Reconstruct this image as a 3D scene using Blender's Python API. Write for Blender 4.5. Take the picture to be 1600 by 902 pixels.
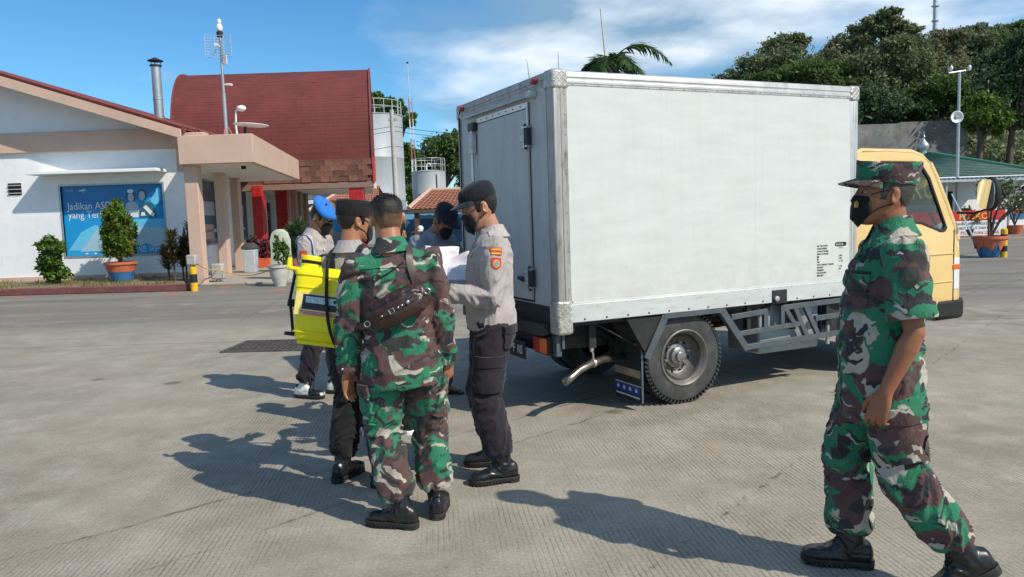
import bpy, bmesh, math, random
import numpy as np
from mathutils import Vector, Matrix, noise as mnoise
for o in list(bpy.data.objects): bpy.data.objects.remove(o, do_unlink=True)
scene = bpy.context.scene
COL = scene.collection
PI = math.pi
R = math.radians
# ------------------------------------------------------------------ camera
FPX, PITCH, ROLL, CAMZ = 1202.0, 0.0939, 0.0329, 1.55
cam_d = bpy.data.cameras.new("camera"); cam = bpy.data.objects.new("camera", cam_d); COL.objects.link(cam)
cam_d.sensor_width = 36.0; cam_d.lens = FPX/1600*36; cam_d.clip_start = .05; cam_d.clip_end = 3000
cam.matrix_world = Matrix.Translation((0, 0, CAMZ)) @ Matrix.Rotation(PI/2-PITCH, 4, 'X') @ Matrix.Rotation(-ROLL, 4, 'Z')
scene.camera = cam
scene.render.resolution_x = 1024; scene.render.resolution_y = 577
# ------------------------------------------------------------------ sun and sky
SUN_EL = R(42.5); SUN_H = (0.806, -0.592)            # horizontal direction towards the sun
sun_d = bpy.data.lights.new("sun", 'SUN'); sun = bpy.data.objects.new("sun", sun_d); COL.objects.link(sun)
sun_d.energy = 4.0; sun_d.angle = R(.53); sun_d.color = (1, .915, .78)
to_sun = Vector((SUN_H[0]*math.cos(SUN_EL), SUN_H[1]*math.cos(SUN_EL), math.sin(SUN_EL)))
sun.rotation_euler = to_sun.to_track_quat('Z', 'Y').to_euler()
world = bpy.data.worlds.new("World"); scene.world = world; world.use_nodes = True
def build_world():
    nt = world.node_tree; N = nt.nodes; L = nt.links; N.clear()
    out = N.new('ShaderNodeOutputWorld'); bg = N.new('ShaderNodeBackground'); bg.inputs[1].default_value = .125
    sky = N.new('ShaderNodeTexSky'); sky.sky_type = 'NISHITA'; sky.sun_disc = False
    sky.sun_elevation = SUN_EL; sky.sun_rotation = math.atan2(SUN_H[0], SUN_H[1])
    sky.air_density = 1.0; sky.dust_density = .25; sky.ozone_density = 2.5; sky.altitude = 0
    hs = N.new('ShaderNodeHueSaturation'); hs.inputs['Saturation'].default_value = 1.1; hs.inputs['Value'].default_value = 1.1
    tint = N.new('ShaderNodeMix'); tint.data_type = 'RGBA'; tint.blend_type = 'MULTIPLY'; tint.inputs[0].default_value = 1; tint.inputs[7].default_value = (.54, .77, .90, 1)
    L.new(sky.outputs[0], tint.inputs[6]); L.new(tint.outputs[2], hs.inputs['Color'])
    # clouds: soft cumulus banks over the whole dome, projected on a plane overhead
    tc = N.new('ShaderNodeTexCoord'); sep = N.new('ShaderNodeSeparateXYZ'); L.new(tc.outputs['Generated'], sep.inputs[0])
    def math_(op, a, b=None, c=None):
        m = N.new('ShaderNodeMath'); m.operation = op
        for i, v in enumerate((a, b, c)):
            if v is None: continue
            if isinstance(v, (int, float)): m.inputs[i].default_value = v
            else: L.new(v, m.inputs[i])
        return m.outputs[0]
    zz = math_('ADD', math_('MAXIMUM', sep.outputs[2], 0.0), .16)
    px = math_('DIVIDE', sep.outputs[0], zz); py = math_('DIVIDE', sep.outputs[1], zz)
    cmb = N.new('ShaderNodeCombineXYZ'); L.new(px, cmb.inputs[0]); L.new(py, cmb.inputs[1])
    mp = N.new('ShaderNodeMapping'); mp.inputs['Location'].default_value = CLOUD_OFF
    L.new(cmb.outputs[0], mp.inputs[0])
    nz = N.new('ShaderNodeTexNoise'); nz.inputs['Scale'].default_value = .62; nz.inputs['Detail'].default_value = 8; nz.inputs['Roughness'].default_value = .52; nz.inputs['Distortion'].default_value = .25
    L.new(mp.outputs[0], nz.inputs['Vector'])
    ramp = N.new('ShaderNodeValToRGB'); L.new(nz.outputs[0], ramp.inputs[0])
    e = ramp.color_ramp.elements; e[0].position = .49; e[0].color = (0, 0, 0, 1); e[1].position = .64; e[1].color = (1, 1, 1, 1)
    # cloud shade: thick parts a little greyer
    nz2 = N.new('ShaderNodeTexNoise'); nz2.inputs['Scale'].default_value = 1.6; nz2.inputs['Detail'].default_value = 5
    L.new(mp.outputs[0], nz2.inputs['Vector'])
    r2 = N.new('ShaderNodeValToRGB'); L.new(nz2.outputs[0], r2.inputs[0])
    r2.color_ramp.elements[0].position = .40; r2.color_ramp.elements[0].color = (1.9, 3.1, 4.3, 1)
    r2.color_ramp.elements[1].position = .62; r2.color_ramp.elements[1].color = (7.6, 8.1, 8.6, 1)
    mx = N.new('ShaderNodeMix'); mx.data_type = 'RGBA'
    fac = math_('MULTIPLY', ramp.outputs[0], .9)
    L.new(fac, mx.inputs[0]); L.new(hs.outputs[0], mx.inputs[6]); L.new(r2.outputs[0], mx.inputs[7])
    L.new(mx.outputs[2], bg.inputs[0]); L.new(bg.outputs[0], out.inputs[0])
CLOUD_OFF = (13.12, 3.0, 0)
build_world()
scene.view_settings.view_transform = 'Standard'; scene.view_settings.look = 'None'
scene.view_settings.exposure = 0.2; scene.view_settings.gamma = 1
scene.render.engine = 'CYCLES'
# ------------------------------------------------------------------ helpers
def ray(px, py):
    u = (px-800)/FPX; w = (451-py)/FPX
    a = u*math.cos(ROLL)+w*math.sin(ROLL); b = -u*math.sin(ROLL)+w*math.cos(ROLL)
    return Vector((a, math.cos(PITCH)+b*math.sin(PITCH), -math.sin(PITCH)+b*math.cos(PITCH)))
def gnd(px, py, z=0.0):
    d = ray(px, py); t = (z-CAMZ)/d.z; return Vector((d.x*t, d.y*t, z))
def at(px, py, Y):
    d = ray(px, py); t = Y/d.y; return Vector((d.x*t, Y, CAMZ+d.z*t))
def zat(px, py, Y): return at(px, py, Y).z
def xat(px, py, Y): return at(px, py, Y).x

def empty(name, loc=(0, 0, 0), rz=0.0):
    o = bpy.data.objects.new(name, None); COL.objects.link(o); o.location = loc; o.rotation_euler = (0, 0, rz)
    o.empty_display_size = .1
    return o
def tag(o, label=None, cat=None, group=None, kind=None):
    if label: o['label'] = label
    if cat: o['category'] = cat
    if group: o['group'] = group
    if kind: o['kind'] = kind
    return o
def thing(name, label, cat, loc=(0, 0, 0), rz=0.0, group=None):
    return tag(empty(name, loc, rz), label, cat, group)
def children(o): return [c for c in bpy.data.objects if c.parent == o]
def copy_tree(o, parent=None):
    c = o.copy(); COL.objects.link(c)
    if parent: c.parent = parent
    for ch in list(o.children): copy_tree(ch, c)
    return c
def smoothstep(a, b, x):
    t = np.clip((x-a)/(b-a), 0, 1); return t*t*(3-2*t)

class MB:
    """collects faces of one mesh"""
    def __init__(s): s.v = []; s.f = []; s.M = Matrix.Identity(4)
    def add(s, vs, fs):
        n = len(s.v); M = s.M
        s.v += [tuple(M @ Vector(p)) for p in vs]
        s.f += [tuple(i+n for i in f) for f in fs]
    def box(s, lo, hi, M=None):
        x0, y0, z0 = lo; x1, y1, z1 = hi
        vs = [(x0, y0, z0), (x1, y0, z0), (x1, y1, z0), (x0, y1, z0), (x0, y0, z1), (x1, y0, z1), (x1, y1, z1), (x0, y1, z1)]
        if M is not None: vs = [M @ Vector(p) for p in vs]
        s.add(vs, [(0, 3, 2, 1), (4, 5, 6, 7), (0, 1, 5, 4), (1, 2, 6, 5), (2, 3, 7, 6), (3, 0, 4, 7)])
    def cbox(s, c, d, M=None): s.box([c[i]-d[i]/2 for i in range(3)], [c[i]+d[i]/2 for i in range(3)], M)
    def beam(s, a, b, w, h, up=(0, 0, 1)):
        a = Vector(a); b = Vector(b); d = b-a; L = d.length; d.normalize()
        up = Vector(up)
        if abs(d.dot(up)) > .98: up = Vector((0, 1, 0))
        x = d.cross(up).normalized(); z = x.cross(d)
        vs = []
        for p in (a, b):
            for sx, sz in ((-1, -1), (1, -1), (1, 1), (-1, 1)): vs.append(p+x*(sx*w/2)+z*(sz*h/2))
        s.add(vs, [(0, 1, 2, 3), (7, 6, 5, 4), (0, 4, 5, 1), (1, 5, 6, 2), (2, 6, 7, 3), (3, 7, 4, 0)])
    def tube(s, pts, rad, n=8, cap=True, up=(0, 0, 1)):
        pts = [Vector(p) for p in pts]
        if not isinstance(rad, list): rad = [rad]*len(pts)
        rings = []; px = None
        for i, p in enumerate(pts):
            d = (pts[min(i+1, len(pts)-1)]-pts[max(i-1, 0)])
            if d.length < 1e-9: d = Vector((0, 0, 1))
            d.normalize()
            if px is None:
                u = Vector(up)
                if abs(d.dot(u)) > .95: u = Vector((1, 0, 0))
                px = d.cross(u).normalized()
            px = (px-d*px.dot(d))
            if px.length < 1e-6: px = d.orthogonal()
            px.normalize(); py = d.cross(px)
            r = rad[i]; rx, ry = (r if hasattr(r, '__len__') else (r, r))
            rings.append([p+px*(rx*math.cos(2*PI*k/n))+py*(ry*math.sin(2*PI*k/n)) for k in range(n)])
        s.rings(rings, cap)
    def rings(s, rings, cap=True, closed=True, loop=False):
        n = len(rings[0]); vs = [p for r in rings for p in r]; fs = []
        m = len(rings)
        for i in range(m if loop else m-1):
            j = (i+1) % m
            for k in range(n if closed else n-1):
                k2 = (k+1) % n
                fs.append((i*n+k, i*n+k2, j*n+k2, j*n+k))
        if cap and not loop:
            fs.append(tuple(reversed(range(n)))); fs.append(tuple((m-1)*n+k for k in range(n)))
        s.add(vs, fs)
    def lathe(s, prof, n=24, M=None, cap=True):
        """prof: (r,z) list"""
        rings = []
        for r, z in prof:
            ring = [Vector((r*math.cos(2*PI*k/n), r*math.sin(2*PI*k/n), z)) for k in range(n)]
            if M is not None: ring = [M @ p for p in ring]
            rings.append(ring)
        s.rings(rings, cap)
    def sphere(s, c, r, n=12, m=8, M=None):
        rx, ry, rz = (r, r, r) if not hasattr(r, '__len__') else r
        rings = []
        for i in range(1, m):
            t = PI*i/m
            rings.append([Vector((rx*math.sin(t)*math.cos(2*PI*k/n), ry*math.sin(t)*math.sin(2*PI*k/n), -rz*math.cos(t))) for k in range(n)])
        vs = [p for q in rings for p in q]; vs.append(Vector((0, 0, -rz))); vs.append(Vector((0, 0, rz)))
        if M is not None: vs = [M @ p for p in vs]
        vs = [p+Vector(c) for p in vs]
        fs = []
        for i in range(m-2):
            for k in range(n): fs.append((i*n+k, i*n+(k+1) % n, (i+1)*n+(k+1) % n, (i+1)*n+k))
        a = len(vs)-2; b = a+1
        for k in range(n): fs.append((a, (k+1) % n, k)); fs.append((b, (m-2)*n+k, (m-2)*n+(k+1) % n))
        s.add(vs, fs)
    def prism(s, poly, t, M=None):
        """poly in xy, thickness along z from 0 to t"""
        n = len(poly); vs = [Vector((p[0], p[1], 0)) for p in poly]+[Vector((p[0], p[1], t)) for p in poly]
        if M is not None: vs = [M @ p for p in vs]
        s.add(vs, [tuple(reversed(range(n))), tuple(range(n, 2*n))]+[(i, (i+1) % n, n+(i+1) % n, n+i) for i in range(n)])
    def quad(s, a, b, c, d): s.add([a, b, c, d], [(0, 1, 2, 3)])
    def mesh(s, name):
        me = bpy.data.meshes.new(name); me.from_pydata([tuple(p) for p in s.v], [], s.f); me.update()
        bm = bmesh.new(); bm.from_mesh(me); bmesh.ops.recalc_face_normals(bm, faces=bm.faces); bm.to_mesh(me); bm.free()
        return me
    def build(s, name, mat, parent=None, smooth=False, bevel=0, loc=None, seg=2, ang=40):
        me = s.mesh(name); o = bpy.data.objects.new(name, me); COL.objects.link(o)
        me.materials.append(mat)
        if parent: o.parent = parent
        if loc is not None: o.location = loc
        if bevel:
            b = o.modifiers.new('bevel', 'BEVEL'); b.width = bevel; b.segments = seg; b.limit_method = 'ANGLE'; b.angle_limit = R(35)
        if smooth or bevel:
            me.polygons.foreach_set('use_smooth', [True]*len(me.polygons))
            if hasattr(me, 'set_sharp_from_angle'): me.set_sharp_from_angle(angle=R(ang))
        return o
def one(name, mat, parent, fn, *a, smooth=False, bevel=0, **k):
    m = MB(); getattr(m, fn)(*a, **k); return m.build(name, mat, parent, smooth, bevel)

# ------------------------------------------------------------------ materials
MATS = {}
class NT:
    def __init__(s, m): s.nt = m.node_tree; s.N = s.nt.nodes; s.L = s.nt.links
    def n(s, t, **k):
        x = s.N.new(t)
        for a, b in k.items(): setattr(x, a, b)
        return x
    def put(s, inp, v):
        if isinstance(v, bpy.types.NodeSocket): s.L.new(v, inp)
        elif v is not None: inp.default_value = v
    def math(s, op, a, b=None, c=None, clamp=False):
        m = s.n('ShaderNodeMath', operation=op); m.use_clamp = clamp
        for i, v in enumerate((a, b, c)):
            if v is not None: s.put(m.inputs[i], v)
        return m.outputs[0]
    def noise(s, vec, scale, detail=4, rough=.55, dist=0.0):
        x = s.n('ShaderNodeTexNoise'); s.put(x.inputs['Vector'], vec)
        x.inputs['Scale'].default_value = scale; x.inputs['Detail'].default_value = detail; x.inputs['Roughness'].default_value = rough; x.inputs['Distortion'].default_value = dist
        return x.outputs[0]
    def noisec(s, vec, scale, detail=2):
        x = s.n('ShaderNodeTexNoise'); s.put(x.inputs['Vector'], vec); x.inputs['Scale'].default_value = scale; x.inputs['Detail'].default_value = detail
        return x.outputs[1]
    def map(s, vec, loc=(0, 0, 0), rot=(0, 0, 0), sc=(1, 1, 1)):
        x = s.n('ShaderNodeMapping'); s.put(x.inputs[0], vec); x.inputs['Location'].default_value = loc; x.inputs['Rotation'].default_value = rot; x.inputs['Scale'].default_value = sc
        return x.outputs[0]
    def ramp(s, f, stops, interp='LINEAR'):
        x = s.n('ShaderNodeValToRGB'); s.put(x.inputs[0], f); cr = x.color_ramp; cr.interpolation = interp
        while len(cr.elements) < len(stops): cr.elements.new(.5)
        for e, (p, c) in zip(cr.elements, stops):
            e.position = p; e.color = (c, c, c, 1) if not hasattr(c, '__len__') else (*c[:3], 1)
        return x.outputs[0]
    def mix(s, f, a, b, blend='MIX'):
        x = s.n('ShaderNodeMix', data_type='RGBA', blend_type=blend); s.put(x.inputs[0], f)
        for i, v in ((6, a), (7, b)):
            if isinstance(v, bpy.types.NodeSocket): s.L.new(v, x.inputs[i])
            else: x.inputs[i].default_value = (*v[:3], 1) if hasattr(v, '__len__') else (v, v, v, 1)
        return x.outputs[2]
    def coord(s, k='Object'): return s.n('ShaderNodeTexCoord').outputs[k]
    def pos(s): return s.n('ShaderNodeNewGeometry').outputs['Position']
    def sep(s, v): x = s.n('ShaderNodeSeparateXYZ'); s.put(x.inputs[0], v); return x.outputs
    def comb(s, a, b, c):
        x = s.n('ShaderNodeCombineXYZ')
        for i, v in enumerate((a, b, c)): s.put(x.inputs[i], v)
        return x.outputs[0]
    def vadd(s, a, b, sc=1.0):
        if sc != 1.0:
            m = s.n('ShaderNodeVectorMath', operation='SCALE'); s.put(m.inputs[0], b); m.inputs['Scale'].default_value = sc; b = m.outputs[0]
        x = s.n('ShaderNodeVectorMath', operation='ADD'); s.put(x.inputs[0], a); s.put(x.inputs[1], b); return x.outputs[0]
    def bump(s, h, strength=.3, dist=.01, normal=None):
        x = s.n('ShaderNodeBump'); s.put(x.inputs['Height'], h); x.inputs['Strength'].default_value = strength; x.inputs['Distance'].default_value = dist
        if normal is not None: s.L.new(normal, x.inputs['Normal'])
        return x.outputs[0]
def newmat(name):
    m = bpy.data.materials.new(name); m.use_nodes = True; t = NT(m); b = t.N.get('Principled BSDF'); MATS[name] = m
    return m, t, b
def setp(t, b, **k):
    names = dict(col='Base Color', rough='Roughness', metal='Metallic', normal='Normal', spec='Specular IOR Level', trans='Transmission Weight', coat='Coat Weight', alpha='Alpha', sheen='Sheen Weight', sss='Subsurface Weight', ior='IOR')
    for a, v in k.items():
        i = b.inputs[names[a]]
        if isinstance(v, bpy.types.NodeSocket): t.L.new(v, i)
        elif hasattr(v, '__len__') and len(v) == 3 and a == 'col': i.default_value = (*v, 1)
        else: i.default_value = v
def plain(name, col, rough=.6, metal=0., var=.18, scale=6., bump=.0, bscale=60., dirt=None, spec=.5, coat=0., bdist=.004, sc=(1, 1, 1), rand=0.):
    """a painted or natural surface: noise-varied colour, slight roughness change, fine bump"""
    m, t, b = newmat(name); v = t.map(t.coord(), sc=sc)
    n1 = t.noise(v, scale, 5)
    lo = tuple(c*(1-var) for c in col); hi = tuple(min(1, c*(1+var)) for c in col)
    c = t.ramp(n1, [(.3, lo), (.7, hi)])
    if dirt:
        n2 = t.noise(v, scale*2.7, 6, .65)
        c = t.mix(t.ramp(n2, [(.52, 0.), (.72, dirt[1])]), c, dirt[0])
    if rand:
        oi = t.n('ShaderNodeObjectInfo').outputs['Random']
        hsv = t.n('ShaderNodeHueSaturation'); t.L.new(c, hsv.inputs['Color'])
        t.L.new(t.math('MULTIPLY_ADD', oi, rand*2, 1-rand), hsv.inputs['Value']); c = hsv.outputs[0]
    setp(t, b, col=c, rough=t.math('MULTIPLY_ADD', n1, .16, rough-.08), metal=metal, spec=spec, coat=coat)
    if bump: setp(t, b, normal=t.bump(t.noise(v, bscale, 4), bump, bdist))
    return m
def text_mesh(txt, size, depth=.001, font_sx=1.0, align='LEFT', extr=None):
    cu = bpy.data.curves.new('txt', 'FONT'); cu.body = txt; cu.size = size; cu.extrude = depth; cu.align_x = align; cu.resolution_u = 2
    o = bpy.data.objects.new('tmp', cu); COL.objects.link(o); dg = bpy.context.evaluated_depsgraph_get(); dg.update()
    me = bpy.data.meshes.new_from_object(o.evaluated_get(dg)); bpy.data.objects.remove(o, do_unlink=True); bpy.data.curves.remove(cu); return me
def text_obj(txt, size, mat, name, parent, loc, rot, sx=1.0, align='LEFT', depth=.001, bold=0.):
    me = text_mesh(txt, size, depth, align=align); me.materials.clear(); me.materials.append(mat); o = bpy.data.objects.new(name, me); COL.objects.link(o); o.parent = parent; o.location = loc; o.rotation_euler = rot; o.scale = (sx, 1, 1)
    return o
# ------------------------------------------------------------------ people: body and clothes
from mathutils.bvhtree import BVHTree
def vnoise(P, seed=0):
    """value noise 0..1 on an Nx3 array"""
    P = np.asarray(P, float); i = np.floor(P).astype(np.int64); f = P-i; f = f*f*(3-2*f)
    def h(x, y, z):
        n = (x*374761393+y*668265263+z*2147483647+seed*144665) & 0xFFFFFFFF
        n = ((n ^ (n >> 13))*1274126177) & 0xFFFFFFFF
        n = ((n ^ (n >> 16))*2246822519) & 0xFFFFFFFF
        return (n & 0xFFFF)/65535.0
    r = 0
    for dx in (0, 1):
        for dy in (0, 1):
            for dz in (0, 1):
                w = (f[:, 0] if dx else 1-f[:, 0])*(f[:, 1] if dy else 1-f[:, 1])*(f[:, 2] if dz else 1-f[:, 2])
                r = r+w*h(i[:, 0]+dx, i[:, 1]+dy, i[:, 2]+dz)
    return r
def remeshed(mb, voxel, it=4, fac=.5):
    me = mb.mesh('tmp'); o = bpy.data.objects.new('tmp', me); COL.objects.link(o)
    r = o.modifiers.new('r', 'REMESH'); r.mode = 'VOXEL'; r.voxel_size = voxel; r.use_smooth_shade = True
    if it: s = o.modifiers.new('s', 'SMOOTH'); s.factor = fac; s.iterations = it
    dg = bpy.context.evaluated_depsgraph_get(); dg.update()
    out = bpy.data.meshes.new_from_object(o.evaluated_get(dg))
    bpy.data.objects.remove(o, do_unlink=True); bpy.data.meshes.remove(me)
    return out
def get_co(me):
    a = np.empty(len(me.vertices)*3); me.vertices.foreach_get('co', a); return a.reshape(-1, 3)
def set_co(me, a): me.vertices.foreach_set('co', a.ravel()); me.update()
def get_no(me):
    a = np.empty(len(me.vertices)*3); me.vertices.foreach_get('normal', a); return a.reshape(-1, 3)
def wrinkle(me, bones, joints, base=.002, F=24., seed=1, tilt=1.0):
    """soft folds that run round the limbs and bunch up at the joints"""
    co = get_co(me); no = get_no(me); best = np.full(len(co), 1e9); S = np.zeros(len(co)); A = np.zeros((len(co), 2))
    for bi, (a, b) in enumerate(bones):
        a = np.array(a); b = np.array(b); d = b-a; L = np.linalg.norm(d); d = d/L
        t = np.clip((co-a)@d, 0, L); q = co-(a+t[:, None]*d); r = np.linalg.norm(q, axis=1)
        x = np.cross(d, [0.3, .9, .1]); x /= np.linalg.norm(x); y = np.cross(d, x)
        ph = np.arctan2(q@y, q@x); m = r < best
        best[m] = r[m]; S[m] = (t+bi*1.7)[m]; A[m, 0] = np.cos(ph[m]); A[m, 1] = np.sin(ph[m])
    amp = np.full(len(co), base)
    for p, am, rad in joints:
        d = np.linalg.norm(co-np.array(p), axis=1); amp += am*np.exp(-(d/rad)**2)
    c1 = np.c_[S*F+tilt*1.6*A[:, 0]+.8*A[:, 1], A[:, 0]*1.1+seed, A[:, 1]*1.1]
    warp = vnoise(co*9+seed, seed+3)-.5
    c1[:, 0] += warp*2.2
    n = vnoise(c1, seed); ridge = 1-np.abs(2*n-1); ridge = ridge**1.6
    n2 = vnoise(co*16+5, seed+7); lo = vnoise(co*5.5+9, seed+11)
    set_co(me, co+no*((ridge-.45)*amp*3.8+(n2-.5)*amp*.5+(lo-.5)*.009)[:, None])
def mobj(name, me, mat, parent, smooth=True):
    o = bpy.data.objects.new(name, me); COL.objects.link(o); me.materials.clear(); me.materials.append(mat); o.parent = parent
    if smooth: me.polygons.foreach_set('use_smooth', [True]*len(me.polygons))
    me.name = name
    return o
def bvh_of(me):
    co = get_co(me); return BVHTree.FromPolygons([Vector(c) for c in co], [tuple(p.vertices) for p in me.polygons])
def patch(bvh, c, d, up, shape, th, mat, name, parent, nx=10, ny=10, lift=.001, far=.3):
    """flat piece sewn onto a garment: shape is a list of (x,y) outline points or (w,h); cast along -d onto the cloth"""
    d = Vector(d).normalized(); up = Vector(up); x = up.cross(d).normalized(); y = d.cross(x); c = Vector(c)
    if len(shape) == 2 and not hasattr(shape[0], '__len__'):
        w, h = shape; gx = [(-.5+i/nx)*w for i in range(nx+1)]; gy = [(-.5+j/ny)*h for j in range(ny+1)]
        grid = [[(a, b) for a in gx] for b in gy]
    else:                                             # outline: scale towards the centre in rings
        n = len(shape); grid = [[(p[0]*k/ny, p[1]*k/ny) for p in shape] for k in range(1, ny+1)]
    top = []; hc = bvh.ray_cast(c+d*far, -d, far*2.5); ref = hc[0] if hc[0] else c
    for row in grid:
        tr = []
        for a, b in row:
            o = c+x*a+y*b+d*far; h = bvh.ray_cast(o, -d, far*2.5)
            if h[0] is None or abs((h[0]-ref).dot(d)) > .06: h = bvh.find_nearest(c+x*a+y*b+d*((ref-c).dot(d)-.02))
            tr.append((h[0], h[1] if h[1].dot(d) > 0 else d))
        top.append(tr)
    m = MB()
    closed = not (len(shape) == 2 and not hasattr(shape[0], '__len__'))
    up_r = [[p+(nn*.4+d*.6).normalized()*(th+lift) for p, nn in r] for r in top]
    dn_r = [[p-(nn*.4+d*.6).normalized()*.004 for p, nn in r] for r in top]
    if closed:
        m.rings(up_r, cap=False); m.add(up_r[0], [tuple(range(len(up_r[0])))])
        m.rings([up_r[-1], dn_r[-1]], cap=False)
    else:
        m.rings(up_r, cap=False, closed=False)
        edge = up_r[0]+[r[-1] for r in up_r[1:]]+up_r[-1][::-1][1:]+[r[0] for r in up_r[::-1]][1:-1]
        edn = dn_r[0]+[r[-1] for r in dn_r[1:]]+dn_r[-1][::-1][1:]+[r[0] for r in dn_r[::-1]][1:-1]
        m.rings([edge, edn], cap=False)
    return m.build(name, mat, parent, smooth=True, ang=50)
def strap(bvh, pts, w, th, mat, name, parent, n=40, lift=.003, stand=None):
    """band laid over the clothed body along a rough path"""
    pts = [Vector(p) for p in pts]; path = []
    seg = [(pts[i+1]-pts[i]).length for i in range(len(pts)-1)]; T = sum(seg)
    for k in range(n+1):
        s = T*k/n; i = 0
        while i < len(seg)-1 and s > seg[i]: s -= seg[i]; i += 1
        path.append(pts[i].lerp(pts[i+1], min(1, s/seg[i])))
    hit = [bvh.find_nearest(p) for p in path]
    P = [h[0] for h in hit]; Nn = [(path[i]-P[i]).normalized() if (path[i]-P[i]).dot(hit[i][1]) > 1e-4 else hit[i][1] for i in range(n+1)]
    for _ in range(3):
        P = [P[0]]+[(P[i-1]+P[i]*2+P[i+1])/4 for i in range(1, n)]+[P[-1]]
        Nn = [Nn[0]]+[((Nn[i-1]+Nn[i]*2+Nn[i+1])/4).normalized() for i in range(1, n)]+[Nn[-1]]
    rings = []
    for i in range(n+1):
        t = (P[min(i+1, n)]-P[max(i-1, 0)]).normalized(); b = t.cross(Nn[i]).normalized(); q = P[i]+Nn[i]*lift
        rings.append([q-b*w/2-Nn[i]*.004, q+b*w/2-Nn[i]*.004, q+b*w/2+Nn[i]*th, q+Nn[i]*th*1.15, q-b*w/2+Nn[i]*th])
    m = MB(); m.rings(rings); return m.build(name, mat, parent, smooth=True, ang=50)

def sring(c, X, Y, rx, rf, rb, n=28, e=2.3):
    """super-ellipse ring: half width rx along X, rf/rb front and back along Y"""
    out = []
    for k in range(n):
        a = 2*PI*k/n; ca, sa = math.cos(a), math.sin(a)
        u = math.copysign(abs(ca)**(2/e), ca)*rx; v = math.copysign(abs(sa)**(2/e), sa); v *= rf if v > 0 else rb
        out.append(c+X*u+Y*v)
    return out
def ik(a, b, l1, l2, pole):
    d = b-a; L = min(d.length, (l1+l2)*.9995); dn = d.normalized()
    x = (l1*l1-l2*l2+L*L)/(2*L); h = math.sqrt(max(0, l1*l1-x*x)); p = pole-dn*pole.dot(dn); p.normalize()
    return a+dn*x+p*h
def hand(m, W, D, P, right, curl=(.35, .4, .45, .5), thumb=.5, s=1., spread=.07):
    D = D.normalized(); P = (P-D*P.dot(D)).normalized(); X = D.cross(P) if right else P.cross(D)
    rings = []
    for t, w, h in ((-.03, .026, .021), (0, .028, .02), (.02, .034, .019), (.05, .041, .0165), (.08, .042, .014), (.095, .039, .012)):
        rings.append(sring(W+D*t*s, X, P, w*s, h*s, h*s, 16, 2.6))
    m.rings(rings)
    for i, (off, L, r) in enumerate(((.031, .074, .0088), (.0105, .083, .0092), (-.0105, .076, .0088), (-.031, .06, .0078))):
        p = W+D*.086*s+X*off*s; ang = curl[i]*.7; fan = X*((1.5-i)*spread); pts = [p]
        for k, fr in enumerate((.45, .31, .24)):
            d = (D*math.cos(ang)+P*math.sin(ang)+fan).normalized(); p = p+d*L*fr*s; pts.append(p); ang += curl[i]*(1.1 if k == 0 else .8)
        m.tube([pts[0]-D*.012*s, *pts, pts[-1]+(pts[-1]-pts[-2]).normalized()*.006*s], [r*s*1.05, r*s*1.02, r*s*1.0, r*s*.93, r*s*.82, r*s*.4], 8)
        for q in pts[1:3]: m.sphere(q, r*s*1.06, 8, 6)
    p = W+D*.022*s+X*.026*s+P*.006*s; d1 = (D*.75+X*.62+P*.35*thumb).normalized(); d2 = (D*.95+X*.25+P*.5*thumb).normalized()
    q = p+d1*.048*s; r2 = q+d2*.034*s; r3 = r2+(d2+P*.3*thumb).normalized()*.026*s
    m.tube([p, q, r2, r3, r3+d2*.005*s], [.0155*s, .0125*s, .0105*s, .009*s, .004*s], 10)
HEAD = ((-.122, .060, .012, .014, .014), (-.116, .056, .028, .030, .03), (-.102, .042, .046, .050, .050), (-.075, .022, .060, .066, .066), (-.04, .006, .0665, .086, .088), (-.005, 0, .0715, .094, .098), (.03, -.003, .0745, .098, .100), (.06, -.006, .073, .094, .095), (.085, -.01, .0635, .077, .08), (.103, -.012, .045, .052, .056), (.113, -.012, .022, .025, .027), (.116, -.012, .006, .007, .007))
def head_r(z):
    z = max(-.122, min(.116, z))
    for a, b in zip(HEAD, HEAD[1:]):
        if a[0] <= z <= b[0]:
            t = (z-a[0])/(b[0]-a[0]); return [a[i]+(b[i]-a[i])*t for i in range(1, 5)]
def head_pt(ang, z, off=0., e=2.2):
    """point on the bare head: ang 0 = front (+Y), positive towards the right ear (+X)"""
    cy, rx, rf, rb = head_r(z); ca, sa = math.cos(ang), math.sin(ang)
    v = math.copysign(abs(ca)**(2/e), ca); u = math.copysign(abs(sa)**(2/e), sa)
    return Vector((u*(rx+off), cy+v*((rf if v > 0 else rb)+off), z))

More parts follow.
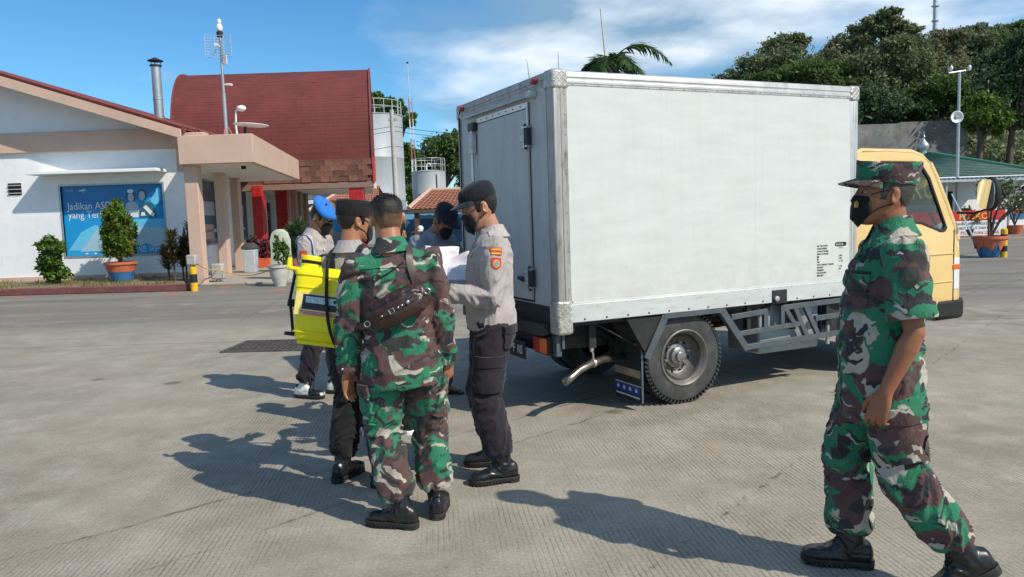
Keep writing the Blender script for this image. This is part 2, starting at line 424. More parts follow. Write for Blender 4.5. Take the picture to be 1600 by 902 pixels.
class Body: pass
def person(label, loc, face, H=1.70, lean=0., twist=0., pelvis=(0, 0), drop=0., hp=0., hy=0., hr=0., side=0., neck=0., footL=(-.10, 0, 0, 0, 0), footR=(.10, 0, 0, 0, 0), armL=None, armR=None, skin=None, girth=1., voxel=.0052, grp=None, kneeL=(0, 1, 0), kneeR=(0, 1, 0)):
    """face: world heading in degrees. feet: (x, y, yaw outwards, lift, pitch). arms: (upper dir, fore dir, hand dir, palm normal, curl, thumb)"""
    root = thing('person', label, 'person', loc, R(face-90), grp); s = H/1.70; B = Body(); B.root = root; B.s = s; B.girth = girth
    V = lambda *a: Vector(a)*s
    B.hipz = (.905-drop); hip0 = V(pelvis[0], pelvis[1], B.hipz)
    T = Matrix.Rotation(twist, 3, 'Z') @ Matrix.Rotation(side, 3, 'Y') @ Matrix.Rotation(-lean, 3, 'X'); B.T = T
    tor = lambda x, y, z: hip0+T @ V(x, y, z); B.tor = tor
    # legs
    B.legs = {}
    for side, sg, ft, kn in (('L', -1, footL, kneeL), ('R', 1, footR, kneeR)):
        hip = hip0+V(sg*.088, 0, -.005); x, y, yaw, lift, pit = ft
        fd = Vector((math.sin(yaw), math.cos(yaw), 0)); ank = V(x, y, .095+lift)
        knee = ik(hip, ank, .4215*s, .4005*s, Vector(kn)+fd*.6)
        d = (ank-knee); ank2 = knee+d.normalized()*.4005*s if d.length > .4005*s*1.02 else ank
        B.legs[side] = (hip, knee, ank, fd, pit)
    # arms
    B.arms = {}
    down = (Vector((0, .05, -1)), Vector((0, .2, -1)))
    for side, sg, ar in (('L', -1, armL), ('R', 1, armR)):
        sh = tor(sg*.178, -.005, .452)
        u = Vector(ar[0]).normalized() if ar else Vector((sg*.15, 0, -1)).normalized(); f = Vector(ar[1]).normalized() if ar else Vector((sg*.06, .2, -1)).normalized()
        el = sh+u*.295*s; wr = el+f*.25*s
        hd = Vector(ar[2]).normalized() if ar and ar[2] else f
        pn = Vector(ar[3]) if ar and ar[3] else Vector((-sg, .2, 0)); curl = ar[4] if ar and len(ar) > 4 and ar[4] else (.35, .4, .45, .5); th = ar[5] if ar and len(ar) > 5 else .5
        B.arms[side] = (sh, el, wr, hd, pn, curl, th)
    nb = tor(0, -.012, .53); HR = T @ Matrix.Rotation(hy, 3, 'Z') @ Matrix.Rotation(-hp, 3, 'X') @ Matrix.Rotation(hr, 3, 'Y')
    if lean: HR = Matrix.Rotation(twist+hy, 3, 'Z') @ Matrix.Rotation(-(hp+lean*.4), 3, 'X') @ Matrix.Rotation(hr, 3, 'Y')
    nt = nb+(T @ Vector((0, .01+neck, .075)))*s; hc = nt+(HR @ Vector((0, .022, .075)))*s
    B.hc = hc; B.HR = HR; hm = Matrix.Translation(hc) @ (HR.to_4x4()) @ Matrix.Scale(s, 4); B.hm = hm
    # ---- body surface
    m = MB(); g = girth
    tr = [(-.06, .13, .09, .09, 0), (.03, .15, .095, .1, 0), (.15, .135, .09*g, .085, 0), (.28, .145, .095*g, .095, 0), (.38, .155, .1, .1, 0), (.43, .14, .08, .08, -.005), (.475, .095, .058, .058, -.01), (.52, .060, .054, .054, -.012)]
    m.rings([sring(tor(0, c, z), T @ Vector((1, 0, 0)), T @ Vector((0, 1, 0)), a*s, f*s, b*s, 24) for z, a, f, b, c in tr])
    ny = (T @ Vector((0, 1, 0))); nx = T @ Vector((1, 0, 0))
    m.rings([sring(nb.lerp(hc, t)-ny*.006*s, nx, ny, r*s, r*1.05*s, r*1.05*s, 20) for t, r in ((-.25, .068), (0, .060), (.35, .057), (.7, .056), (1.0, .05))])
    for side in 'LR':
        hip, knee, ank, fd, pit = B.legs[side]
        pts = [hip+Vector((0, 0, .02*s)), hip.lerp(knee, .3), hip.lerp(knee, .75), knee, knee.lerp(ank, .25), knee.lerp(ank, .6), ank, ank-Vector((0, 0, .05*s))]
        m.tube(pts, [r*s for r in (.085, .078, .056, .05, .052, .042, .034, .036)], 16)
        m.rings([sring(ank+fd*y*s+Vector((0, 0, (z-.095)*s)), Vector((fd.y, -fd.x, 0)), Vector((0, 0, 1)), w*s, h*s, h*s, 14) for y, z, w, h in ((-.055, .055, .016, .018), (-.04, .054, .026, .026), (0, .056, .03, .03), (.06, .052, .032, .024), (.12, .044, .036, .015), (.16, .038, .032, .011), (.18, .034, .016, .006))] if not pit else [sring(ank+fd*y*s+Vector((0, 0, z*s)), Vector((fd.y, -fd.x, 0)), Vector((0, 0, 1)), w*s, h*s, h*s, 14) for y, z, w, h in ((-.03, -.03, .03, .03), (0, -.04, .03, .03))])
        sh, el, wr, hd, pn, curl, th = B.arms[side]
        m.tube([sh, sh.lerp(el, .35), sh.lerp(el, .8), el, el.lerp(wr, .25), el.lerp(wr, .7), wr, wr+hd*.01*s], [r*s for r in (.054, .047, .04, .038, .041, .031, .0265, .025)], 16)
        hand(m, wr, hd, pn, side == 'R', curl, th, s)
    # head
    X = HR @ Vector((1, 0, 0)); Y = HR @ Vector((0, 1, 0)); Zh = HR @ Vector((0, 0, 1))
    m.rings([[hm @ head_pt(2*PI*k/28, z) for k in range(28)] for z, *_ in HEAD])
    m.rings([[hm @ Vector((a*math.cos(t)*w, y+math.sin(t)*d, z)) for a, t in ((1, 2*PI*k/10) for k in range(10))] for z, y, w, d in ((.028, .090, .008, .01), (.008, .095, .009, .014), (-.012, .1, .012, .018), (-.026, .103, .017, .019), (-.036, .097, .014, .012))])
    for sg in (-1, 1):                                   # ears
        Me = Matrix.Translation((sg*.075, -.012, -.008)) @ Matrix.Rotation(sg*R(-18), 4, 'Z') @ Matrix.Rotation(R(12), 4, 'X')
        m.rings([[hm @ (Me @ Vector((sg*x, .019*k2*math.cos(2*PI*k/14)-.002, .033*k2*math.sin(2*PI*k/14)))) for k in range(14)] for x, k2 in ((-.01, .6), (.004, .85), (.012, 1.0), (.016, .93))])
    m.sphere(hm @ Vector((0, .086, -.062)), .012*s, 10, 8)
    me = remeshed(m, voxel*s, 3, .5)
    co = get_co(me); no = get_no(me); inv = np.array(hm.inverted()); lc = co@inv[:3, :3].T+inv[:3, 3]
    def press(c, sig, amt):
        nonlocal co
        d = np.linalg.norm((lc-np.array(c))/np.array(sig), axis=1); co = co-no*(amt*s*np.exp(-d*d))[:, None]
    for sg in (-1, 1):
        press((sg*.031, .086, .012), (.016, .02, .011), .010); press((sg*.034, .092, .03), (.022, .02, .008), -.003)
        press((sg*.090, -.010, -.006), (.012, .009, .015), .007); press((sg*.05, .06, -.03), (.02, .03, .015), -.002)
    press((0, .1, -.075), (.03, .02, .004), .003)
    set_co(me, co)
    B.body = mobj('body', me, skin or MATS['skin'], root)
    for sg in (-1, 1):
        em = MB(); em.sphere((0, 0, 0), .0108*s, 12, 10); e = em.build('eye', MATS['eyeball'], root, True); e.location = hm @ Vector((sg*.031, .0795, .009))
        im = MB(); im.sphere((0, 0, 0), (.0055*s, .0055*s, .0045*s), 10, 6); i = im.build('iris', MATS['iris'], e, True); i.location = (HR @ Vector((0, .0092, -.002)))*s
        bm_ = MB(); bm_.tube([hm @ (head_pt(sg*a, z, .002)) for a, z in ((.17, .028), (.35, .034), (.55, .033), (.72, .025))], [.003*s, .0042*s, .004*s, .002*s], 6); bm_.build('eyebrow', MATS['hair'], root, True)
    B.bones_t = [(tuple(tor(0, 0, -.1)), tuple(tor(0, 0, .5)))]
    return B
def torso_shirt(B, mat, prof=None, sleeve=1.0, sr=1.0, hem=-.10, name='shirt', seed=1, base=.0025, cuff=True, voxel=.0085, loose=1.0, belly=0.):
    """shirt with sleeves; sleeve = fraction of the arm covered (0.5 = elbow)"""
    s = B.s; tor = B.tor; T = B.T; X = T @ Vector((1, 0, 0)); Y = T @ Vector((0, 1, 0)); m = MB(); g = B.girth
    prof = prof or [(hem, .178, .128, .130, 0), (hem+.05, .180, .13, .134, 0), (.05, .176, .130*g, .128, 0), (.15, .168, .126*g+belly, .116, 0), (.28, .176, .124*g+belly*.6, .120, 0), (.39, .186, .124, .124, -.002), (.44, .182, .104, .108, -.008), (.482, .150, .084, .088, -.012), (.515, .098, .068, .072, -.014), (.545, .068, .062, .066, -.012)]
    m.rings([sring(tor(0, c, z), X, Y, a*s*loose, f*s*loose, b*s*loose, 30) for z, a, f, b, c in prof])
    bones = [(tuple(tor(0, 0, hem-.05)), tuple(tor(0, 0, .52)))]; J = [(tuple(tor(0, 0, .06)), .004, .14*s)]
    for side in 'LR':
        sh, el, wr, hd, *_ = B.arms[side]; inn = tor(-.10 if side == 'L' else .10, -.008, .45); out = sh+Vector((0, 0, .004*s))
        full = [(out, .070), (sh.lerp(el, .3), .066), (sh.lerp(el, .7), .060), (el, .057), (el.lerp(wr, .35), .055), (el.lerp(wr, .8), .047), (wr+(wr-el)*(-.02), .043)]
        if sleeve >= .95: L = full
        else:
            k = sleeve*2; L = [(out, .070), (sh.lerp(el, k*.35), .068), (sh.lerp(el, k*.7), .068), (sh.lerp(el, k), .068)]
        m.tube([inn]+[p for p, r in L], [.055*s]+[r*s*sr for p, r in L], 20)
        bones += [(tuple(sh), tuple(el)), (tuple(el), tuple(wr))]
        arm_bend = 1 if sleeve >= .95 else .3
        J += [(tuple(el), .0055*arm_bend, .10*s), (tuple(sh.lerp(tor(0, 0, .42), .35)), .004, .09*s), (tuple(wr), .003*arm_bend, .07*s)]
    me = remeshed(m, voxel*s, 5, .55); wrinkle(me, bones, J, base, 22/s, seed)
    o = mobj(name, me, mat, B.root); B.shirt = o; B.sb = bvh_of(me); B.shirt_joints = J
    return o
def collar(B, mat, h=.035, name='collar', open_=.25, spread=.012, up=0.):
    s = B.s; tor = B.tor; X = B.T @ Vector((1, 0, 0)); Y = B.T @ Vector((0, 1, 0)); rings = []
    outer = []; n = 26
    def ringp(r, z, dy, zf):
        out = []
        for k in range(n):
            a = PI/2+open_+(2*PI-2*open_)*k/(n-1); fr = max(0, math.sin(a)); out.append(tor(0, dy, z+up-zf*fr)+X*(math.cos(a)*r*s)+Y*(math.sin(a)*r*1.02*s))
        return out
    rings = [ringp(.070, .525, -.012, .030), ringp(.0635, .548+h*.5, -.014, .036), ringp(.0665, .550+h*.5, -.014, .036), ringp(.082+spread*.4, .530, -.012, .045), ringp(.098+spread, .500, -.008, .058), ringp(.092+spread, .496, -.008, .056)]
    m = MB(); m.rings(rings, cap=False, closed=False); o = m.build(name, mat, B.root, True, ang=50)
    sd = o.modifiers.new('solid', 'SOLIDIFY'); sd.thickness = .004; sd.offset = 0
    return o
def trousers(B, mat, rad=1., bottom=.0, blouse=True, name='trousers', seed=3, base=.0028, top=.10, voxel=.0085, low=1.0):
    s = B.s; tor = B.tor; m = MB(); g = B.girth
    X = Vector((1, 0, 0)); Y = Vector((0, 1, 0)); hip0 = tor(0, 0, 0)
    m.rings([sring(hip0+Vector((0, c*s, z*s)), X, Y, a*s, f*s, b*s, 26) for z, a, f, b, c in ((-.10, .150, .108, .112, 0), (-.04, .170, .118, .128, 0), (.03, .170, .118, .125, 0), (top, .160, .112, .108, 0))])
    bones = []; J = []
    for side in 'LR':
        hip, knee, ank, fd, pit = B.legs[side]
        lowp = ank+(ank-knee).normalized()*bottom*s
        if blouse: L = [(hip+Vector((0, 0, .01*s)), .106), (hip.lerp(knee, .35), .103), (hip.lerp(knee, .75), .091), (knee, .084), (knee.lerp(lowp, .3), .084), (knee.lerp(lowp, .62), .082), (knee.lerp(lowp, .78), .077), (knee.lerp(lowp, .85), .060)]
        else: L = [(hip+Vector((0, 0, .01*s)), .102), (hip.lerp(knee, .35), .096), (hip.lerp(knee, .75), .080), (knee, .072), (knee.lerp(lowp, .3), .071), (knee.lerp(lowp, .7), .067), (lowp, .068)]
        m.tube([p for p, r in L], [r*s*rad for p, r in L], 20)
        bones += [(tuple(hip), tuple(knee)), (tuple(knee), tuple(ank))]
        J += [(tuple(knee), .005, .12*s), (tuple(knee.lerp(ank, .72)), .0075, .11*s), (tuple(hip+Vector((0, .05*s, -.04*s))), .004, .1*s)]
    me = remeshed(m, voxel*s, 5, .55); wrinkle(me, bones, J, base, 20/s, seed, 1.3)
    o = mobj(name, me, mat, B.root); B.tb = bvh_of(me); B.trousers = o
    return o
def footwear(B, mat, sole_mat, kind='boot', shaft=.17, name='boot', lace_mat=None, toe_mat=None):
    s = B.s; outs = []
    for side in 'LR':
        hip, knee, ank, fd, pit = B.legs[side]; sx = Vector((fd.y, -fd.x, 0)); up = Vector((0, 0, 1)); sd = (knee-ank).normalized()
        F = Matrix.Identity(3)
        if pit: F = Matrix.Rotation(-pit, 3, sx)
        ball = Vector((0, 0, 0))
        def fp(y, z): return ank+(F @ (fd*y+up*(z-.095)))*s
        fx, fy, fz = sx, F @ fd, F @ up
        m = MB()
        m.rings([sring(fp(y, z), fx, fz, w*s, h*s, h2*s, 20, 2.5) for y, z, w, h, h2 in ((-.086, .05, .018, .035, .022), (-.077, .05, .033, .055, .026), (-.05, .05, .041, .075, .028), (0, .05, .043, .085, .028), (.04, .05, .043, .075, .028), (.075, .048, .045, .052, .025), (.10, .046, .048, .037, .023), (.13, .044, .0505, .032, .02), (.165, .042, .047, .029, .018), (.188, .04, .036, .021, .014), (.199, .038, .018, .01, .008))])
        if kind in ('boot', 'gaiter'):
            hh = shaft
            pts = [ank+(F @ up)*(-.035*s)-fy*.002*s, ank-fy*.004*s, ank+sd*hh*.4*s-fy*.006*s, ank+sd*hh*.8*s-fy*.006*s, ank+sd*hh*s-fy*.004*s]
            m.tube(pts, [(.047*s, .052*s), (.045*s, .053*s), (.047*s, .055*s), (.052*s, .058*s), (.054*s, .06*s)], 22, up=(fd.x, fd.y, 0))
        me = remeshed(m, .0058*s, 3, .5); J = [(tuple(ank+fy*.03*s), .003, .06*s), (tuple(ank+sd*.08*s), .0025, .08*s)]
        wrinkle(me, [(tuple(ank), tuple(ank+sd*.2)), (tuple(ank-up*.03), tuple(ank+fd*.2-up*.05))], J if kind != 'shoe' else [], .0006, 34, 5)
        o = mobj(name, me, mat, B.root); outs.append(o)
        # sole with heel block and lugs
        sm = MB(); outl = [(-.094, .0), (-.088, .024), (-.07, .039), (-.03, .0435), (.02, .0415), (.07, .047), (.115, .053), (.155, .050), (.185, .036), (.202, .012)]
        poly = [(w, y) for y, w in outl]+[(-w, y) for y, w in reversed(outl)]
        for z0, z1, k in ((.012, .034, 1.0),):
            sm.rings([[ank+(F @ (sx*x*k2+fd*y*(1+.01*(k2 > 1))+up*(z-.095)))*s for x, y in poly] for z, k2 in ((z0, 1.0), (z0+.004, 1.03), (z1-.003, 1.03), (z1, .98))])
        for y0, y1 in ((-.092, -.028),):
            pp = [(w, y) for y, w in outl if y <= -.03]; pp = [(.0435, -.03)]+pp[::-1]+[(-w, y) for y, w in outl if y <= -.03]
            sm.rings([[ank+(F @ (sx*x*.99+fd*y*.995+up*(z-.095)))*s for x, y in pp] for z in (.0, .0125)])
        for k in range(9):
            y = .02+k*.02; w = np.interp(y, [p[0] for p in outl], [p[1] for p in outl])
            for sg in (-1, 1):
                sm.rings([[ank+(F @ (sx*a+fd*(y+b)+up*(z-.095)))*s for a, b in ((sg*w*1.025, -.006), (sg*w*1.025, .006), (sg*w*.3, .004), (sg*w*.3, -.004))] for z in (.0015, .0135)])
        so = sm.build('sole', sole_mat, o, True, ang=35)
        lm = MB()
        if kind in ('boot', 'gaiter', 'sneaker'):
            bv = bvh_of(me); nl = 6 if kind != 'sneaker' else 4
            for k in range(nl):
                t = k/5
                base = fp(.085-.05*t*1.4, .085+.02*t) if t < .6 else ank+sd*(.03+.13*(t-.5))*s+fy*.06*s
                for sg in (-1, 1):
                    a = base+sx*.017*sg*s+fz*.03*s; b = base-sx*.017*sg*s+fz*.03*s+(fz*.012-fy*.012)*s
                    pl = [bv.find_nearest(a.lerp(b, q/4)) for q in range(5)]
                    lm.tube([h[0]+h[1]*.0022*s for h in pl], .0022*s, 5)
            lm.build('laces', lace_mat or sole_mat, o, True)
    B.boots = outs
    return outs
# ---- headgear and hair
def head_shell(B, line, off0, off1, mat, name, parent=None, nz=14, na=44, lump=.0, seed=0, top=.118):
    """shell over the skull above line(ang) -> z ; offset grows from off0 at the edge to off1"""
    m = MB(); rings = []
    for j in range(nz+1):
        ring = []
        for k in range(na):
            a = 2*PI*k/na; z0 = line(a if a <= PI else a-2*PI); t = j/nz; z = z0+(top-z0)*math.sin(t*PI/2)
            off = off0+(off1-off0)*min(1, t*3.2); zz = min(z, .1155); p = head_pt(a, zz, off if z < .1 else off*.5)
            p.z = z+(off if t > .55 else 0)*smoothstep(.55, 1, t)
            if lump: p += p.normalized()*((mnoise.noise(p*45+Vector((seed, 0, 0)))*.6+mnoise.noise(p*120)*.4)*lump)
            ring.append(B.hm @ p)
        rings.append(ring)
    m.rings(rings); return m.build(name, mat, parent or B.root, True, ang=180)
def strands(B, mat, n, L, zmin, seed=1):
    rng = random.Random(seed); V = []; F = []
    for _ in range(n):
        a = rng.uniform(-PI, PI); z = rng.uniform(zmin, .1155); t = (z-zmin)/(.1155-zmin); p = head_pt(a, z, .006); out = Vector((p.x, p.y+.01, p.z*.9+.01)).normalized(); d = (out*.6+Vector((rng.gauss(0, .35), -.25+rng.gauss(0, .3), .35+rng.gauss(0, .3)))).normalized(); l = L*(.35+.65*t)*rng.uniform(.6, 1.2); sd = d.cross(out).normalized()*.0016; k = len(V); e = p+d*l
        V += [B.hm @ (p-sd), B.hm @ (p+sd), B.hm @ (e-Vector((0, 0, .3*l)))]; F.append((k, k+1, k+2))
    m = MB(); m.add(V, F); return m.build('hair_strands', mat, B.root)
def hairline(front=.072, side=.012, back=-.068, burn=-.02):
    def f(a):
        b = abs(a)
        if b < 1.0: return front
        if b < 1.3: return front+(burn-front)*float(smoothstep(1.12, 1.28, b))
        if b < 1.45: return burn
        if b < 1.95: return burn+(.040-burn)*float(smoothstep(1.45, 1.62, b)) if b < 1.62 else .040+(-.02-.040)*float(smoothstep(1.70, 1.95, b))
        return -.02+(back+.02)*float(smoothstep(1.95, 2.5, b))
    return f
def face_mask(B, mat, logo=None):
    m = MB(); rings = []; nz, na = 12, 22
    for j in range(nz+1):
        t = j/nz; z = -.134+.128*t; ring = []
        for k in range(na+1):
            q = -1+2*k/na; lim = 1.10-.30*abs(t-.45)*2; a = q*lim
            zz = z+.012*abs(q)*(t < .5)*(.5-t)*2+.010*abs(q)**2*(t-.5)*(-1.2)
            zc = max(zz, -.113); p = head_pt(a, zc, .005)
            bul = math.cos(q*PI/2)**.7; pr = math.sin(PI*min(1, .12+t*.80))
            p.y += .030*bul*pr+(.010 if t > .8 else 0)*math.exp(-(q/.22)**2); p.z = zz
            if t < .25: p.y += (.25-t)*-.05*bul
            p.x *= 1-.06*bul
            ring.append(B.hm @ p)
        rings.append(ring)
    m.rings(rings, cap=False, closed=False); o = m.build('face_mask', mat, B.root, True, ang=180)
    sd = o.modifiers.new('solid', 'SOLIDIFY'); sd.thickness = .003; sd.offset = -1
    for sg in (-1, 1):
        st = MB()
        for z0, z1 in ((-.005, .022), (-.085, -.038)):
            st.tube([B.hm @ head_pt(sg*a, z0+(z1-z0)*q, .0035) for a, q in ((.85, 0), (1.1, .3), (1.35, .65), (1.6, .9), (1.78, 1.0))], .0019*B.s, 6)
        st.build('ear_loop', mat, o, True)
    if logo:
        lm = MB(); p = [B.hm @ (head_pt(a, z, .006)+Vector((0, .027, 0))) for a, z in ((-.62, -.055), (-.48, -.055), (-.48, -.037), (-.55, -.029), (-.62, -.037))]
        lm.add(p, [(0, 1, 2, 3, 4)]); x = lm.build('emblem', logo, o)
        sd = x.modifiers.new('solid', 'SOLIDIFY'); sd.thickness = .012; sd.offset = 0
    return o
def ball_cap(B, mat, brim_mat, badge=None, h=.145, tilt=0., stretch=1.0):
    """soft crowned cap with a curved peak"""
    hm = B.hm; m = MB(); rings = []; base = .048
    for z, k, dy in ((base-.006, 1.0, 0), (base, 1.03, 0), (.062, 1.05, 0), (.082, 1.05, -.001), (.10, 1.0, -.003), (.118, .88, -.006), (.131, .66, -.010), (.139, .38, -.012), (.142, .1, -.012)):
        rings.append([hm @ Vector((math.sin(a)*.0815*k, -.003+dy+math.cos(a)*.107*k, z*(h/.142)+.010*math.cos(a)*(z < .06))) for a in (2*PI*q/40 for q in range(40))])
    m.rings(rings); o = m.build('cap', mat, B.root, True, ang=180)
    br = MB(); rr = []
    for j in range(7):
        t = j/6; row = []
        for k in range(19):
            q = -1+2*k/18; a = q*1.18; x = math.sin(a)*.084; y0 = -.003+math.cos(a)*.110; ext = .070*stretch*(1-abs(q)**2.6)**.6 if abs(q) < 1 else 0
            row.append(hm @ Vector((x*(1+.02*t), y0+ext*t-.004, .054+.010*math.cos(a)-t*.018-.016*q*q*(.3+t*.7)-t*tilt)))
        rr.append(row)
    br.rings(rr, cap=False, closed=False); b = br.build('peak', brim_mat, o, True, ang=180)
    sd = b.modifiers.new('solid', 'SOLIDIFY'); sd.thickness = .004; sd.offset = 0
    bt = MB(); bt.sphere(hm @ Vector((0, -.012, .142*(h/.142))), .006, 10, 6); bt.build('button', mat, o, True)
    if badge:
        bd = MB(); bd.sphere((0, 0, 0), (.012, .004, .017), 12, 8); x = bd.build('badge', badge, o, True); x.matrix_local = hm @ Matrix.Translation((0, .107, .078)) @ Matrix.Rotation(R(12), 4, 'X')
    return o
# ------------------------------------------------------------------ ground
def ground():
    m, t, b = newmat('concrete_yard'); p = t.pos(); s = t.sep(p)
    n1 = t.noise(p, .35, 6, .6); n2 = t.noise(p, 2.3, 6, .65); n3 = t.noise(p, 26, 5, .6); n4 = t.noise(p, 140, 3, .6)
    base = t.ramp(n1, [(.25, (.215, .193, .152)), (.5, (.285, .258, .208)), (.75, (.355, .324, .266))])
    base = t.mix(t.ramp(n2, [(.42, .0), (.66, .7)]), base, (.40, .368, .312))
    far = t.ramp(t.math('ADD', s[1], t.math('MULTIPLY_ADD', n2, 1.2, -.6)), [(0, 0.), (1, 1.)])
    # smoother grey slab beyond the ribbed one
    edge = t.math('ADD', t.math('MULTIPLY', s[0], .02), s[1]); e2 = t.math('MULTIPLY_ADD', t.math('ADD', edge, t.math('MULTIPLY_ADD', n2, 1.4, -.7)), .7, -7.9)
    far = t.ramp(e2, [(0, 0.), (1, 1.)])
    streak = t.noise(t.map(p, rot=(0, 0, .05), sc=(.08, 1.1, 1)), 1.1, 5, .6)
    grey = t.ramp(streak, [(.3, (.14, .131, .114)), (.5, (.192, .18, .158)), (.72, (.255, .239, .21))])
    c = t.mix(t.math('MULTIPLY', far, .92), base, grey)
    # fine brushed grooves, worn away in places
    wob = t.math('MULTIPLY_ADD', t.noise(p, .8, 2), .05, -.025)
    g = t.math('ADD', t.math('MULTIPLY_ADD', s[1], .105, s[0]), wob); fr = t.math('FRACT', t.math('MULTIPLY', g, 1/.027))
    line = t.ramp(fr, [(.0, 1.), (.16, .9), (.24, 0.), (.92, 0.), (1, 1.)])
    worn = t.ramp(t.noise(t.map(p, loc=(3, 1, 0)), .55, 4, .6), [(.36, 1.), (.58, .05)]); brk = t.ramp(t.noise(t.map(p, sc=(3, .7, 1)), 5, 6, .75), [(.36, .0), (.6, 1.)])
    gm = t.math('MULTIPLY', t.math('MULTIPLY', line, worn), t.math('MULTIPLY', brk, t.math('SUBTRACT', 1.0, far)))
    c = t.mix(t.math('MULTIPLY', gm, .75), c, (.075, .065, .05))
    # stains and grit
    stn = t.ramp(t.noise(t.map(p, sc=(.7, 1.5, 1)), 1.3, 6, .7), [(.60, 0.), (.78, .45)]); c = t.mix(stn, c, (.14, .12, .10))
    pale = t.ramp(t.noise(t.map(p, loc=(7, 2, 0)), .9, 5, .65), [(.58, 0.), (.75, .35)]); c = t.mix(pale, c, (.54, .49, .41))
    fine = t.noise(p, 60, 6, .72); c = t.mix(1.0, c, t.ramp(fine, [(.25, .62), (.5, 1.0), (.75, 1.32)]), 'MULTIPLY'); warm = t.ramp(t.noise(t.map(p, loc=(1, 8, 0)), 1.1, 5, .65), [(.55, 0.), (.75, .5)]); c = t.mix(warm, c, (.36, .29, .205))
    pit = t.ramp(t.noise(t.map(p, sc=(1, .6, 1)), 34, 4, .65), [(.66, 0.), (.70, .75)]); c = t.mix(pit, c, (.09, .08, .066))
    grit = t.ramp(n4, [(.68, 0.), (.74, .5)]); c = t.mix(grit, c, (.09, .08, .065)); c = t.mix(t.ramp(n3, [(.5, 0.), (.8, .3)]), c, (.2, .17, .14))
    # oil drips: dark spots
    vor = t.n('ShaderNodeTexVoronoi'); t.L.new(t.map(p, sc=(1.1, 1.1, 1)), vor.inputs['Vector']); vor.inputs['Scale'].default_value = .9
    sp = t.ramp(t.math('ADD', vor.outputs[0], t.math('MULTIPLY_ADD', n2, .16, -.08)), [(.03, .6), (.09, 0.)]); c = t.mix(sp, c, (.07, .06, .05))
    # slab joints and cracks
    def jline(ax, ay, d, w, amp, seed):
        q = t.math('ADD', t.math('MULTIPLY_ADD', s[0], ax, t.math('MULTIPLY', s[1], ay)), t.math('MULTIPLY_ADD', t.noise(t.map(p, loc=(seed, 0, 0)), 2.6, 5, .65), amp, -amp/2-d)); return t.ramp(t.math('ABSOLUTE', q), [(0, 1.), (w, 0.)])
    jn = t.math('MULTIPLY', jline(-.678, .735, 4.256, .022, .14, 1), t.ramp(t.noise(p, 3.1, 4, .7), [(.40, 0.), (.6, 1.)]))
    j2 = t.math('MULTIPLY', jline(-.72, .694, 3.575, .016, .16, 4), t.ramp(t.noise(t.map(p, loc=(9, 0, 0)), 2.2, 4, .7), [(.42, 0.), (.62, 1.)]))
    j7 = t.math('MULTIPLY', jline(-.76, .65, 1.68, .020, .10, 11), t.ramp(t.noise(t.map(p, loc=(5, 3, 0)), 9, 4, .7), [(.5, 0.), (.62, 1.)])); j2 = t.math('MAXIMUM', j2, j7)
    j3 = jline(.02, 1., 10.1, .02, .02, 6); j4 = jline(.02, 1, 15.6, .025, .02, 7); j5 = jline(1, .10, -3.2, .012, .02, 8); j6 = jline(1, .1, 6.3, .02, .02, 9)
    jj = t.math('MAXIMUM', t.math('MAXIMUM', jn, j2), t.math('MAXIMUM', t.math('MAXIMUM', j3, j4), t.math('MULTIPLY', t.math('MAXIMUM', j5, j6), t.math('MULTIPLY', far, .8))))
    c = t.mix(t.math('MULTIPLY', jj, .75), c, (.06, .05, .04))
    h = t.math('SUBTRACT', t.math('MULTIPLY_ADD', n3, .35, t.math('MULTIPLY', n4, .3)), t.math('ADD', gm, jj))
    setp(t, b, col=c, rough=.88, spec=.25, normal=t.bump(h, .55, .006))
    mb = MB(); n = 24
    mb.quad((-1500, -400, 0), (1500, -400, 0), (1500, 2500, 0), (-1500, 2500, 0)); o = mb.build('ground', m); tag(o, kind='structure')
    return o
ground()
# storm drain grate in the yard
plain('iron_grate', (.12, .105, .09), .65, .5, var=.3, dirt=((.12, .09, .06), .5)); plain('concrete_plain', (.36, .33, .28), .9, var=.18, scale=3, dirt=((.18, .16, .13), .5), bump=.3)
plain('pit_dark', (.035, .03, .025), .9)
def drain():
    a = gnd(385, 533); b = gnd(365, 552); w = 1.75; d = .86
    T = thing('drain_grate', 'dark iron drain grate set in the concrete yard', 'drain', (a.x, (a.y+b.y)/2, 0), R(-3)); m = MB(); m.box((0, -d/2, .004), (w, -d/2+.07, .016)); m.box((0, d/2-.07, .004), (w, d/2, .016)); m.box((0, -d/2+.07, .004), (.07, d/2-.07, .016)); m.box((w-.07, -d/2+.07, .004), (w, d/2-.07, .016)); m.build('frame', MATS['iron_grate'], T)
    m = MB(); m.box((.07, -d/2+.07, .003), (w-.07, d/2-.07, .006)); m.build('pit', MATS['pit_dark'], T)
    for k in range(22):
        x = .11+k*.072; one('grate_bar', MATS['iron_grate'], T, 'box', (x, -d/2+.07, .006), (x+.034, d/2-.07, .015))
    for y in (-.14, .14): one('cross_bar', MATS['iron_grate'], T, 'box', (.07, y-.02, .006), (w-.07, y+.02, .0155))
drain()

plain('spray_orange', (.55, .16, .07), .85, var=.3, scale=12)
random.seed(12)
for px, py in ((30, 466), (272, 461), (436, 454), (352, 449)):
    c = gnd(px, py); m = MB(); n = 14; m.add([(c.x+.28*random.uniform(.4, 1)*math.cos(2*PI*k/n), c.y+.22*random.uniform(.3, 1)*math.sin(2*PI*k/n), .004) for k in range(n)], [tuple(range(n))]); tag(m.build('paint_mark', MATS['spray_orange']), kind='structure')
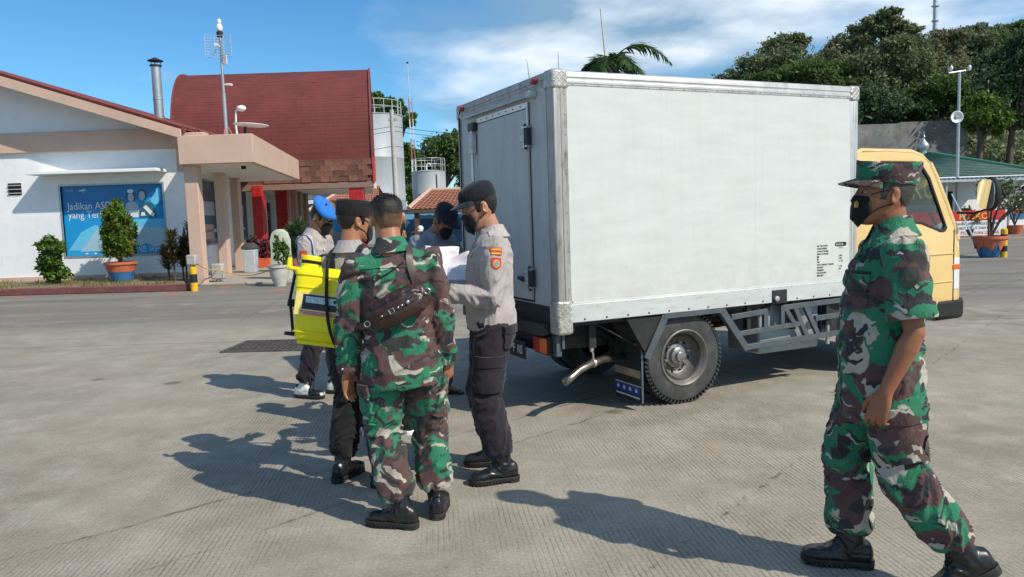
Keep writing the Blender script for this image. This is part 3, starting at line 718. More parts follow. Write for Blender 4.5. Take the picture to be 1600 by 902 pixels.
# ------------------------------------------------------------------ buildings
M = MATS
plain('white_render', (.80, .815, .82), .75, var=.05, scale=1.2, dirt=((.50, .50, .48), .25), bump=.08, bscale=40); plain('beige_paint', (.575, .40, .305), .7, var=.05, scale=1.5, dirt=((.36, .24, .19), .2)); plain('roof_red', (.20, .05, .042), .6, var=.15, scale=3); plain('kerb_red', (.17, .055, .05), .75, var=.2, dirt=((.25, .22, .2), .4)); plain('soil', (.20, .16, .10), .95, var=.3, scale=5, bump=.5, bscale=30)
plain('poster_blue', (.008, .30, .66), .35, var=.04); plain('poster_dark', (.006, .17, .45), .35, var=.05); plain('poster_mid', (.02, .36, .70), .35, var=.05); plain('poster_pale', (.36, .55, .66), .35, var=.04); plain('poster_sky', (.14, .54, .80), .35, var=.04); plain('print_white', (.74, .78, .80), .4, var=.04); plain('print_grey', (.40, .50, .56), .4, var=.1, scale=20); plain('print_hair', (.03, .07, .12), .4, var=.2); plain('print_teal', (.03, .13, .18), .4, var=.2, scale=20)
plain('frame_alu', (.42, .43, .44), .4, .6, var=.1); plain('dark_void', (.012, .013, .015), .8); plain('galv_pipe', (.46, .48, .48), .4, .75, var=.12, scale=4); plain('red_column', (.42, .012, .012), .4, var=.15, scale=6, dirt=((.55, .4, .38), .25)); plain('brown_column', (.26, .165, .125), .7, var=.08); plain('shingle', (.20, .085, .06), .85, var=.25, scale=8, rand=.35, bump=.3); plain('floor_tile', (.36, .34, .31), .6, var=.1); plain('ceiling_white', (.72, .70, .67), .8, var=.04); plain('antenna_grey', (.55, .56, .57), .4, .4, var=.1); plain('plastic_white', (.78, .78, .77), .4, var=.03)
plain('barrel_shingle', (.155, .034, .029), .8, var=.16, scale=1.4, bump=.35, bscale=14, bdist=.02, sc=(1, 1, 1)); plain('tank_white', (.38, .41, .43), .5, .1, var=.08, scale=1.5, dirt=((.40, .42, .43), .4), sc=(1, 1, .3)); plain('clay_tile', (.33, .135, .085), .85, var=.3, scale=7, dirt=((.14, .08, .06), .5)); plain('blue_sheet', (.035, .14, .28), .5, .1, var=.1); plain('sky_sheet', (.16, .42, .66), .5, var=.06); plain('old_wood', (.10, .065, .045), .85, var=.3); plain('rail_red', (.50, .05, .04), .5, var=.1); plain('dirty_wall', (.40, .39, .36), .9, var=.2, scale=1.5, dirt=((.16, .15, .13), .5)); plain('green_tile', (.12, .20, .155), .55, var=.15, scale=3); plain('metal_sheet', (.55, .58, .60), .4, .5, var=.1); plain('banner_red', (.55, .025, .02), .6, var=.05); plain('banner_white', (.74, .74, .72), .6, var=.05); plain('banner_yellow', (.80, .62, .02), .6, var=.05); plain('banner_black', (.04, .03, .05), .6); plain('sign_brown', (.055, .05, .035), .6, var=.2); plain('sign_yellow', (.42, .42, .04), .6, var=.1); plain('yellow_paint', (.72, .44, .015), .5, var=.1, dirt=((.2, .15, .05), .3)); plain('black_paint', (.015, .015, .016), .5); plain('terracotta', (.50, .13, .06), .7, var=.15, dirt=((.3, .12, .08), .3)); plain('pot_blue', (.03, .16, .36), .6, var=.15, dirt=((.2, .15, .12), .25)); plain('pot_stone', (.50, .47, .43), .85, var=.12, dirt=((.25, .22, .19), .4)); plain('concrete_pole', (.42, .40, .37), .85, var=.12); plain('mast_red', (.45, .16, .13), .6, var=.1); plain('line_yellow', (.50, .27, .06), .8, var=.15); plain('old_concrete', (.20, .195, .185), .95, var=.35, scale=.8, dirt=((.07, .065, .06), .7), bump=.4, bscale=8)
# ---- left office building
def office():
    Y = 22.4; T = thing('office_building', 'white single-storey building with beige trim and gabled red roof at left', 'building', (-15, Y, 0))
    o = Vector((-15, Y, 0)); L = lambda x, y, z: (x-o.x, y-o.y, z)
    X0, X1 = -24., -9.3; rx = -18.2
    def rz(x): return 4.30+(-9.15-x)*.330
    P = lambda n, mt, lo, hi, bev=0, par=T: one(n, M[mt], par, 'box', L(*lo), L(*hi), bevel=bev)
    # front wall: with gable, poster recess left open
    px0, px1, pz0, pz1 = -12.93, -9.99, .80, 2.82
    P('wall', 'white_render', (X0, Y, 0), (px0, Y+.25, 4.4)); P('wall', 'white_render', (px1, Y, 0), (X1, Y+.25, 4.4)); P('wall', 'white_render', (px0, Y, 0), (px1, Y+.25, pz0)); P('wall', 'white_render', (px0, Y, pz1), (px1, Y+.25, 4.4))
    m = MB(); pts = [(X0, 4.401), (X1-.05, 4.401), (X1-.05, rz(X1-.05)-.28), (rx, rz(rx)-.28), (X0, rz(rx)-.28-.33*(rx-X0))]; m.rings([[Vector(L(x, y, z)) for x, z in pts] for y in (Y+.02, Y+.25)]); m.build('gable', M['white_render'], T)
    m = MB(); m.rings([[Vector(L(x, y, z)) for x, z in ((X1, 0), (X1-.0, 4.2), (-14, 4.2), (-14, 0))] for y in (Y+.26, Y+.27)]); m.build('inner_wall', M['white_render'], T)
    P('plinth', 'beige_paint', (X0, Y-.05, 0), (X1+.02, Y-.002, .24))
    P('band_trim', 'beige_paint', (X0, Y-.10, 3.80), (X1+.04, Y-.002, 4.37), .01)
    # side wall, canted back
    def side(y): return -9.3-(y-22.3)*.165
    for y0, y1, z0, z1 in ((Y+.25, 24.2, 0, 4.0), (24.2, 26.6, 0, .95), (24.2, 26.6, 3.05, 4.0), (26.6, 29.6, 0, 4.), (29.6, 32.2, 0, .95), (29.6, 32.2, 3.05, 4.0), (32.2, 38, 0, 4.)):
        m = MB(); m.rings([[Vector(L(side(y)+dx, y, z)) for dx, z in ((0, z0), (-.25, z0), (-.25, z1), (0, z1))] for y in (y0, y1)]); m.build('side_wall', M['white_render'], T)
    for y0, y1, c1, c2 in ((24.2, 26.6, 'poster_dark', 'beige_paint'), (29.6, 32.2, 'print_teal', 'poster_mid')):
        m = MB(); m.rings([[Vector(L(side(y)+dx, y, z)) for dx, z in ((-.08, .95), (-.12, .95), (-.12, 3.05), (-.08, 3.05))] for y in (y0, y1)]); w = m.build('window_poster', M[c1 if c1 == 'print_teal' else 'print_teal'], T)
        for ya, yb, za, zb, mt in ((y0+.1, y1-.5, .97, 1.6, c2), (y0+.2, y1-.25, 1.9, 2.35, 'print_grey'), (y0+.35, y1-.4, 2.35, 2.7, 'print_hair'), (y0+.5, y1-.1, 1.35, 1.45, 'print_white'), (y0+.02, y1-.02, .96, 1.12, 'poster_mid')):
            m = MB(); m.rings([[Vector(L(side(y)+dx, y, z)) for dx, z in ((-.074, za), (-.079, za), (-.079, zb), (-.074, zb))] for y in (ya, yb)]); m.build('poster_print', M[mt], w)
        m = MB(); 
        for za, zb in ((.93, .99), (3.01, 3.07)): m.rings([[Vector(L(side(y)+dx, y, z)) for dx, z in ((.012, za), (-.09, za), (-.09, zb), (.012, zb))] for y in (y0-.03, y1+.03)])
        for ya, yb in ((y0-.03, y0+.03), (y1-.03, y1+.03)): m.rings([[Vector(L(side(y)+dx, y, z)) for dx, z in ((.011, .99), (-.09, .99), (-.09, 3.01), (.011, 3.01))] for y in (ya, yb)])
        m.build('window_frame', M['frame_alu'], T)
    # roof
    for a, b_, nm in ((-8.95, rx, 'right'), (rx, X0-1, 'left')):
        m = MB(); za, zb = (rz(a), rz(b_)) if nm == 'right' else (rz(rx), rz(rx)-.33*(rx-b_)); m.rings([[Vector(L(x, y, z)) for x, z in ((a, za), (b_, zb), (b_, zb+.05), (a, za+.05))] for y in (21.55, 40)]); rf = m.build('roof_slope', M['roof_red'], T)
        if nm == 'right':
            n = 42
            for k in range(n):
                y = 21.6+k*.44; m = MB(); m.tube([L(a+.02, y, za+.07), L(b_, y, zb+.07)], (.11, .035), 8); m.build('roof_ridge', M['roof_red'], rf, True)
    m = MB(); zz = lambda x: rz(x)
    m.rings([[Vector(L(x, y, z)) for x, z in ((-8.97, rz(-8.97)-.01), (rx, rz(rx)-.01), (rx, rz(rx)-.30), (-8.97, rz(-8.97)-.26))] for y in (21.44, 21.545)]); m.build('bargeboard', M['beige_paint'], T)
    m = MB(); m.rings([[Vector(L(x, y, z)) for x, z in ((rx, rz(rx)-.01), (X0-1, rz(rx)-.33*(rx-X0+1)-.01), (X0-1, rz(rx)-.33*(rx-X0+1)-.30), (rx, rz(rx)-.30))] for y in (21.44, 21.545)]); m.build('bargeboard', M['beige_paint'], T)
    P('eave_end', 'beige_paint', (-9.4, 21.9, 3.88), (-8.5, 22.28, 4.18), .01)
    P('ledge', 'white_render', (-13.45, Y-.68, 3.13), (-9.82, Y-.002, 3.22), .012)
    # vent with slats
    v = P('vent', 'dark_void', (-14.42, Y-.01, 2.62), (-14.04, Y+.01, 2.96)); 
    for k in range(3): m = MB(); m.box(L(-14.42, Y-.05, 2.66+k*.11), L(-14.04, Y-.0, 2.685+k*.11)); m.build('slat', M['dirty_wall'], v)
    # poster in the window recess
    pb = P('poster', 'poster_blue', (px0, Y+.06, pz0), (px1, Y+.09, pz1))
    def flat(poly, mt, d, name='print'):
        m = MB(); m.rings([[Vector(L(px0+(px1-px0)*x, y, pz0+(pz1-pz0)*z)) for x, z in poly] for y in (Y+.058-d, Y+.0595-d)]); return m.build(name, M[mt], pb)
    flat([(0, 1), (1, 1), (1, .70), (.55, .66), (0, .66)], 'poster_dark', .001); flat([(.36, .52), (.95, .93), (.95, .5), (.62, .5)], 'poster_blue', .002); flat([(.02, .08), (.16, .34), (.30, .44), (.42, .40), (.2, .08)], 'poster_sky', .0015); flat([(.13, .06), (.40, .50), (1, .50), (1, .06)], 'poster_pale', .003); flat([(.5, .50), (1, .50), (1, .36), (.62, .42)], 'poster_sky', .004); flat([(.86, .78), (.945, .94), (.95, .72), (.90, .70)], 'poster_sky', .003)
    flat([(0, .0), (1, .0), (1, .065), (0, .065)], 'poster_mid', .005); flat([(.70, .065), (.71, .12), (.74, .15), (.78, .16), (.83, .14), (.86, .12), (1, .12), (1, .065)], 'poster_mid', .006)
    def ov(cx, cz, rx_, rz_, n=18, a0=0, a1=2*PI): return [(cx+rx_*math.cos(a0+(a1-a0)*k/n), cz+rz_*math.sin(a0+(a1-a0)*k/n)) for k in range(n if a1-a0 > 6.2 else n+1)]
    flat(ov(.675, .83, .045, .09), 'print_hair', .004, 'portrait_hair'); flat(ov(.675, .815, .03, .065), 'print_grey', .006, 'portrait_face'); flat([(.62, .55), (.61, .66), (.635, .74), (.67, .76), (.72, .75), (.745, .68), (.75, .54)], 'print_grey', .005, 'portrait_body'); flat(ov(.675, .905, .032, .028), 'print_white', .0065, 'hair_band'); flat([(.64, .53), (.65, .63), (.72, .63), (.74, .53)], 'print_white', .0062, 'portrait_sleeve')
    flat(ov(.79, .85, .045, .085), 'print_hair', .004, 'portrait_hair'); flat(ov(.785, .835, .032, .068), 'print_grey', .006, 'portrait_face'); flat([(.745, .52), (.75, .66), (.79, .735), (.85, .75), (.90, .70), (.92, .52)], 'print_teal', .005, 'portrait_body'); flat([(.79, .67), (.82, .70), (.90, .57), (.885, .53), (.86, .55)], 'print_white', .0065, 'portrait_hand'); flat([(.76, .55), (.77, .60), (.80, .60), (.81, .55)], 'print_white', .0065, 'portrait_hand')
    rot = (PI/2, 0, 0); wd = px1-px0; ht = pz1-pz0
    tp = lambda x, z, d=.008: L(px0+wd*x, Y+.058-d, pz0+ht*z)
    text_obj('Jadikan ASDP', .30, M['print_white'], 'poster_lettering', pb, tp(.045, .665), rot, .86, depth=.001); text_obj('yang Terbaik', .30, M['print_white'], 'poster_lettering', pb, tp(.045, .54), rot, .86, depth=.001)
    text_obj('191', .13, M['print_white'], 'poster_lettering', pb, tp(.735, .075), rot, .95); text_obj('24 JAM', .14, M['print_white'], 'poster_lettering', pb, tp(.82, .045), rot, .95); text_obj('LAYANAN', .06, M['print_white'], 'poster_lettering', pb, tp(.82, .105), rot, .95)
    m = MB(); c = tp(.765, .095); m.tube([(c[0]+.115*math.cos(a), c[1], c[2]+.115*math.sin(a)) for a in [1.3+4.2*k/16 for k in range(17)]], .010, 5); m.build('print', M['print_white'], pb)
    text_obj('BUMN', .075, M['print_grey'], 'poster_lettering', pb, tp(.04, .92), rot, 1); flat([(.16, .93), (.20, .945), (.24, .96), (.22, .94), (.25, .935), (.20, .925)], 'print_white', .004, 'logo_wave'); text_obj('asdp', .05, M['print_grey'], 'poster_lettering', pb, tp(.20, .895), rot, 1)
    for k in range(3): P('poster_icon', 'print_white', (px0+.55+k*.25, Y+.048, pz0+.04), (px0+.63+k*.25, Y+.05, pz0+.08), 0, pb)
    fr = MB(); 
    for lo, hi in (((px0-.05, Y-.015, pz0-.05), (px0, Y+.1, pz1+.05)), ((px1, Y-.015, pz0-.05), (px1+.05, Y+.1, pz1+.05)), ((px0, Y-.015, pz0-.05), (px1, Y+.1, pz0)), ((px0, Y-.015, pz1), (px1, Y+.1, pz1+.05))): fr.box(L(*lo), L(*hi))
    fr.build('window_frame', M['frame_alu'], T)
    # canopy slab and its columns
    F = [(-8.36, 19.8), (-6.46, 19.8), (-7.66, 28.5), (-10.6, 28.5), (-9.6, 22.42), (-9.0, 22.25)]
    cn = MB(); cn.rings([[Vector(L(x, y, z)) for x, y in F] for z in (3.13, 3.85)]); ca = cn.build('canopy', M['beige_paint'], T, bevel=.012)
    m = MB(); m.rings([[Vector(L(x, y, z)) for x, y in [(-8.26, 19.95), (-6.60, 19.95), (-7.75, 28.4), (-10.5, 28.4), (-9.5, 22.5), (-9.0, 22.3)]] for z in (3.122, 3.129)]); m.build('soffit', M['ceiling_white'], ca)
    m = MB(); m.lathe([(.06, 3.04), (.07, 3.12)], 12, Matrix.Translation(L(-7.1, 20.9, 0))); m.build('soffit_lamp', M['dark_void'], ca)
    for x0, x1, y0, y1, nm in ((-8.38, -8.04, 20.1, 20.4, 'c'), (-8.80, -8.53, 23.2, 23.5, 'c'), (-9.33, -9.07, 26.0, 26.3, 'c')):
        P('column', 'beige_paint', (x0, y0, 0), (x1, y1, 3.121), .012)
    rc = P('red_column', 'red_column', (-9.72, 29.3, 0), (-9.35, 29.75, 3.0), .01)
    return T
office()
def on_roof():
    # chimney flue
    Y = 26.0; p = at(249, 182, Y); T = thing('chimney_flue', 'galvanised round chimney flue with dark cap behind the office roof', 'chimney', (p.x, Y, 3.6)); zt = zat(242, 90, Y)-3.6
    one('flue_pipe', M['galv_pipe'], T, 'lathe', [(.15, 0), (.15, zt-.28)], 20, smooth=True); 
    for k in range(4): one('collar', M['galv_pipe'], T, 'lathe', [(.152, .5+k*.55), (.162, .51+k*.55), (.162, .54+k*.55), (.152, .55+k*.55)], 20, smooth=True)
    one('rain_cap', M['steel_dark_roof'], T, 'lathe', [(.02, zt+.0), (.24, zt-.10), (.25, zt-.12), (.2, zt-.12), (.02, zt-.06)], 20, smooth=True)
    one('cap_collar', M['steel_dark_roof'], T, 'lathe', [(.16, zt-.30), (.19, zt-.29), (.19, zt-.25), (.16, zt-.24)], 20, smooth=True)
    for k in range(3): a = k*2.1; one('strut', M['steel_dark_roof'], T, 'tube', [(.15*math.cos(a), .15*math.sin(a), zt-.26), (.18*math.cos(a), .18*math.sin(a), zt-.1)], .012, 6)
    # camera mast with grid antenna, standing on the canopy
    Y = 22.0; b = at(354, 212, Y); b.z = 3.853; h = zat(347, 36, Y)-b.z; T = thing('antenna_mast', 'grey steel mast with grid dish and dome camera above the canopy', 'mast', b)
    one('pole', M['galv_pipe'], T, 'tube', [(0, 0, 0), (0, 0, h*.42)], .055, 12, smooth=True); one('pole', M['galv_pipe'], T, 'tube', [(0, 0, h*.42), (0, 0, h*.9)], .04, 12, smooth=True)
    for k in range(3): a = k*2.1+.5; one('stay', M['mast_red'], T, 'tube', [(.28*math.cos(a), .28*math.sin(a), 0), (0, 0, .55)], .018, 6)
    g = empty('grid_dish', (0, -.1, h*.80)); g.parent = T; w, hh = .36, .30
    for i in range(9): z = -hh+i*hh/4; one('grid_rod', M['antenna_grey'], g, 'tube', [(x*w, -.12*(1-x*x)*0-.10*x*x, z) for x in (-1, -.5, 0, .5, 1)], .008, 5)
    for x in (-1, -.33, .33, 1): one('grid_rib', M['antenna_grey'], g, 'tube', [(x*w, -.10*x*x, -hh), (x*w, -.10*x*x, hh)], .011, 5)
    one('feed_horn', M['plastic_white'], g, 'tube', [(0, 0, 0), (0, -.28, 0)], [.03, .045], 10, smooth=True)
    one('dome_camera', M['plastic_white'], T, 'sphere', (0, 0, h*.96), (.09, .09, .13), 14, 10, smooth=True); one('camera_cap', M['plastic_white'], T, 'lathe', [(.06, h*1.0), (.05, h*1.03), (.01, h*1.035)], 12, smooth=True); one('camera_collar', M['dark_void'], T, 'lathe', [(.085, h*.885), (.09, h*.92), (.06, h*.935)], 14, smooth=True)
    one('radio_box', M['plastic_white'], T, 'box', (.06, -.04, h*.66), (.14, .05, h*.74)); one('side_camera', M['plastic_white'], T, 'tube', [(0, 0, h*.49), (.12, -.02, h*.49), (.26, -.04, h*.485)], [.02, .03, .035], 8, smooth=True)
    # flood lamp arm and flat panel antenna
    b = at(372, 209, 22.6); b.z = 3.853; T = thing('lamp_bracket', 'white hooded lamp on a bent tube above the canopy', 'lamp', b); h = zat(372, 168, 22.6)-b.z
    one('arm', M['plastic_white'], T, 'tube', [(0, 0, 0), (-.05, 0, h*.5), (-.02, 0, h*.9), (.06, 0, h), (.12, 0, h)], .028, 8, smooth=True); one('hood', M['plastic_white'], T, 'sphere', (.14, 0, h-.03), (.14, .12, .09), 14, 8, smooth=True)
    b = at(392, 197, 21.0); T = thing('dish_antenna', 'white flat dish antenna lying nearly level on the canopy edge', 'antenna', (b.x, 21.0, 3.853)); z = max(.14, b.z-3.853)
    m = MB(); m.lathe([(.02, 0), (.4, .03), (.46, .055), (.46, .07), (.02, .02)], 28, Matrix.Translation((0, 0, z-.03)) @ Matrix.Rotation(R(4), 4, 'Y')); m.build('dish', M['plastic_white'], T, True); one('foot', M['steel_dark_roof'], T, 'tube', [(-.2, 0, 0), (-.15, 0, z-.02)], .04, 8); one('foot', M['steel_dark_roof'], T, 'box', (-.35, -.2, 0), (.05, .2, .03))
plain('steel_dark_roof', (.035, .032, .032), .55, .3, var=.2)
on_roof()
# ---- terminal hall with the red barrel roof
def barrel():
    T = thing('terminal_hall', 'hall with a big dark red barrel roof on red columns behind the office', 'building', (-9, 30, 0)); o = Vector((-9, 30, 0)); L = lambda x, y, z: Vector((x-o.x, y-o.y, z))
    XL, XR = -12.72, -5.12; YC, ZE = 33.2, 3.90; RY, RZ = 3.6, 3.85; n = 44
    def pt(x, a, r=0): c_ = math.cos(a); y = YC-(RY+r)*math.copysign(abs(c_)**.80, c_); return L(x-(y-29.6)*.165, y, ZE+(RZ+r)*abs(math.sin(a))**.80)
    m = MB()
    for k in range(n):
        a0 = PI/2*k/n; a1 = PI/2*(k+1.25)/n; nx = 26
        for j in range(nx):
            x0 = XL+(XR-XL)*j/nx; x1 = XL+(XR-XL)*(j+1)/nx; dj = .005*mnoise.noise(Vector((j*.7, k*.9, 0)))
            m.rings([[pt(x, a0, .016+dj), pt(x, a1, .012), pt(x, a1, -.01), pt(x, a0, -.01)] for x in (x0, x1-.002)])
    rf = m.build('shingle_course', M['barrel_shingle'], T); rf['kind'] = 'stuff'
    m = MB(); m.rings([[pt(x, PI*k/40, -.03) for k in range(41)]+[pt(x, PI*k/40, -.2) for k in range(40, -1, -1)] for x in (XL+.03, XR-.03)]); m.build('roof_shell', M['barrel_shingle'], T)
    for x0, x1 in ((XL-.03, XL+.05), (XR-.05, XR+.03)):
        m = MB(); m.rings([[pt(x, PI*k/40, .075) for k in range(41)]+[pt(x, PI*k/40, -.25) for k in range(40, -1, -1)] for x in (x0, x1)]); m.build('verge', M['roof_red'], T)
    # straight shingled skirt under the curve, each shingle its own piece
    lib = []
    for v in range(3):
        mm = MB(); w = .36; mm.box((0, -.03, 0), (w*.985, 0, .215), Matrix.Rotation(R(3), 4, 'X')); me = mm.mesh('shingle'); me.materials.append(M['shingle']); lib.append(me)
    random.seed(4)
    sk = empty('shingle_skirt', L((XL+XR)/2, 29.5, 3.5)); sk.parent = T
    x_lo = -9.3
    for r in range(4):
        x = x_lo-(.18 if r % 2 else 0)
        while x < XR-.3:
            q = bpy.data.objects.new('shingle', random.choice(lib)); COL.objects.link(q); q.parent = sk; q.location = L(x, 29.56-.012*(r % 2), 3.08+r*.205)-sk.location; q.scale = (1, random.uniform(.8, 1.7), 1); x += .36
    mm = MB(); mm.box(L(XL, 29.57, 3.05), L(XR, 29.75, 3.93)); mm.build('skirt_board', M['shingle'], T)
    mm = MB(); mm.box(L(XR-.02, 29.5, 3.04), L(XR+.05, 29.8, 3.95)); mm.build('skirt_end', M['rail_red'], T)
    one('beam', M['brown_column'], T, 'box', L(XL, 29.55, 2.82), L(XR-.03, 29.95, 3.045), bevel=.01)
    zc = 2.82
    m = MB(); m.rings([[L(x-(y-29.6)*.18, y, z) for x, y in ((XL, 29.96), (XR-.05, 29.96), (XR-.05, 39.4), (XL, 39.4))] for z in (2.95, 3.0)]); m.build('ceiling', M['ceiling_white'], T)
    for px0, px1, Y in ((545, 567, 29.6),):
        one('red_column', M['red_column'], T, 'box', L(xat(px0, 300, Y), Y-.0, 0), L(xat(px1, 300, Y), Y+.45, 3.05), bevel=.01)
    for px0, px1, Y, mt in ((432, 450, 33.0, 'red_column'), (455, 463, 32.0, 'brown_column'), (464, 471, 34.5, 'brown_column'), (473, 480, 37, 'brown_column'), (410, 411, 31, 'brown_column')):
        one('column', M[mt], T, 'box', L(xat(px0, 340, Y), Y, 0), L(xat(px1, 340, Y), Y+.4, 2.95), bevel=.01)
    Yb = 38.5; dx0, dx1 = xat(408, 350, Yb), xat(422, 350, Yb)
    for x0, x1, z0, z1 in ((-16, dx0, 0, 3.0), (dx1, xat(455, 340, Yb), 0, 3.), (dx0, dx1, 2.55, 3.)): one('back_wall', M['white_render'], T, 'box', L(x0, Yb, z0), L(x1, Yb+.2, z1))
    one('doorway', M['dark_void'], T, 'box', L(dx0, Yb+.12, 0), L(dx1, Yb+.16, 2.55)); one('door_sign', M['beige_paint'], T, 'box', L(dx0, Yb+.05, 1.75), L(dx1, Yb+.11, 2.2))
    f = MB(); 
    for a, b_, z0, z1 in ((dx0-.06, dx0+.03, 0, 2.6), (dx1-.03, dx1+.06, 0, 2.6)): f.box(L(a, Yb-.03, z0), L(b_, Yb+.11, z1))
    f.box(L(dx0-.06, Yb-.028, 2.52), L(dx1+.06, Yb+.11, 2.6)); f.build('door_frame', M['brown_column'], T)
    m = MB(); m.rings([[L(x-(y-29.6)*.18, y, z) for x, y in ((XL, 29.1), (XR, 29.1), (XR, 39), (XL, 39))] for z in (0, .14)]); m.build('floor_step', M['concrete_plain'], T, bevel=.02)
    one('name_board', M['plastic_white'], T, 'box', L(xat(567, 284, 29.7), 29.75, 2.78), L(xat(587, 284, 29.7), 29.85, 3.0))
barrel()
# planter bed, kerb and pavement by the office
def forecourt():
    k = MB(); k.rings([[Vector((x, y, z)) for x, y in ((-30, 19.05), (-12.6, 18.85), (-7.85, 18.55), (-7.75, 18.75), (-12.6, 19.02), (-30, 19.22))] for z in (0, .17)]); tag(k.build('kerb', M['kerb_red'], None, bevel=.02), kind='structure')
    b = MB(); b.rings([[Vector((x, y, z)) for x, y in ((-30, 19.1), (-12.6, 18.95), (-7.85, 18.68), (-8.6, 20.1), (-9.2, 22.34), (-30, 22.34))] for z in (.01, .12)]); tag(b.build('planting_bed', M['soil']), kind='structure')
    p = MB(); p.rings([[Vector((x, y, z)) for x, y in ((-8.55, 20.05), (-5.5, 19.95), (-6.6, 29.0), (-10.5, 29.0), (-9.35, 22.35))] for z in (.0, .05)]); tag(p.build('pavement', M['concrete_plain'], None, bevel=.01), kind='structure')
forecourt()
def tank(name, label, px0, px1, pyt, Y, rail, depth_c, mat='tank_white', group=None):
    xa, xb = xat(px0, 250, Y), xat(px1, 250, Y); r = (xb-xa)/2; zt = zat((px0+px1)/2, pyt, Y); T = thing(name, label, 'tank', ((xa+xb)/2, Y+r, 0))
    one('shell', M[mat], T, 'lathe', [(r, 0), (r, zt*.33), (r*1.006, zt*.333), (r*1.006, zt*.34), (r, zt*.343), (r, zt*.66), (r*1.006, zt*.663), (r*1.006, zt*.67), (r, zt*.673), (r, zt-.05), (r*1.02, zt-.04), (r*1.02, zt), (r*.5, zt+r*.08), (.01, zt+r*.1)], 48, smooth=True)
    nr = rail
    for k in range(nr):
        a = 2*PI*k/nr; one('rail_post', M['antenna_grey'], T, 'tube', [(r*.98*math.cos(a), r*.98*math.sin(a), zt), (r*.98*math.cos(a), r*.98*math.sin(a), zt+.95)], .025, 6)
    for z in (.5, .95): one('handrail', M['antenna_grey'], T, 'tube', [(r*.98*math.cos(2*PI*k/40), r*.98*math.sin(2*PI*k/40), zt+z) for k in range(41)], .022, 6)
    if rail < 15: one('fill_pipe', M['steel_dark_roof'], T, 'tube', [(r*.55, -r*.88, zt*.1), (r*.55, -r*.88, zt*.93), (r*.5, -r*.8, zt*.96)], .04, 8, smooth=True)
    one('vent_pipe', M['plastic_white'], T, 'tube', [(-.1, -.3, zt), (-.1, -.3, zt+.45), (0, -.3, zt+.6), (.15, -.3, zt+.6), (.2, -.3, zt+.45)], .05, 8, smooth=True)
    return T
tank('storage_tank', 'tall pale storage tank right behind the barrel roof', 520, 624, 176, 52, 20, 0); tank('storage_tank', 'short white storage tank with railing behind the tiled shelter', 639, 693, 267, 58, 10, 0)
def poles():
    Y = 44; b = at(620, 320, Y); T = thing('utility_pole', 'weathered concrete utility pole beside the tall tank', 'pole', (b.x, Y, 0)); h = zat(614, 172, Y); one('shaft', M['concrete_pole'], T, 'tube', [(0, 0, 0), (-.05, 0, h)], [.17, .12], 12, smooth=True); one('cross_arm', M['concrete_pole'], T, 'box', (-.25, -.08, h-.6), (.25, .08, h-.45))
    T2 = thing('power_line', 'thin black cables strung across the yard from the pole', 'cable', (b.x, Y, h-.9))
    for dz, x1 in ((0, 9.0), (-.25, 9.0), (-1.1, 9)):
        for x_end in (x1, -9):
            pts = [(x_end*t, 0, dz-1.0*4*t*(1-t)*.35-.45*t*(x_end > 0)) for t in [k/10 for k in range(11)]]; one('cable', M['rubber_line'], T2, 'tube', pts, .014, 5)
    Y = 60; b = at(647, 245, Y); T = thing('lattice_mast', 'thin red and white lattice radio mast above the short tank', 'mast', (b.x, Y, 0)); h = zat(643, 98, Y); n = 14
    for q in range(3):
        a = q*2.1
        for k in range(n): one('leg_section', M['mast_red' if k % 4 < 2 else 'plastic_white'], T, 'tube', [(.16*math.cos(a)-.15*k/n, .16*math.sin(a), h*.8*k/n), (.16*math.cos(a)-.15*(k+1)/n, .16*math.sin(a), h*.8*(k+1)/n)], .03, 5)
    for k in range(22): z = h*.8*k/22; a = k*2.1; one('brace', M['mast_red'], T, 'tube', [(.16*math.cos(a)-.15*k/22, .16*math.sin(a), z), (.16*math.cos(a+2.1)-.15*k/22, .16*math.sin(a+2.1), z+h*.8/22)], .014, 4)
    one('whip', M['antenna_grey'], T, 'tube', [(-.15, 0, h*.78), (-.2, 0, h)], [.04, .03], 6); one('beacon', M['steel_dark_roof'], T, 'sphere', (-.2, 0, h), .09, 8, 6)
plain('rubber_line', (.015, .015, .015), .8); poles()
# ---- tiled shelters and blue fence in the middle distance
def tiles(parent, a, b, c, d, nu, nv, mat):
    """rows of curved clay tiles over the quad a-b (eave) d-c (ridge)"""
    a, b, c, d = map(Vector, (a, b, c, d)); m = MB(); nrm = (b-a).cross(d-a).normalized()
    if nrm.z < 0: nrm = -nrm
    for i in range(nu):
        for j in range(nv):
            ring = []
            for t in (j/nv-.01, (j+1.15)/nv):
                t = min(max(t, 0), 1); lo = a.lerp(d, t); hi = b.lerp(c, t); lift = .03*(1-(t*nv-j)) ; row = []
                for q in range(5): u = (i+q/4)/nu; row.append(lo.lerp(hi, u)+nrm*(.035*math.sin(PI*q/4)+max(0, lift)+.01*mnoise.noise(Vector((i, j, 0)))))
                ring.append(row)
            m.rings(ring, cap=False, closed=False)
    o = m.build('roof_tile', mat, parent, True, ang=50); o['kind'] = 'stuff'; return o
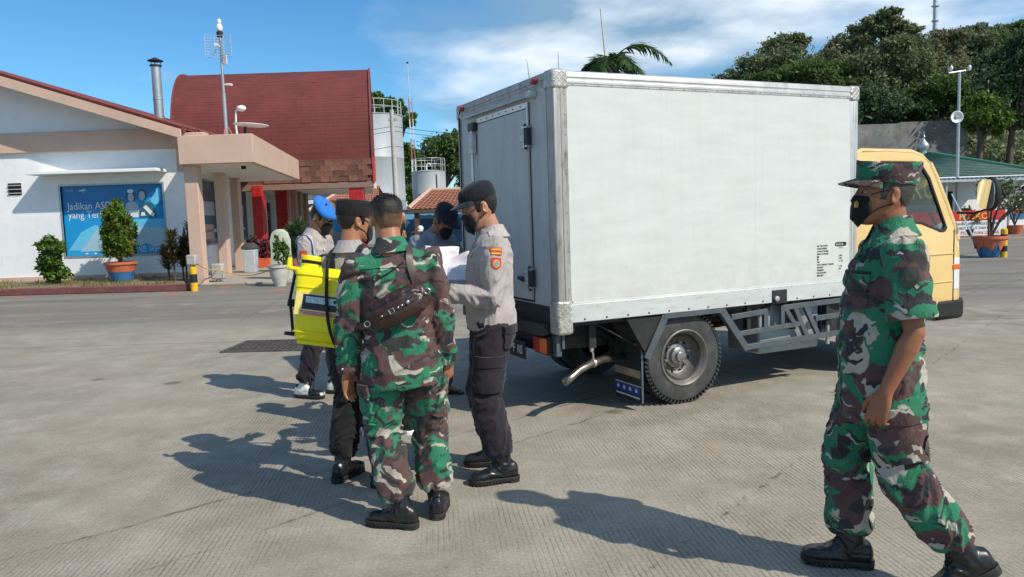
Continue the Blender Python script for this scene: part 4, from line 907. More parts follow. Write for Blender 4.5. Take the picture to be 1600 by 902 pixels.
def shelter(name, label, px0, px1, pye, pxr0, pxr1, pyr, Y, dep, posts, pt=None):
    x0, x1 = xat(px0, pye, Y), xat(px1, pye, Y); ze = zat((px0+px1)/2, pye, Y); xr0, xr1 = xat(pxr0, pyr, Y+dep), xat(pxr1, pyr, Y+dep); zr = zat((pxr0+pxr1)/2, pyr, Y+dep)
    T = thing(name, label, 'shelter', ((x0+x1)/2, Y+dep, 0)); o = Vector(((x0+x1)/2, Y+dep, 0)); L = lambda *p: Vector(p)-o
    nu = max(8, int((x1-x0)/.22)); tiles(T, L(x0, Y, ze), L(x1, Y, ze), L(xr1, Y+dep, zr), L(xr0, Y+dep, zr), nu, 12, M['clay_tile'])
    tiles(T, L(x1, Y+2*dep, ze), L(x0, Y+2*dep, ze), L(xr0, Y+dep, zr), L(xr1, Y+dep, zr), nu//2, 8, M['clay_tile']); tiles(T, L(x0, Y+2*dep, ze), L(x0, Y, ze), L(xr0, Y+dep-.02, zr), L(xr0, Y+dep+.02, zr), 10, 10, M['clay_tile'])
    one('ridge_tile', M['clay_ridge'], T, 'tube', [L(xr0-.05, Y+dep, zr+.05), L(xr1+.05, Y+dep, zr+.05)], .09, 8, smooth=True); one('hip_tile', M['clay_ridge'], T, 'tube', [L(x0, Y, ze+.08), L(xr0, Y+dep, zr+.08)], .10, 8, smooth=True)
    one('eave_board', M['old_wood'], T, 'box', L(x0, Y+.02, ze-.14), L(x1, Y+.07, ze-.01))
    for px in posts: x = xat(px, 350, Y+.3); one('post', M['old_wood'], T, 'box', L(x-.11, Y+.2, 0), L(x+.11, Y+.42, ze-.02))
    return T
plain('clay_ridge', (.52, .38, .31), .85, var=.2, dirt=((.25, .16, .12), .4))
shelter('tiled_shelter', 'open shelter with red clay tile roof on dark posts by the blue fence', 638, 775, 326, 672, 770, 297, 36, 2.4, (652,)); shelter('tiled_shelter', 'far red clay tile roof glimpsed under the barrel roof edge', 480, 592, 330, 545, 592, 292, 46, 3, (515,))
def middle():
    Y = 41; x0, x1 = xat(585, 350, Y), xat(790, 350, Y); z1 = zat(640, 328, Y); zm = zat(640, 343, Y); T = thing('blue_shed', 'blue corrugated shed wall with pale blue upper band behind the shelter', 'shed', ((x0+x1)/2, Y, 0)); hw = (x1-x0)/2
    one('upper_band', M['sky_sheet'], T, 'box', (-hw, 0, zm), (hw, .15, z1)); one('roof_edge', M['metal_sheet'], T, 'box', (-hw-.1, -.15, z1), (hw+.1, 3, z1+.06)); n = int(2*hw/.18)
    for k in range(n): one('sheet_rib', M['blue_sheet'], T, 'box', (-hw+k*.18, .02 if k % 2 else .06, 0), (-hw+(k+1)*.18, .12, zm))
    Y = 27; z = zat(650, 398, Y); x0, x1 = xat(560, 398, Y), xat(735, 398, Y); T = thing('barrier_rail', 'low grey slatted barrier with red top rail across the yard', 'barrier', ((x0+x1)/2, Y, 0)); hw = (x1-x0)/2; one('top_rail', M['rail_red'], T, 'box', (-hw, 0, z-.08), (hw, .10, z))
    for k in range(4): one('slat', M['metal_sheet'], T, 'box', (-hw, .03, z-.22-k*.13), (hw, .07, z-.14-k*.13))
    for k in range(4): x = -hw+.1+k*(2*hw-.2)/3; one('post', M['metal_sheet'], T, 'box', (x-.04, .072, 0), (x+.04, .14, z-.081))
    # grey building strip and awning seen beyond the porch
    Y = 55; x0, x1 = xat(470, 320, Y), xat(600, 320, Y); T = thing('far_building', 'pale grey low building with white awning seen beyond the porch', 'building', ((x0+x1)/2, Y, 0)); hw = (x1-x0)/2; zt = zat(520, 296, Y); one('wall', M['dirty_wall'], T, 'box', (-hw, 0, 0), (hw, 6, zt)); one('awning', M['plastic_white'], T, 'box', (-hw, -1.2, zt-1.0), (hw*.9, -.001, zt-.75)); one('roof', M['metal_sheet'], T, 'box', (-hw-.3, -.6, zt), (hw+.3, 6.3, zt+.15))
    for k in range(4): one('window', M['poster_mid'], T, 'box', (-hw+.8+k*2.3*hw/4.6, -.04, .9), (-hw+1.6+k*2.3*hw/4.6, -.002, zt-1.4))
    # white helmet on a stand by the shelter post
    p = at(657, 358, 34.5); T = thing('stall_table', 'small dark wooden table beside the shelter post', 'table', (p.x, 34.5, 0)); one('table_top', M['old_wood'], T, 'box', (-.4, -.3, p.z-.16), (.4, .3, p.z-.11))
    for sx in (-.35, .35): one('leg', M['old_wood'], T, 'box', (sx-.04, -.25, 0), (sx+.04, .25, p.z-.161))
    m = MB(); m.sphere((p.x, 34.5, p.z+.02), (.14, .16, .14), 14, 10); m.box((p.x-.1, 34.33, p.z-.10), (p.x+.1, 34.5, p.z-.06)); tag(m.build('helmet', M['plastic_white'], None, True), 'white rounded helmet on the table by the shelter post', 'helmet')
middle()
# ------------------------------------------------------------------ right background: hall, canopy, banner, poles
def right_hall():
    Ya, Ye = 47., 41.5; ap = at(1443, 240, Ya); ze = zat(1500, 276, Ye); xr = xat(1640, 276, Ye); xl = ap.x-(xr-ap.x); T = thing('green_roof_hall', 'white hall with green tiled hip roof and silver finial behind the truck cab', 'building', (ap.x, Ya, 0)); L = lambda x, y, z: (x-ap.x, y-Ya, z)
    Yb = 2*Ya-Ye; A = L(*ap)
    for q, (a, b_) in enumerate((((xl, Ye), (xr, Ye)), ((xr, Ye), (xr, Yb)), ((xr, Yb), (xl, Yb)), ((xl, Yb), (xl, Ye)))):
        a3, b3 = L(*a, ze), L(*b_, ze); apx = Vector(A); o = tiles(T, a3, b3, apx+Vector((.01, 0, 0)), apx-Vector((.01, 0, 0)), 46 if q in (0, 1) else 10, 16 if q in (0, 1) else 6, M['green_tile'])
    for x, y in ((xl, Ye), (xr, Ye)): one('hip_ridge', M['green_ridge'], T, 'tube', [L(x, y, ze+.06), Vector(A)+Vector((0, 0, .08))], .12, 8, smooth=True)
    h = zat(1443, 205, Ya)-ap.z; one('finial', M['finial'], T, 'lathe', [(.35, -.1), (.35, .12), (.22, .2), (.30, .3), (.42, .55), (.38, .75), (.16, 1.0), (.06, 1.15), (.05, 1.3), (.10, 1.38), (.04, 1.5), (.02, 1.8)], 20, Matrix.Translation(A) @ Matrix.Scale(h/1.8, 4), smooth=True)
    one('wall', M['white_render'], T, 'box', L(xl+.8, Ye+.7, 0), L(xr-.8, Yb-.7, ze+.05)); one('fascia', M['plastic_white'], T, 'box', L(xl, Ye+.01, ze-.18), L(xr, Ye+.06, ze+.0))
    yw = Ye+.68
    for px0, px1 in ((1562, 1574), (1577, 1590), (1592, 1604)):
        w = one('window', M['dark_void'], T, 'box', L(xat(px0, 294, yw), yw-.03, zat(px0, 298, yw)), L(xat(px1, 294, yw), yw, zat(px0, 290, yw))); x0, x1, z0, z1 = xat(px0, 294, yw), xat((px0*2+px1)/3, 294, yw), zat(px0, 298, yw), zat(px0, 290, yw); m = MB(); m.box(L(x0+.02, yw-.045, z0), L(x1, yw-.031, z1)); m.build('sash', M['rail_red'], w)
    one('dado_band', M['pot_blue'], T, 'box', L(xat(1478, 340, yw), yw-.02, .5), L(xr-.8, yw-.001, .8)); one('dado_band', M['rail_red'], T, 'box', L(xat(1478, 340, yw), yw-.022, .80), L(xr-.8, yw-.001, 1.0))
    one('door', M['dark_void'], T, 'box', L(xat(1477, 320, yw), yw-.03, 0), L(xat(1488, 320, yw), yw-.001, 2.1))
    # lean-to canopy of metal sheet
    Yc = 35.5; T = thing('metal_canopy', 'grey corrugated metal canopy on thin poles before the green-roofed hall', 'canopy', (xat(1560, 275, Yc), Yc, 0)); o = Vector((xat(1560, 275, Yc), Yc, 0)); z0 = zat(1540, 283, Yc); z1 = z0+.22; x0, x1 = xat(1350, 280, Yc), xat(1680, 280, Yc)
    n = 46
    for k in range(n):
        xa = x0+(x1-x0)*k/n; xb = x0+(x1-x0)*(k+1)/n; m = MB(); m.rings([[Vector((xa, y, z))-o, Vector(((xa*2+xb)/3, y, z+.05))-o, Vector(((xa+2*xb)/3, y, z+.05))-o, Vector((xb, y, z))-o] for y, z in ((Yc, z0+.14), (Yc+6.5, z1))], cap=False, closed=False); s = m.build('sheet', M['metal_sheet'], T)
    one('edge_beam', M['metal_sheet'], T, 'box', Vector((x0, Yc+.05, z0))-o, Vector((x1, Yc+.12, z0+.13))-o)
    for px in (1478, 1576, 1640, 1390): x = xat(px, 320, Yc+.2); one('pole', M['antenna_grey'], T, 'tube', [Vector((x, Yc+.2, 0))-o, Vector((x, Yc+.2, z0+.05))-o], .05, 8, smooth=True); 
    x = xat(1576, 320, Yc+.2); one('brace', M['antenna_grey'], T, 'tube', [Vector((x, Yc+.2, z0-.6))-o, Vector((x+1.2, Yc+.2, z0+.05))-o], .03, 6)
    # banner
    Yn = 34.; xa, xb = xat(1400, 350, Yn), xat(1573, 350, Yn); za, zb = zat(1530, 368, Yn), zat(1530, 329, Yn); T = thing('banner', 'red and white vinyl banner with yellow POSKO heading hung low by the hall', 'banner', (xa, Yn, 0)); w = xb-xa; h = zb-za
    bn = one('banner_sheet', M['banner_white'], T, 'box', (0, 0, za), (w, .015, zb)); one('banner_field', M['banner_red'], T, 'box', (0, -.004, za+h*.60), (w*.985, -.001, zb))
    m = MB(); m.rings([[Vector((x, y, z)) for x, z in ((0, za), (w*.18, za), (w*.42, za+h*.60), (0, za+h*.60))] for y in (-.004, -.001)]); m.build('banner_field', M['banner_red'], T)
    text_obj('POSKO', .40, M['banner_yellow'], 'lettering', T, (w*.70, -.006, za+h*.66), (PI/2, 0, 0), 1.0, 'CENTER'); text_obj('PENGENDALIAN DAN PENANGGULANGAN', .16, M['banner_black'], 'lettering', T, (w*.68, -.006, za+h*.43), (PI/2, 0, 0), .72, 'CENTER'); text_obj('PENYAKIT MULUT DAN KUKU', .17, M['banner_black'], 'lettering', T, (w*.70, -.006, za+h*.25), (PI/2, 0, 0), .85, 'CENTER'); text_obj('PELABUHAN LEMBAR', .20, M['banner_red'], 'lettering', T, (w*.76, -.006, za+h*.05), (PI/2, 0, 0), .9, 'CENTER')
    for x in (.03, w-.03): one('post', M['antenna_grey'], T, 'tube', [(x, .05, 0), (x, .05, zb+.1)], .03, 6)
    # sign board seen through the cab windows
    Ys = 34.6; xa, xb = xat(1375, 300, Ys), xat(1466, 300, Ys); za, zb = zat(1420, 321, Ys), zat(1420, 268, Ys); T = thing('sign_board', 'dark sign board with yellow POSKO letters seen through the cab window', 'sign', (xa, Ys, 0)); w = xb-xa; one('board', M['sign_brown'], T, 'box', (0, 0, za), (w, .05, zb)); text_obj('POSKO', (zb-za)*.92, M['sign_yellow'], 'lettering', T, (w*.5, -.004, za+(zb-za)*.18), (PI/2, 0, 0), w/(zb-za)*.31, 'CENTER')
    for x in (.1, w-.1): one('post', M['antenna_grey'], T, 'tube', [(x, .08, 0), (x, .08, za+.3)], .04, 6)
    # leaning white-blue plank
    m = MB(); a = at(1487, 303, 33.5); b_ = at(1507, 332, 33.5); m.beam((b_.x+.4, 33.5, .0), (a.x, 33.5, a.z), .04, .05); tag(m.build('leaning_plank', M['poster_pale']), 'pale blue plank leaning beside the banner', 'plank')
plain('green_ridge', (.055, .20, .13), .5, var=.1); plain('finial', (.55, .56, .57), .3, .6, var=.1); right_hall()
def lamp_pole():
    Y = 38; b = at(1496, 270, Y); T = thing('speaker_pole', 'tall thin pole with cross arm, cameras and round white horn loudspeaker', 'pole', (b.x, Y, 0)); h = zat(1496, 112, Y); one('shaft', M['galv_pipe'], T, 'tube', [(0, 0, 0), (0, 0, h*.5), (0, 0, h)], [.085, .075, .06], 10, smooth=True); w = .52
    one('cross_arm', M['galv_pipe'], T, 'tube', [(-w, 0, h-.06), (w, 0, h+.06)], .04, 8, smooth=True)
    for sx in (-1, 1): one('camera', M['plastic_white'], T, 'sphere', (sx*w*.85, -.05, h+.16), (.08, .10, .13), 10, 8, smooth=True); one('camera_arm', M['galv_pipe'], T, 'tube', [(sx*w, 0, h+sx*.06), (sx*w*1.05, 0, h+.2)], .025, 6)
    z = zat(1488, 184, Y); hx = one('horn', M['plastic_white'], T, 'lathe', [(.06, .30), (.08, .18), (.17, .05), (.29, 0), (.27, -.01), (.14, .06), (.05, .16)], 24, Matrix.Translation((-.22, -.25, z)) @ Matrix.Rotation(R(-90), 4, 'X') @ Matrix.Rotation(R(10), 4, 'Y'), smooth=True); one('horn_driver', M['dirty_wall'], T, 'sphere', (-.22, -.20, z), (.09, .05, .09), 10, 8, smooth=True); one('horn_bracket', M['galv_pipe'], T, 'tube', [(-.22, .02, z), (0, 0, z)], .03, 6)
    Y = 85; b = at(1461, 40, Y); T = thing('hilltop_mast', 'pale slender mast rising above the hilltop trees', 'mast', (b.x, Y, 8)); h = zat(1460, -30, Y)-8; one('shaft', M['antenna_grey'], T, 'tube', [(0, 0, 0), (0, 0, h)], [.3, .22], 10, smooth=True)
    for k in range(8): one('flange', M['antenna_grey'], T, 'lathe', [(.30, 0), (.38, .05), (.38, .15), (.30, .2)], 10, Matrix.Translation((0, 0, h*(.3+.09*k))))
    for i, (px, pyb, pyt, Y, lb) in enumerate(((829, 120, 93, 30, 'short whip antenna behind the truck roof, leftmost'), (873, 110, 80, 33, 'short whip antenna above the truck corner casting'), (948, 100, 14, 28, 'long thin pale rod leaning beside the palm crown'))):
        a = at(px, pyb, Y); T = thing('whip_antenna', lb, 'antenna', (a.x, Y, 0), group='rods behind the truck'); c = at(px-(10 if i == 2 else 6 if i == 0 else 1), pyt, Y); one('rod', M['bamboo'], T, 'tube', [(0, 0, 0), (0, 0, a.z-.4), (c.x-a.x, 0, c.z)], [.04, .035, .012 if i < 2 else .018], 6, smooth=True)
plain('bamboo', (.45, .40, .30), .7, var=.15); lamp_pole()
def road_line():
    m = MB(); a = gnd(1440, 374); b = gnd(1700, 371); m.quad((a.x, a.y, .004), (b.x, b.y, .004), (b.x, b.y+.7, .004), (a.x, a.y+.7, .004)); tag(m.build('road_marking', M['line_yellow']), kind='structure')
road_line()
# bollards
def bollard(label, p, h, n, cap=None, rot=0):
    T = thing('bollard', label, 'bollard', p, rot); seg = h/n
    for k in range(n): one('band', M['yellow_paint' if k % 2 == 0 else 'black_paint'], T, 'lathe', [(.085, k*seg), (.085, (k+1)*seg-.001)] if k < n-1 else [(.085, k*seg), (.085, (k+1)*seg-.03), (.05, (k+1)*seg)], 16, smooth=True)
    if cap: one('cap', M['dirty_wall'], T, 'box', (-.12, -.11, h), (.12, .11, h+.26), bevel=.04)
    return T
bollard('yellow and black bollard beside the terracotta and blue pot at right', gnd(1568, 402), .78, 5); bollard('yellow and black bollard with grey cap at the office corner', gnd(304, 455), .62, 3, True)
def chain_stand():
    p = gnd(342, 443); T = thing('chain_stand', 'grey block on two slanting rods next to the office column', 'stand', (p.x, p.y, .05), 0); h = zat(340, 412, p.y)-.05; one('block', M['dirty_wall'], T, 'box', (-.16, -.12, h-.42), (.16, .12, h), bevel=.04); one('rod', M['antenna_grey'], T, 'tube', [(0, 0, h-.43), (.22, -.1, 0)], .018, 6); one('rod', M['antenna_grey'], T, 'tube', [(-.05, .02, h-.43), (-.10, .1, 0)], .018, 6)
    q = gnd(304, 455); T = thing('barrier_rope', 'thin yellow rope slung low between the bollard and the planter', 'rope', (q.x, q.y, 0)); a = Vector((0, 0, .78)); b = Vector((p.x-q.x, p.y-q.y, h-.1)); c = gnd(437, 447)-q+Vector((0, 0, .5)); pts = [a.lerp(b, t)-Vector((0, 0, .12*4*t*(1-t))) for t in [k/8 for k in range(9)]]+[b.lerp(c, t)-Vector((0, 0, .2*4*t*(1-t))) for t in [k/8 for k in range(1, 9)]]; one('strand', M['yellow_paint'], T, 'tube', pts, .014, 5)
    p = gnd(393, 428); T = thing('litter_bin', 'pale grey square bin with dark lid by the red column', 'bin', (p.x, p.y, .05)); w = .20; one('body', M['pale_bin'], T, 'rings', [[Vector((sx*w*k, sy*w*k, z)) for sx, sy in ((-1, -1), (1, -1), (1, 1), (-1, 1))] for z, k in ((0, .85), (.72, 1))], bevel=.02); one('lid', M['dark_lid'], T, 'rings', [[Vector((sx*w*k, sy*w*k, z)) for sx, sy in ((-1, -1), (1, -1), (1, 1), (-1, 1))] for z, k in ((.73, 1.06), (.82, 1.04), (.93, .6))], bevel=.02)
    p = gnd(425, 402); p = at(425, 385, 34); m = MB(); m.M = Matrix.Translation((p.x, 34, .14)); m.lathe([(.25, 0), (.26, .2), (.26, p.z+.1), (.2, p.z+.2), (.06, p.z+.28), (.05, p.z+.34)], 20); tag(m.build('water_bottle', M['pot_blue'], None, True), 'tall blue water container standing in the shaded porch', 'container')
plain('pale_bin', (.45, .50, .53), .5, var=.1); plain('dark_lid', (.06, .065, .07), .5); chain_stand()
# ---- hill, retaining wall, earth bank
def hill():
    m, t, b = newmat('hill_earth'); v = t.pos(); n = t.noise(v, .35, 6, .65); n2 = t.noise(v, 1.6, 5, .6)
    c = t.ramp(n, [(.32, (.035, .045, .018)), (.5, (.075, .075, .032)), (.62, (.22, .12, .06)), (.8, (.30, .18, .10))]); c = t.mix(t.ramp(n2, [(.5, 0.), (.7, .7)]), c, (.05, .055, .025)); setp(t, b, col=c, rough=.95, normal=t.bump(n2, .8, .25))
    mb = MB(); rows = []
    for j in range(26):
        y = 50+j*4.; row = []
        for i in range(50):
            x = 6+i*3.; edge = min(1, max(0, (x-9)/16)); up = float(smoothstep(0, 1, np.array((y-50)/46.)))*13.5*edge; right = max(0, (x-34)/30)*3.2*min(1, (y-49)/8); z = up+right*(y > 50)+(mnoise.noise(Vector((x*.12, y*.12, 3)))*.9+mnoise.noise(Vector((x*.4, y*.4, 7)))*.3)*min(1, (y-50)/6)*edge-.05
            row.append((x, y, max(-.3, z)))
        rows.append(row)
    mb.rings([[Vector(p) for p in r] for r in rows], cap=False, closed=False); tag(mb.build('hill', m, None, True, ang=180), kind='structure')
    Y = 57; x0, x1 = xat(1090, 200, Y), xat(1512, 200, Y); zt = zat(1440, 190, Y); z0 = zat(1440, 238, Y)-2; T = thing('retaining_wall', 'stained grey concrete retaining wall below the hillside trees', 'wall', (x0, Y, 0)); n = 4; w = (x1-x0)/n
    for k in range(n): one('wall_panel', M['old_concrete'], T, 'box', (k*w+.004, -.01*(k % 2), z0), ((k+1)*w-.004, .5, zt+.1*math.sin(k*2.1)))
hill()
# ------------------------------------------------------------------ vegetation
def leaf_mat(name, lo, hi, tip=None, tr=.35):
    m, t, b = newmat(name); rnd = t.n('ShaderNodeNewGeometry').outputs['Random Per Island']; n = t.noise(t.coord(), .9, 4, .6)
    f = t.math('MULTIPLY_ADD', rnd, .6, t.math('MULTIPLY_ADD', n, .8, -.2)); st = [(.15, lo), (.8, hi)]
    c = t.ramp(f, st)
    if tip: c = t.mix(t.ramp(rnd, [(.86, 0.), (.93, .8)]), c, tip)
    out = t.N.get('Material Output'); setp(t, b, col=c, rough=.5, spec=.3); tl = t.n('ShaderNodeBsdfTranslucent'); t.L.new(c, tl.inputs[0]); mx = t.n('ShaderNodeMixShader'); mx.inputs[0].default_value = tr; t.L.new(b.outputs[0], mx.inputs[1]); t.L.new(tl.outputs[0], mx.inputs[2]); t.L.new(mx.outputs[0], out.inputs[0])
    return m
leaf_mat('leaf_green', (.045, .09, .026), (.15, .22, .06)); leaf_mat('leaf_dark', (.045, .085, .045), (.12, .19, .085)); leaf_mat('leaf_dry', (.115, .125, .07), (.26, .26, .14), (.32, .27, .14)); leaf_mat('leaf_bright', (.045, .10, .015), (.13, .22, .035)); leaf_mat('leaf_olive', (.10, .135, .066), (.235, .275, .13)); leaf_mat('leaf_topiary', (.045, .11, .014), (.16, .27, .035), (.28, .14, .04)); leaf_mat('leaf_brownish', (.075, .075, .03), (.20, .155, .07), (.2, .08, .05)); leaf_mat('leaf_purple', (.08, .015, .03), (.30, .08, .12), (.10, .16, .04)); leaf_mat('palm_leaf', (.02, .055, .016), (.07, .135, .035)); leaf_mat('grass_blade', (.10, .12, .025), (.26, .23, .07))
plain('bark', (.10, .075, .055), .9, var=.3, scale=10, bump=.6, bscale=22, bdist=.02, sc=(1, 1, .3))
def leaves(rng, centers, n, size, shape=1.9, droop=.0, up=.35):
    """n leaf quads (two triangles bent) scattered on the shells of clumps: centers = (c, r) arrays"""
    C = np.array([c for c, r in centers]); Rr = np.array([r if hasattr(r, '__len__') else (r, r, r) for c, r in centers]); w = (Rr[:, 0]*Rr[:, 1]+Rr[:, 0]*Rr[:, 2]); k = rng.choice(len(C), n, p=w/w.sum())
    d = rng.normal(size=(n, 3)); d /= np.linalg.norm(d, axis=1)[:, None]; rad = rng.uniform(.45, 1.08, n)**.6
    rad = np.where(rng.random(n) < .2, rng.uniform(1.05, 1.7, n), rad); p = C[k]+d*Rr[k]*rad[:, None]
    ax = rng.normal(size=(n, 3))+d*.5; ax[:, 2] -= droop; ax /= np.linalg.norm(ax, axis=1)[:, None]; nn = rng.normal(size=(n, 3)); nn[:, 2] += up; sd = np.cross(ax, nn); sd /= np.linalg.norm(sd, axis=1)[:, None]+1e-9
    s = size*rng.uniform(.6, 1.35, n)[:, None]; L = ax*s*shape*.5; W = sd*s*.5; up_ = np.cross(sd, ax)*s*.12
    V = np.stack([p-L, p+W*.9-L*.1+up_, p+L, p-W*.9-L*.1+up_], 1).reshape(-1, 3); F = np.arange(4*n).reshape(-1, 4); return V, F
def mesh_np(name, V, F, mat, parent, loc=None):
    me = bpy.data.meshes.new(name); me.from_pydata(V.tolist(), [], F.tolist()); me.update(); me.materials.append(mat); o = bpy.data.objects.new(name, me); COL.objects.link(o); o.parent = parent
    if loc is not None: o.location = loc
    return o
def clumps(rng, blobs, per, rr):
    out = []
    for c, r in blobs:
        c = np.array(c); r = np.array(r if hasattr(r, '__len__') else (r, r, r), float); out.append((c, r*.55))
        for _ in range(per):
            d = rng.normal(size=3); d /= np.linalg.norm(d); d[2] = abs(d[2])*.9-.25*rng.random() if rng.random() < .75 else d[2]
            q = rng.uniform(*rr); out.append((c+d*r*rng.uniform(.55, 1.0), r*q*np.array([1, 1, .95])))
    return out
def tree(name, label, base, blobs, n, size, mat, seed, group=None, trunk_r=.25, per=22, rr=(.18, .40), limbs=True, shape=1.9, cat='tree', droop=.2):
    rng = np.random.default_rng(seed); T = thing(name, label, cat, base, group=group); cl = clumps(rng, blobs, per, rr); V, F = leaves(rng, cl, n, size, shape, droop); mesh_np('crown', V, F, M[mat], T)
    m = MB(); top = np.mean([b[0] for b in blobs], 0); h = top[2]; m.tube([(0, 0, 0), (top[0]*.15, top[1]*.15, h*.3), (top[0]*.5, top[1]*.5, h*.65), tuple(top)], [trunk_r, trunk_r*.8, trunk_r*.6, trunk_r*.25], 9)
    if limbs:
        for c, r in cl[::2 if len(cl) < 40 else 4]:
            s = Vector(top)*.62 if c[2] > top[2]*.62 else Vector(top)*.4; mid = s.lerp(Vector(c), .5)+Vector((0, 0, .08*h)); m.tube([s, mid, Vector(c)], [trunk_r*.38, trunk_r*.22, trunk_r*.08], 6)
    m.build('trunk', M['bark'], T, True); return T
def far_tree(label, px, py, Y, rx, rz, n, mat, seed, base_z=0, size=.34, group='hillside trees', extra=(), name='tree', **k):
    n = int(n*2.1); size *= .62; c = at(px, py, Y); b = Vector((c.x, Y, base_z)); kx = Y/FPX; blobs = [((0, 0, c.z-base_z), (rx*kx, rx*kx*.8, rz*kx))]
    for dx, dy, r1, r2 in extra: blobs.append(((dx*kx, random.uniform(-1, 1), c.z-base_z-dy*kx), (r1*kx, r1*kx*.8, r2*kx)))
    return tree(name, label, b, blobs, n, size, mat, seed, group, .3, **k)
random.seed(7)
far_tree('broad olive-green tree at the left end of the hilltop, above the truck roof', 1215, 100, 78, 58, 30, 6500, 'leaf_olive', 1, 6, .34, extra=((-62, 22, 30, 14), (52, 12, 38, 24), (8, -28, 26, 16), (30, -32, 16, 12)))
far_tree('sparse feathery tree standing tallest on the hilltop', 1375, 45, 82, 46, 26, 4200, 'leaf_olive', 2, 9, .32, extra=((38, 8, 30, 18), (-34, 22, 26, 18), (6, -18, 22, 12)), per=26, rr=(.08, .2))
far_tree('dry olive tree between the sparse tree and the truck roof corner', 1305, 110, 74, 36, 30, 4500, 'leaf_dry', 3, 6, .32, extra=((30, 20, 34, 34), (-20, 10, 24, 18)))
far_tree('rounded vine-covered tree above the retaining wall', 1395, 110, 70, 58, 44, 8000, 'leaf_olive', 4, 6, .32, extra=((46, 34, 40, 38), (-46, 34, 40, 36), (10, -36, 34, 16), (20, 66, 70, 30)))
far_tree('dry tangled tree below the sparse hilltop tree', 1455, 95, 76, 48, 34, 6000, 'leaf_dry', 5, 7, .30, extra=((40, 10, 36, 30), (-30, 30, 36, 36), (20, -32, 30, 16)))
far_tree('olive tree on the crest below the pale mast', 1520, 75, 80, 46, 30, 5200, 'leaf_olive', 6, 8, .32, extra=((40, 4, 34, 26), (-40, 8, 30, 22), (10, -22, 30, 14)))
far_tree('crest tree at the right edge of the frame', 1590, 60, 80, 40, 30, 4200, 'leaf_green', 7, 8, .32, extra=((-30, 14, 30, 22), (12, -16, 24, 14)))
far_tree('dark dense tree at the right edge above the earth bank', 1578, 130, 56, 50, 56, 8000, 'leaf_dark', 8, 2, .30, extra=((22, -40, 40, 36), (-18, 50, 34, 30), (30, 60, 36, 24)), group='hillside trees')
far_tree('bright leafy shrub tree beside the loudspeaker pole', 1530, 172, 54, 30, 24, 4200, 'leaf_bright', 9, 3, .30, extra=((14, 20, 24, 18), (-14, 14, 18, 16)))
far_tree('dark undergrowth tree left of the retaining wall end', 1345, 165, 66, 40, 34, 5000, 'leaf_dark', 10, 5, .32, extra=((50, 10, 40, 26), (90, 4, 30, 24)))
far_tree('brown-green scrubby tree over the earth bank', 1510, 130, 68, 40, 46, 5500, 'leaf_dry', 11, 5, .30, extra=((-20, 30, 36, 30), (20, -10, 30, 34)))
far_tree('dense green tree left of the truck box', 690, 245, 75, 36, 32, 5200, 'leaf_green', 12, 0, .36, extra=((-28, 24, 26, 26), (22, -20, 22, 18), (30, 20, 24, 30)), group='trees behind the tanks')
far_tree('bright green tree peeping over the tall tank', 610, 172, 70, 24, 22, 2600, 'leaf_bright', 13, 0, .38, extra=((26, 22, 16, 9), (-20, -14, 18, 14), (34, 12, 10, 5)), group='trees behind the tanks', per=18, rr=(.12, .28))
far_tree('green tree between the tall tank and the short tank', 636, 245, 72, 18, 22, 2600, 'leaf_bright', 14, 0, .36, extra=((-4, 28, 18, 30), (10, 60, 16, 22)), group='trees behind the tanks')
far_tree('dark green tree low behind the short tank', 665, 275, 85, 40, 26, 3500, 'leaf_dark', 15, 0, .4, group='trees behind the tanks')
far_tree('mid-green bushy tree low behind the truck roof corner', 1265, 118, 70, 50, 26, 4200, 'leaf_green', 21, 5, .32, extra=((-60, 8, 40, 18), (45, -6, 30, 20)))
far_tree('loose grey-green tree filling the crest left of the tallest tree', 1325, 82, 86, 44, 30, 3800, 'leaf_dry', 22, 8, .32, extra=((30, 10, 30, 24), (-36, 16, 28, 18)), per=26, rr=(.1, .24))
far_tree('leafy green tree on the slope between the mast and the horn loudspeaker', 1470, 150, 66, 44, 36, 5000, 'leaf_green', 23, 5, .32, extra=((30, 16, 34, 28), (-40, 10, 32, 28)))
def scrub():
    rng = np.random.default_rng(5); cl = []
    for _ in range(260):
        px = rng.uniform(1100, 1640); Y = rng.uniform(58.5, 88); p = at(px, 150, Y); e = min(1, max(0, (p.x-9)/16)); t = min(1, max(0, (Y-50)/46)); z = t*t*(3-2*t)*13.5*e; r = rng.uniform(1.2, 2.8); cl.append((np.array([p.x, Y, z+r*.5]), np.array([r, r, r*.9])))
    V, F = leaves(rng, cl, 60000, .26); o = mesh_np('undergrowth', V, F, M['leaf_olive'], None); tag(o, 'tangled olive-green undergrowth covering the hillside', 'undergrowth', kind='stuff')
    cl = []
    for _ in range(40):
        px = rng.uniform(1490, 1660); Y = rng.uniform(50.5, 56); p = at(px, 255, Y); cl.append((np.array([p.x, Y, rng.uniform(.8, 2.8)]), np.array([.7, .6, .5])))
    V, F = leaves(rng, cl, 3500, .22); o = mesh_np('bank_scrub', V, F, M['leaf_dry'], None); tag(o, 'dry low scrub scattered on the brown earth bank', 'scrub', kind='stuff')
scrub()
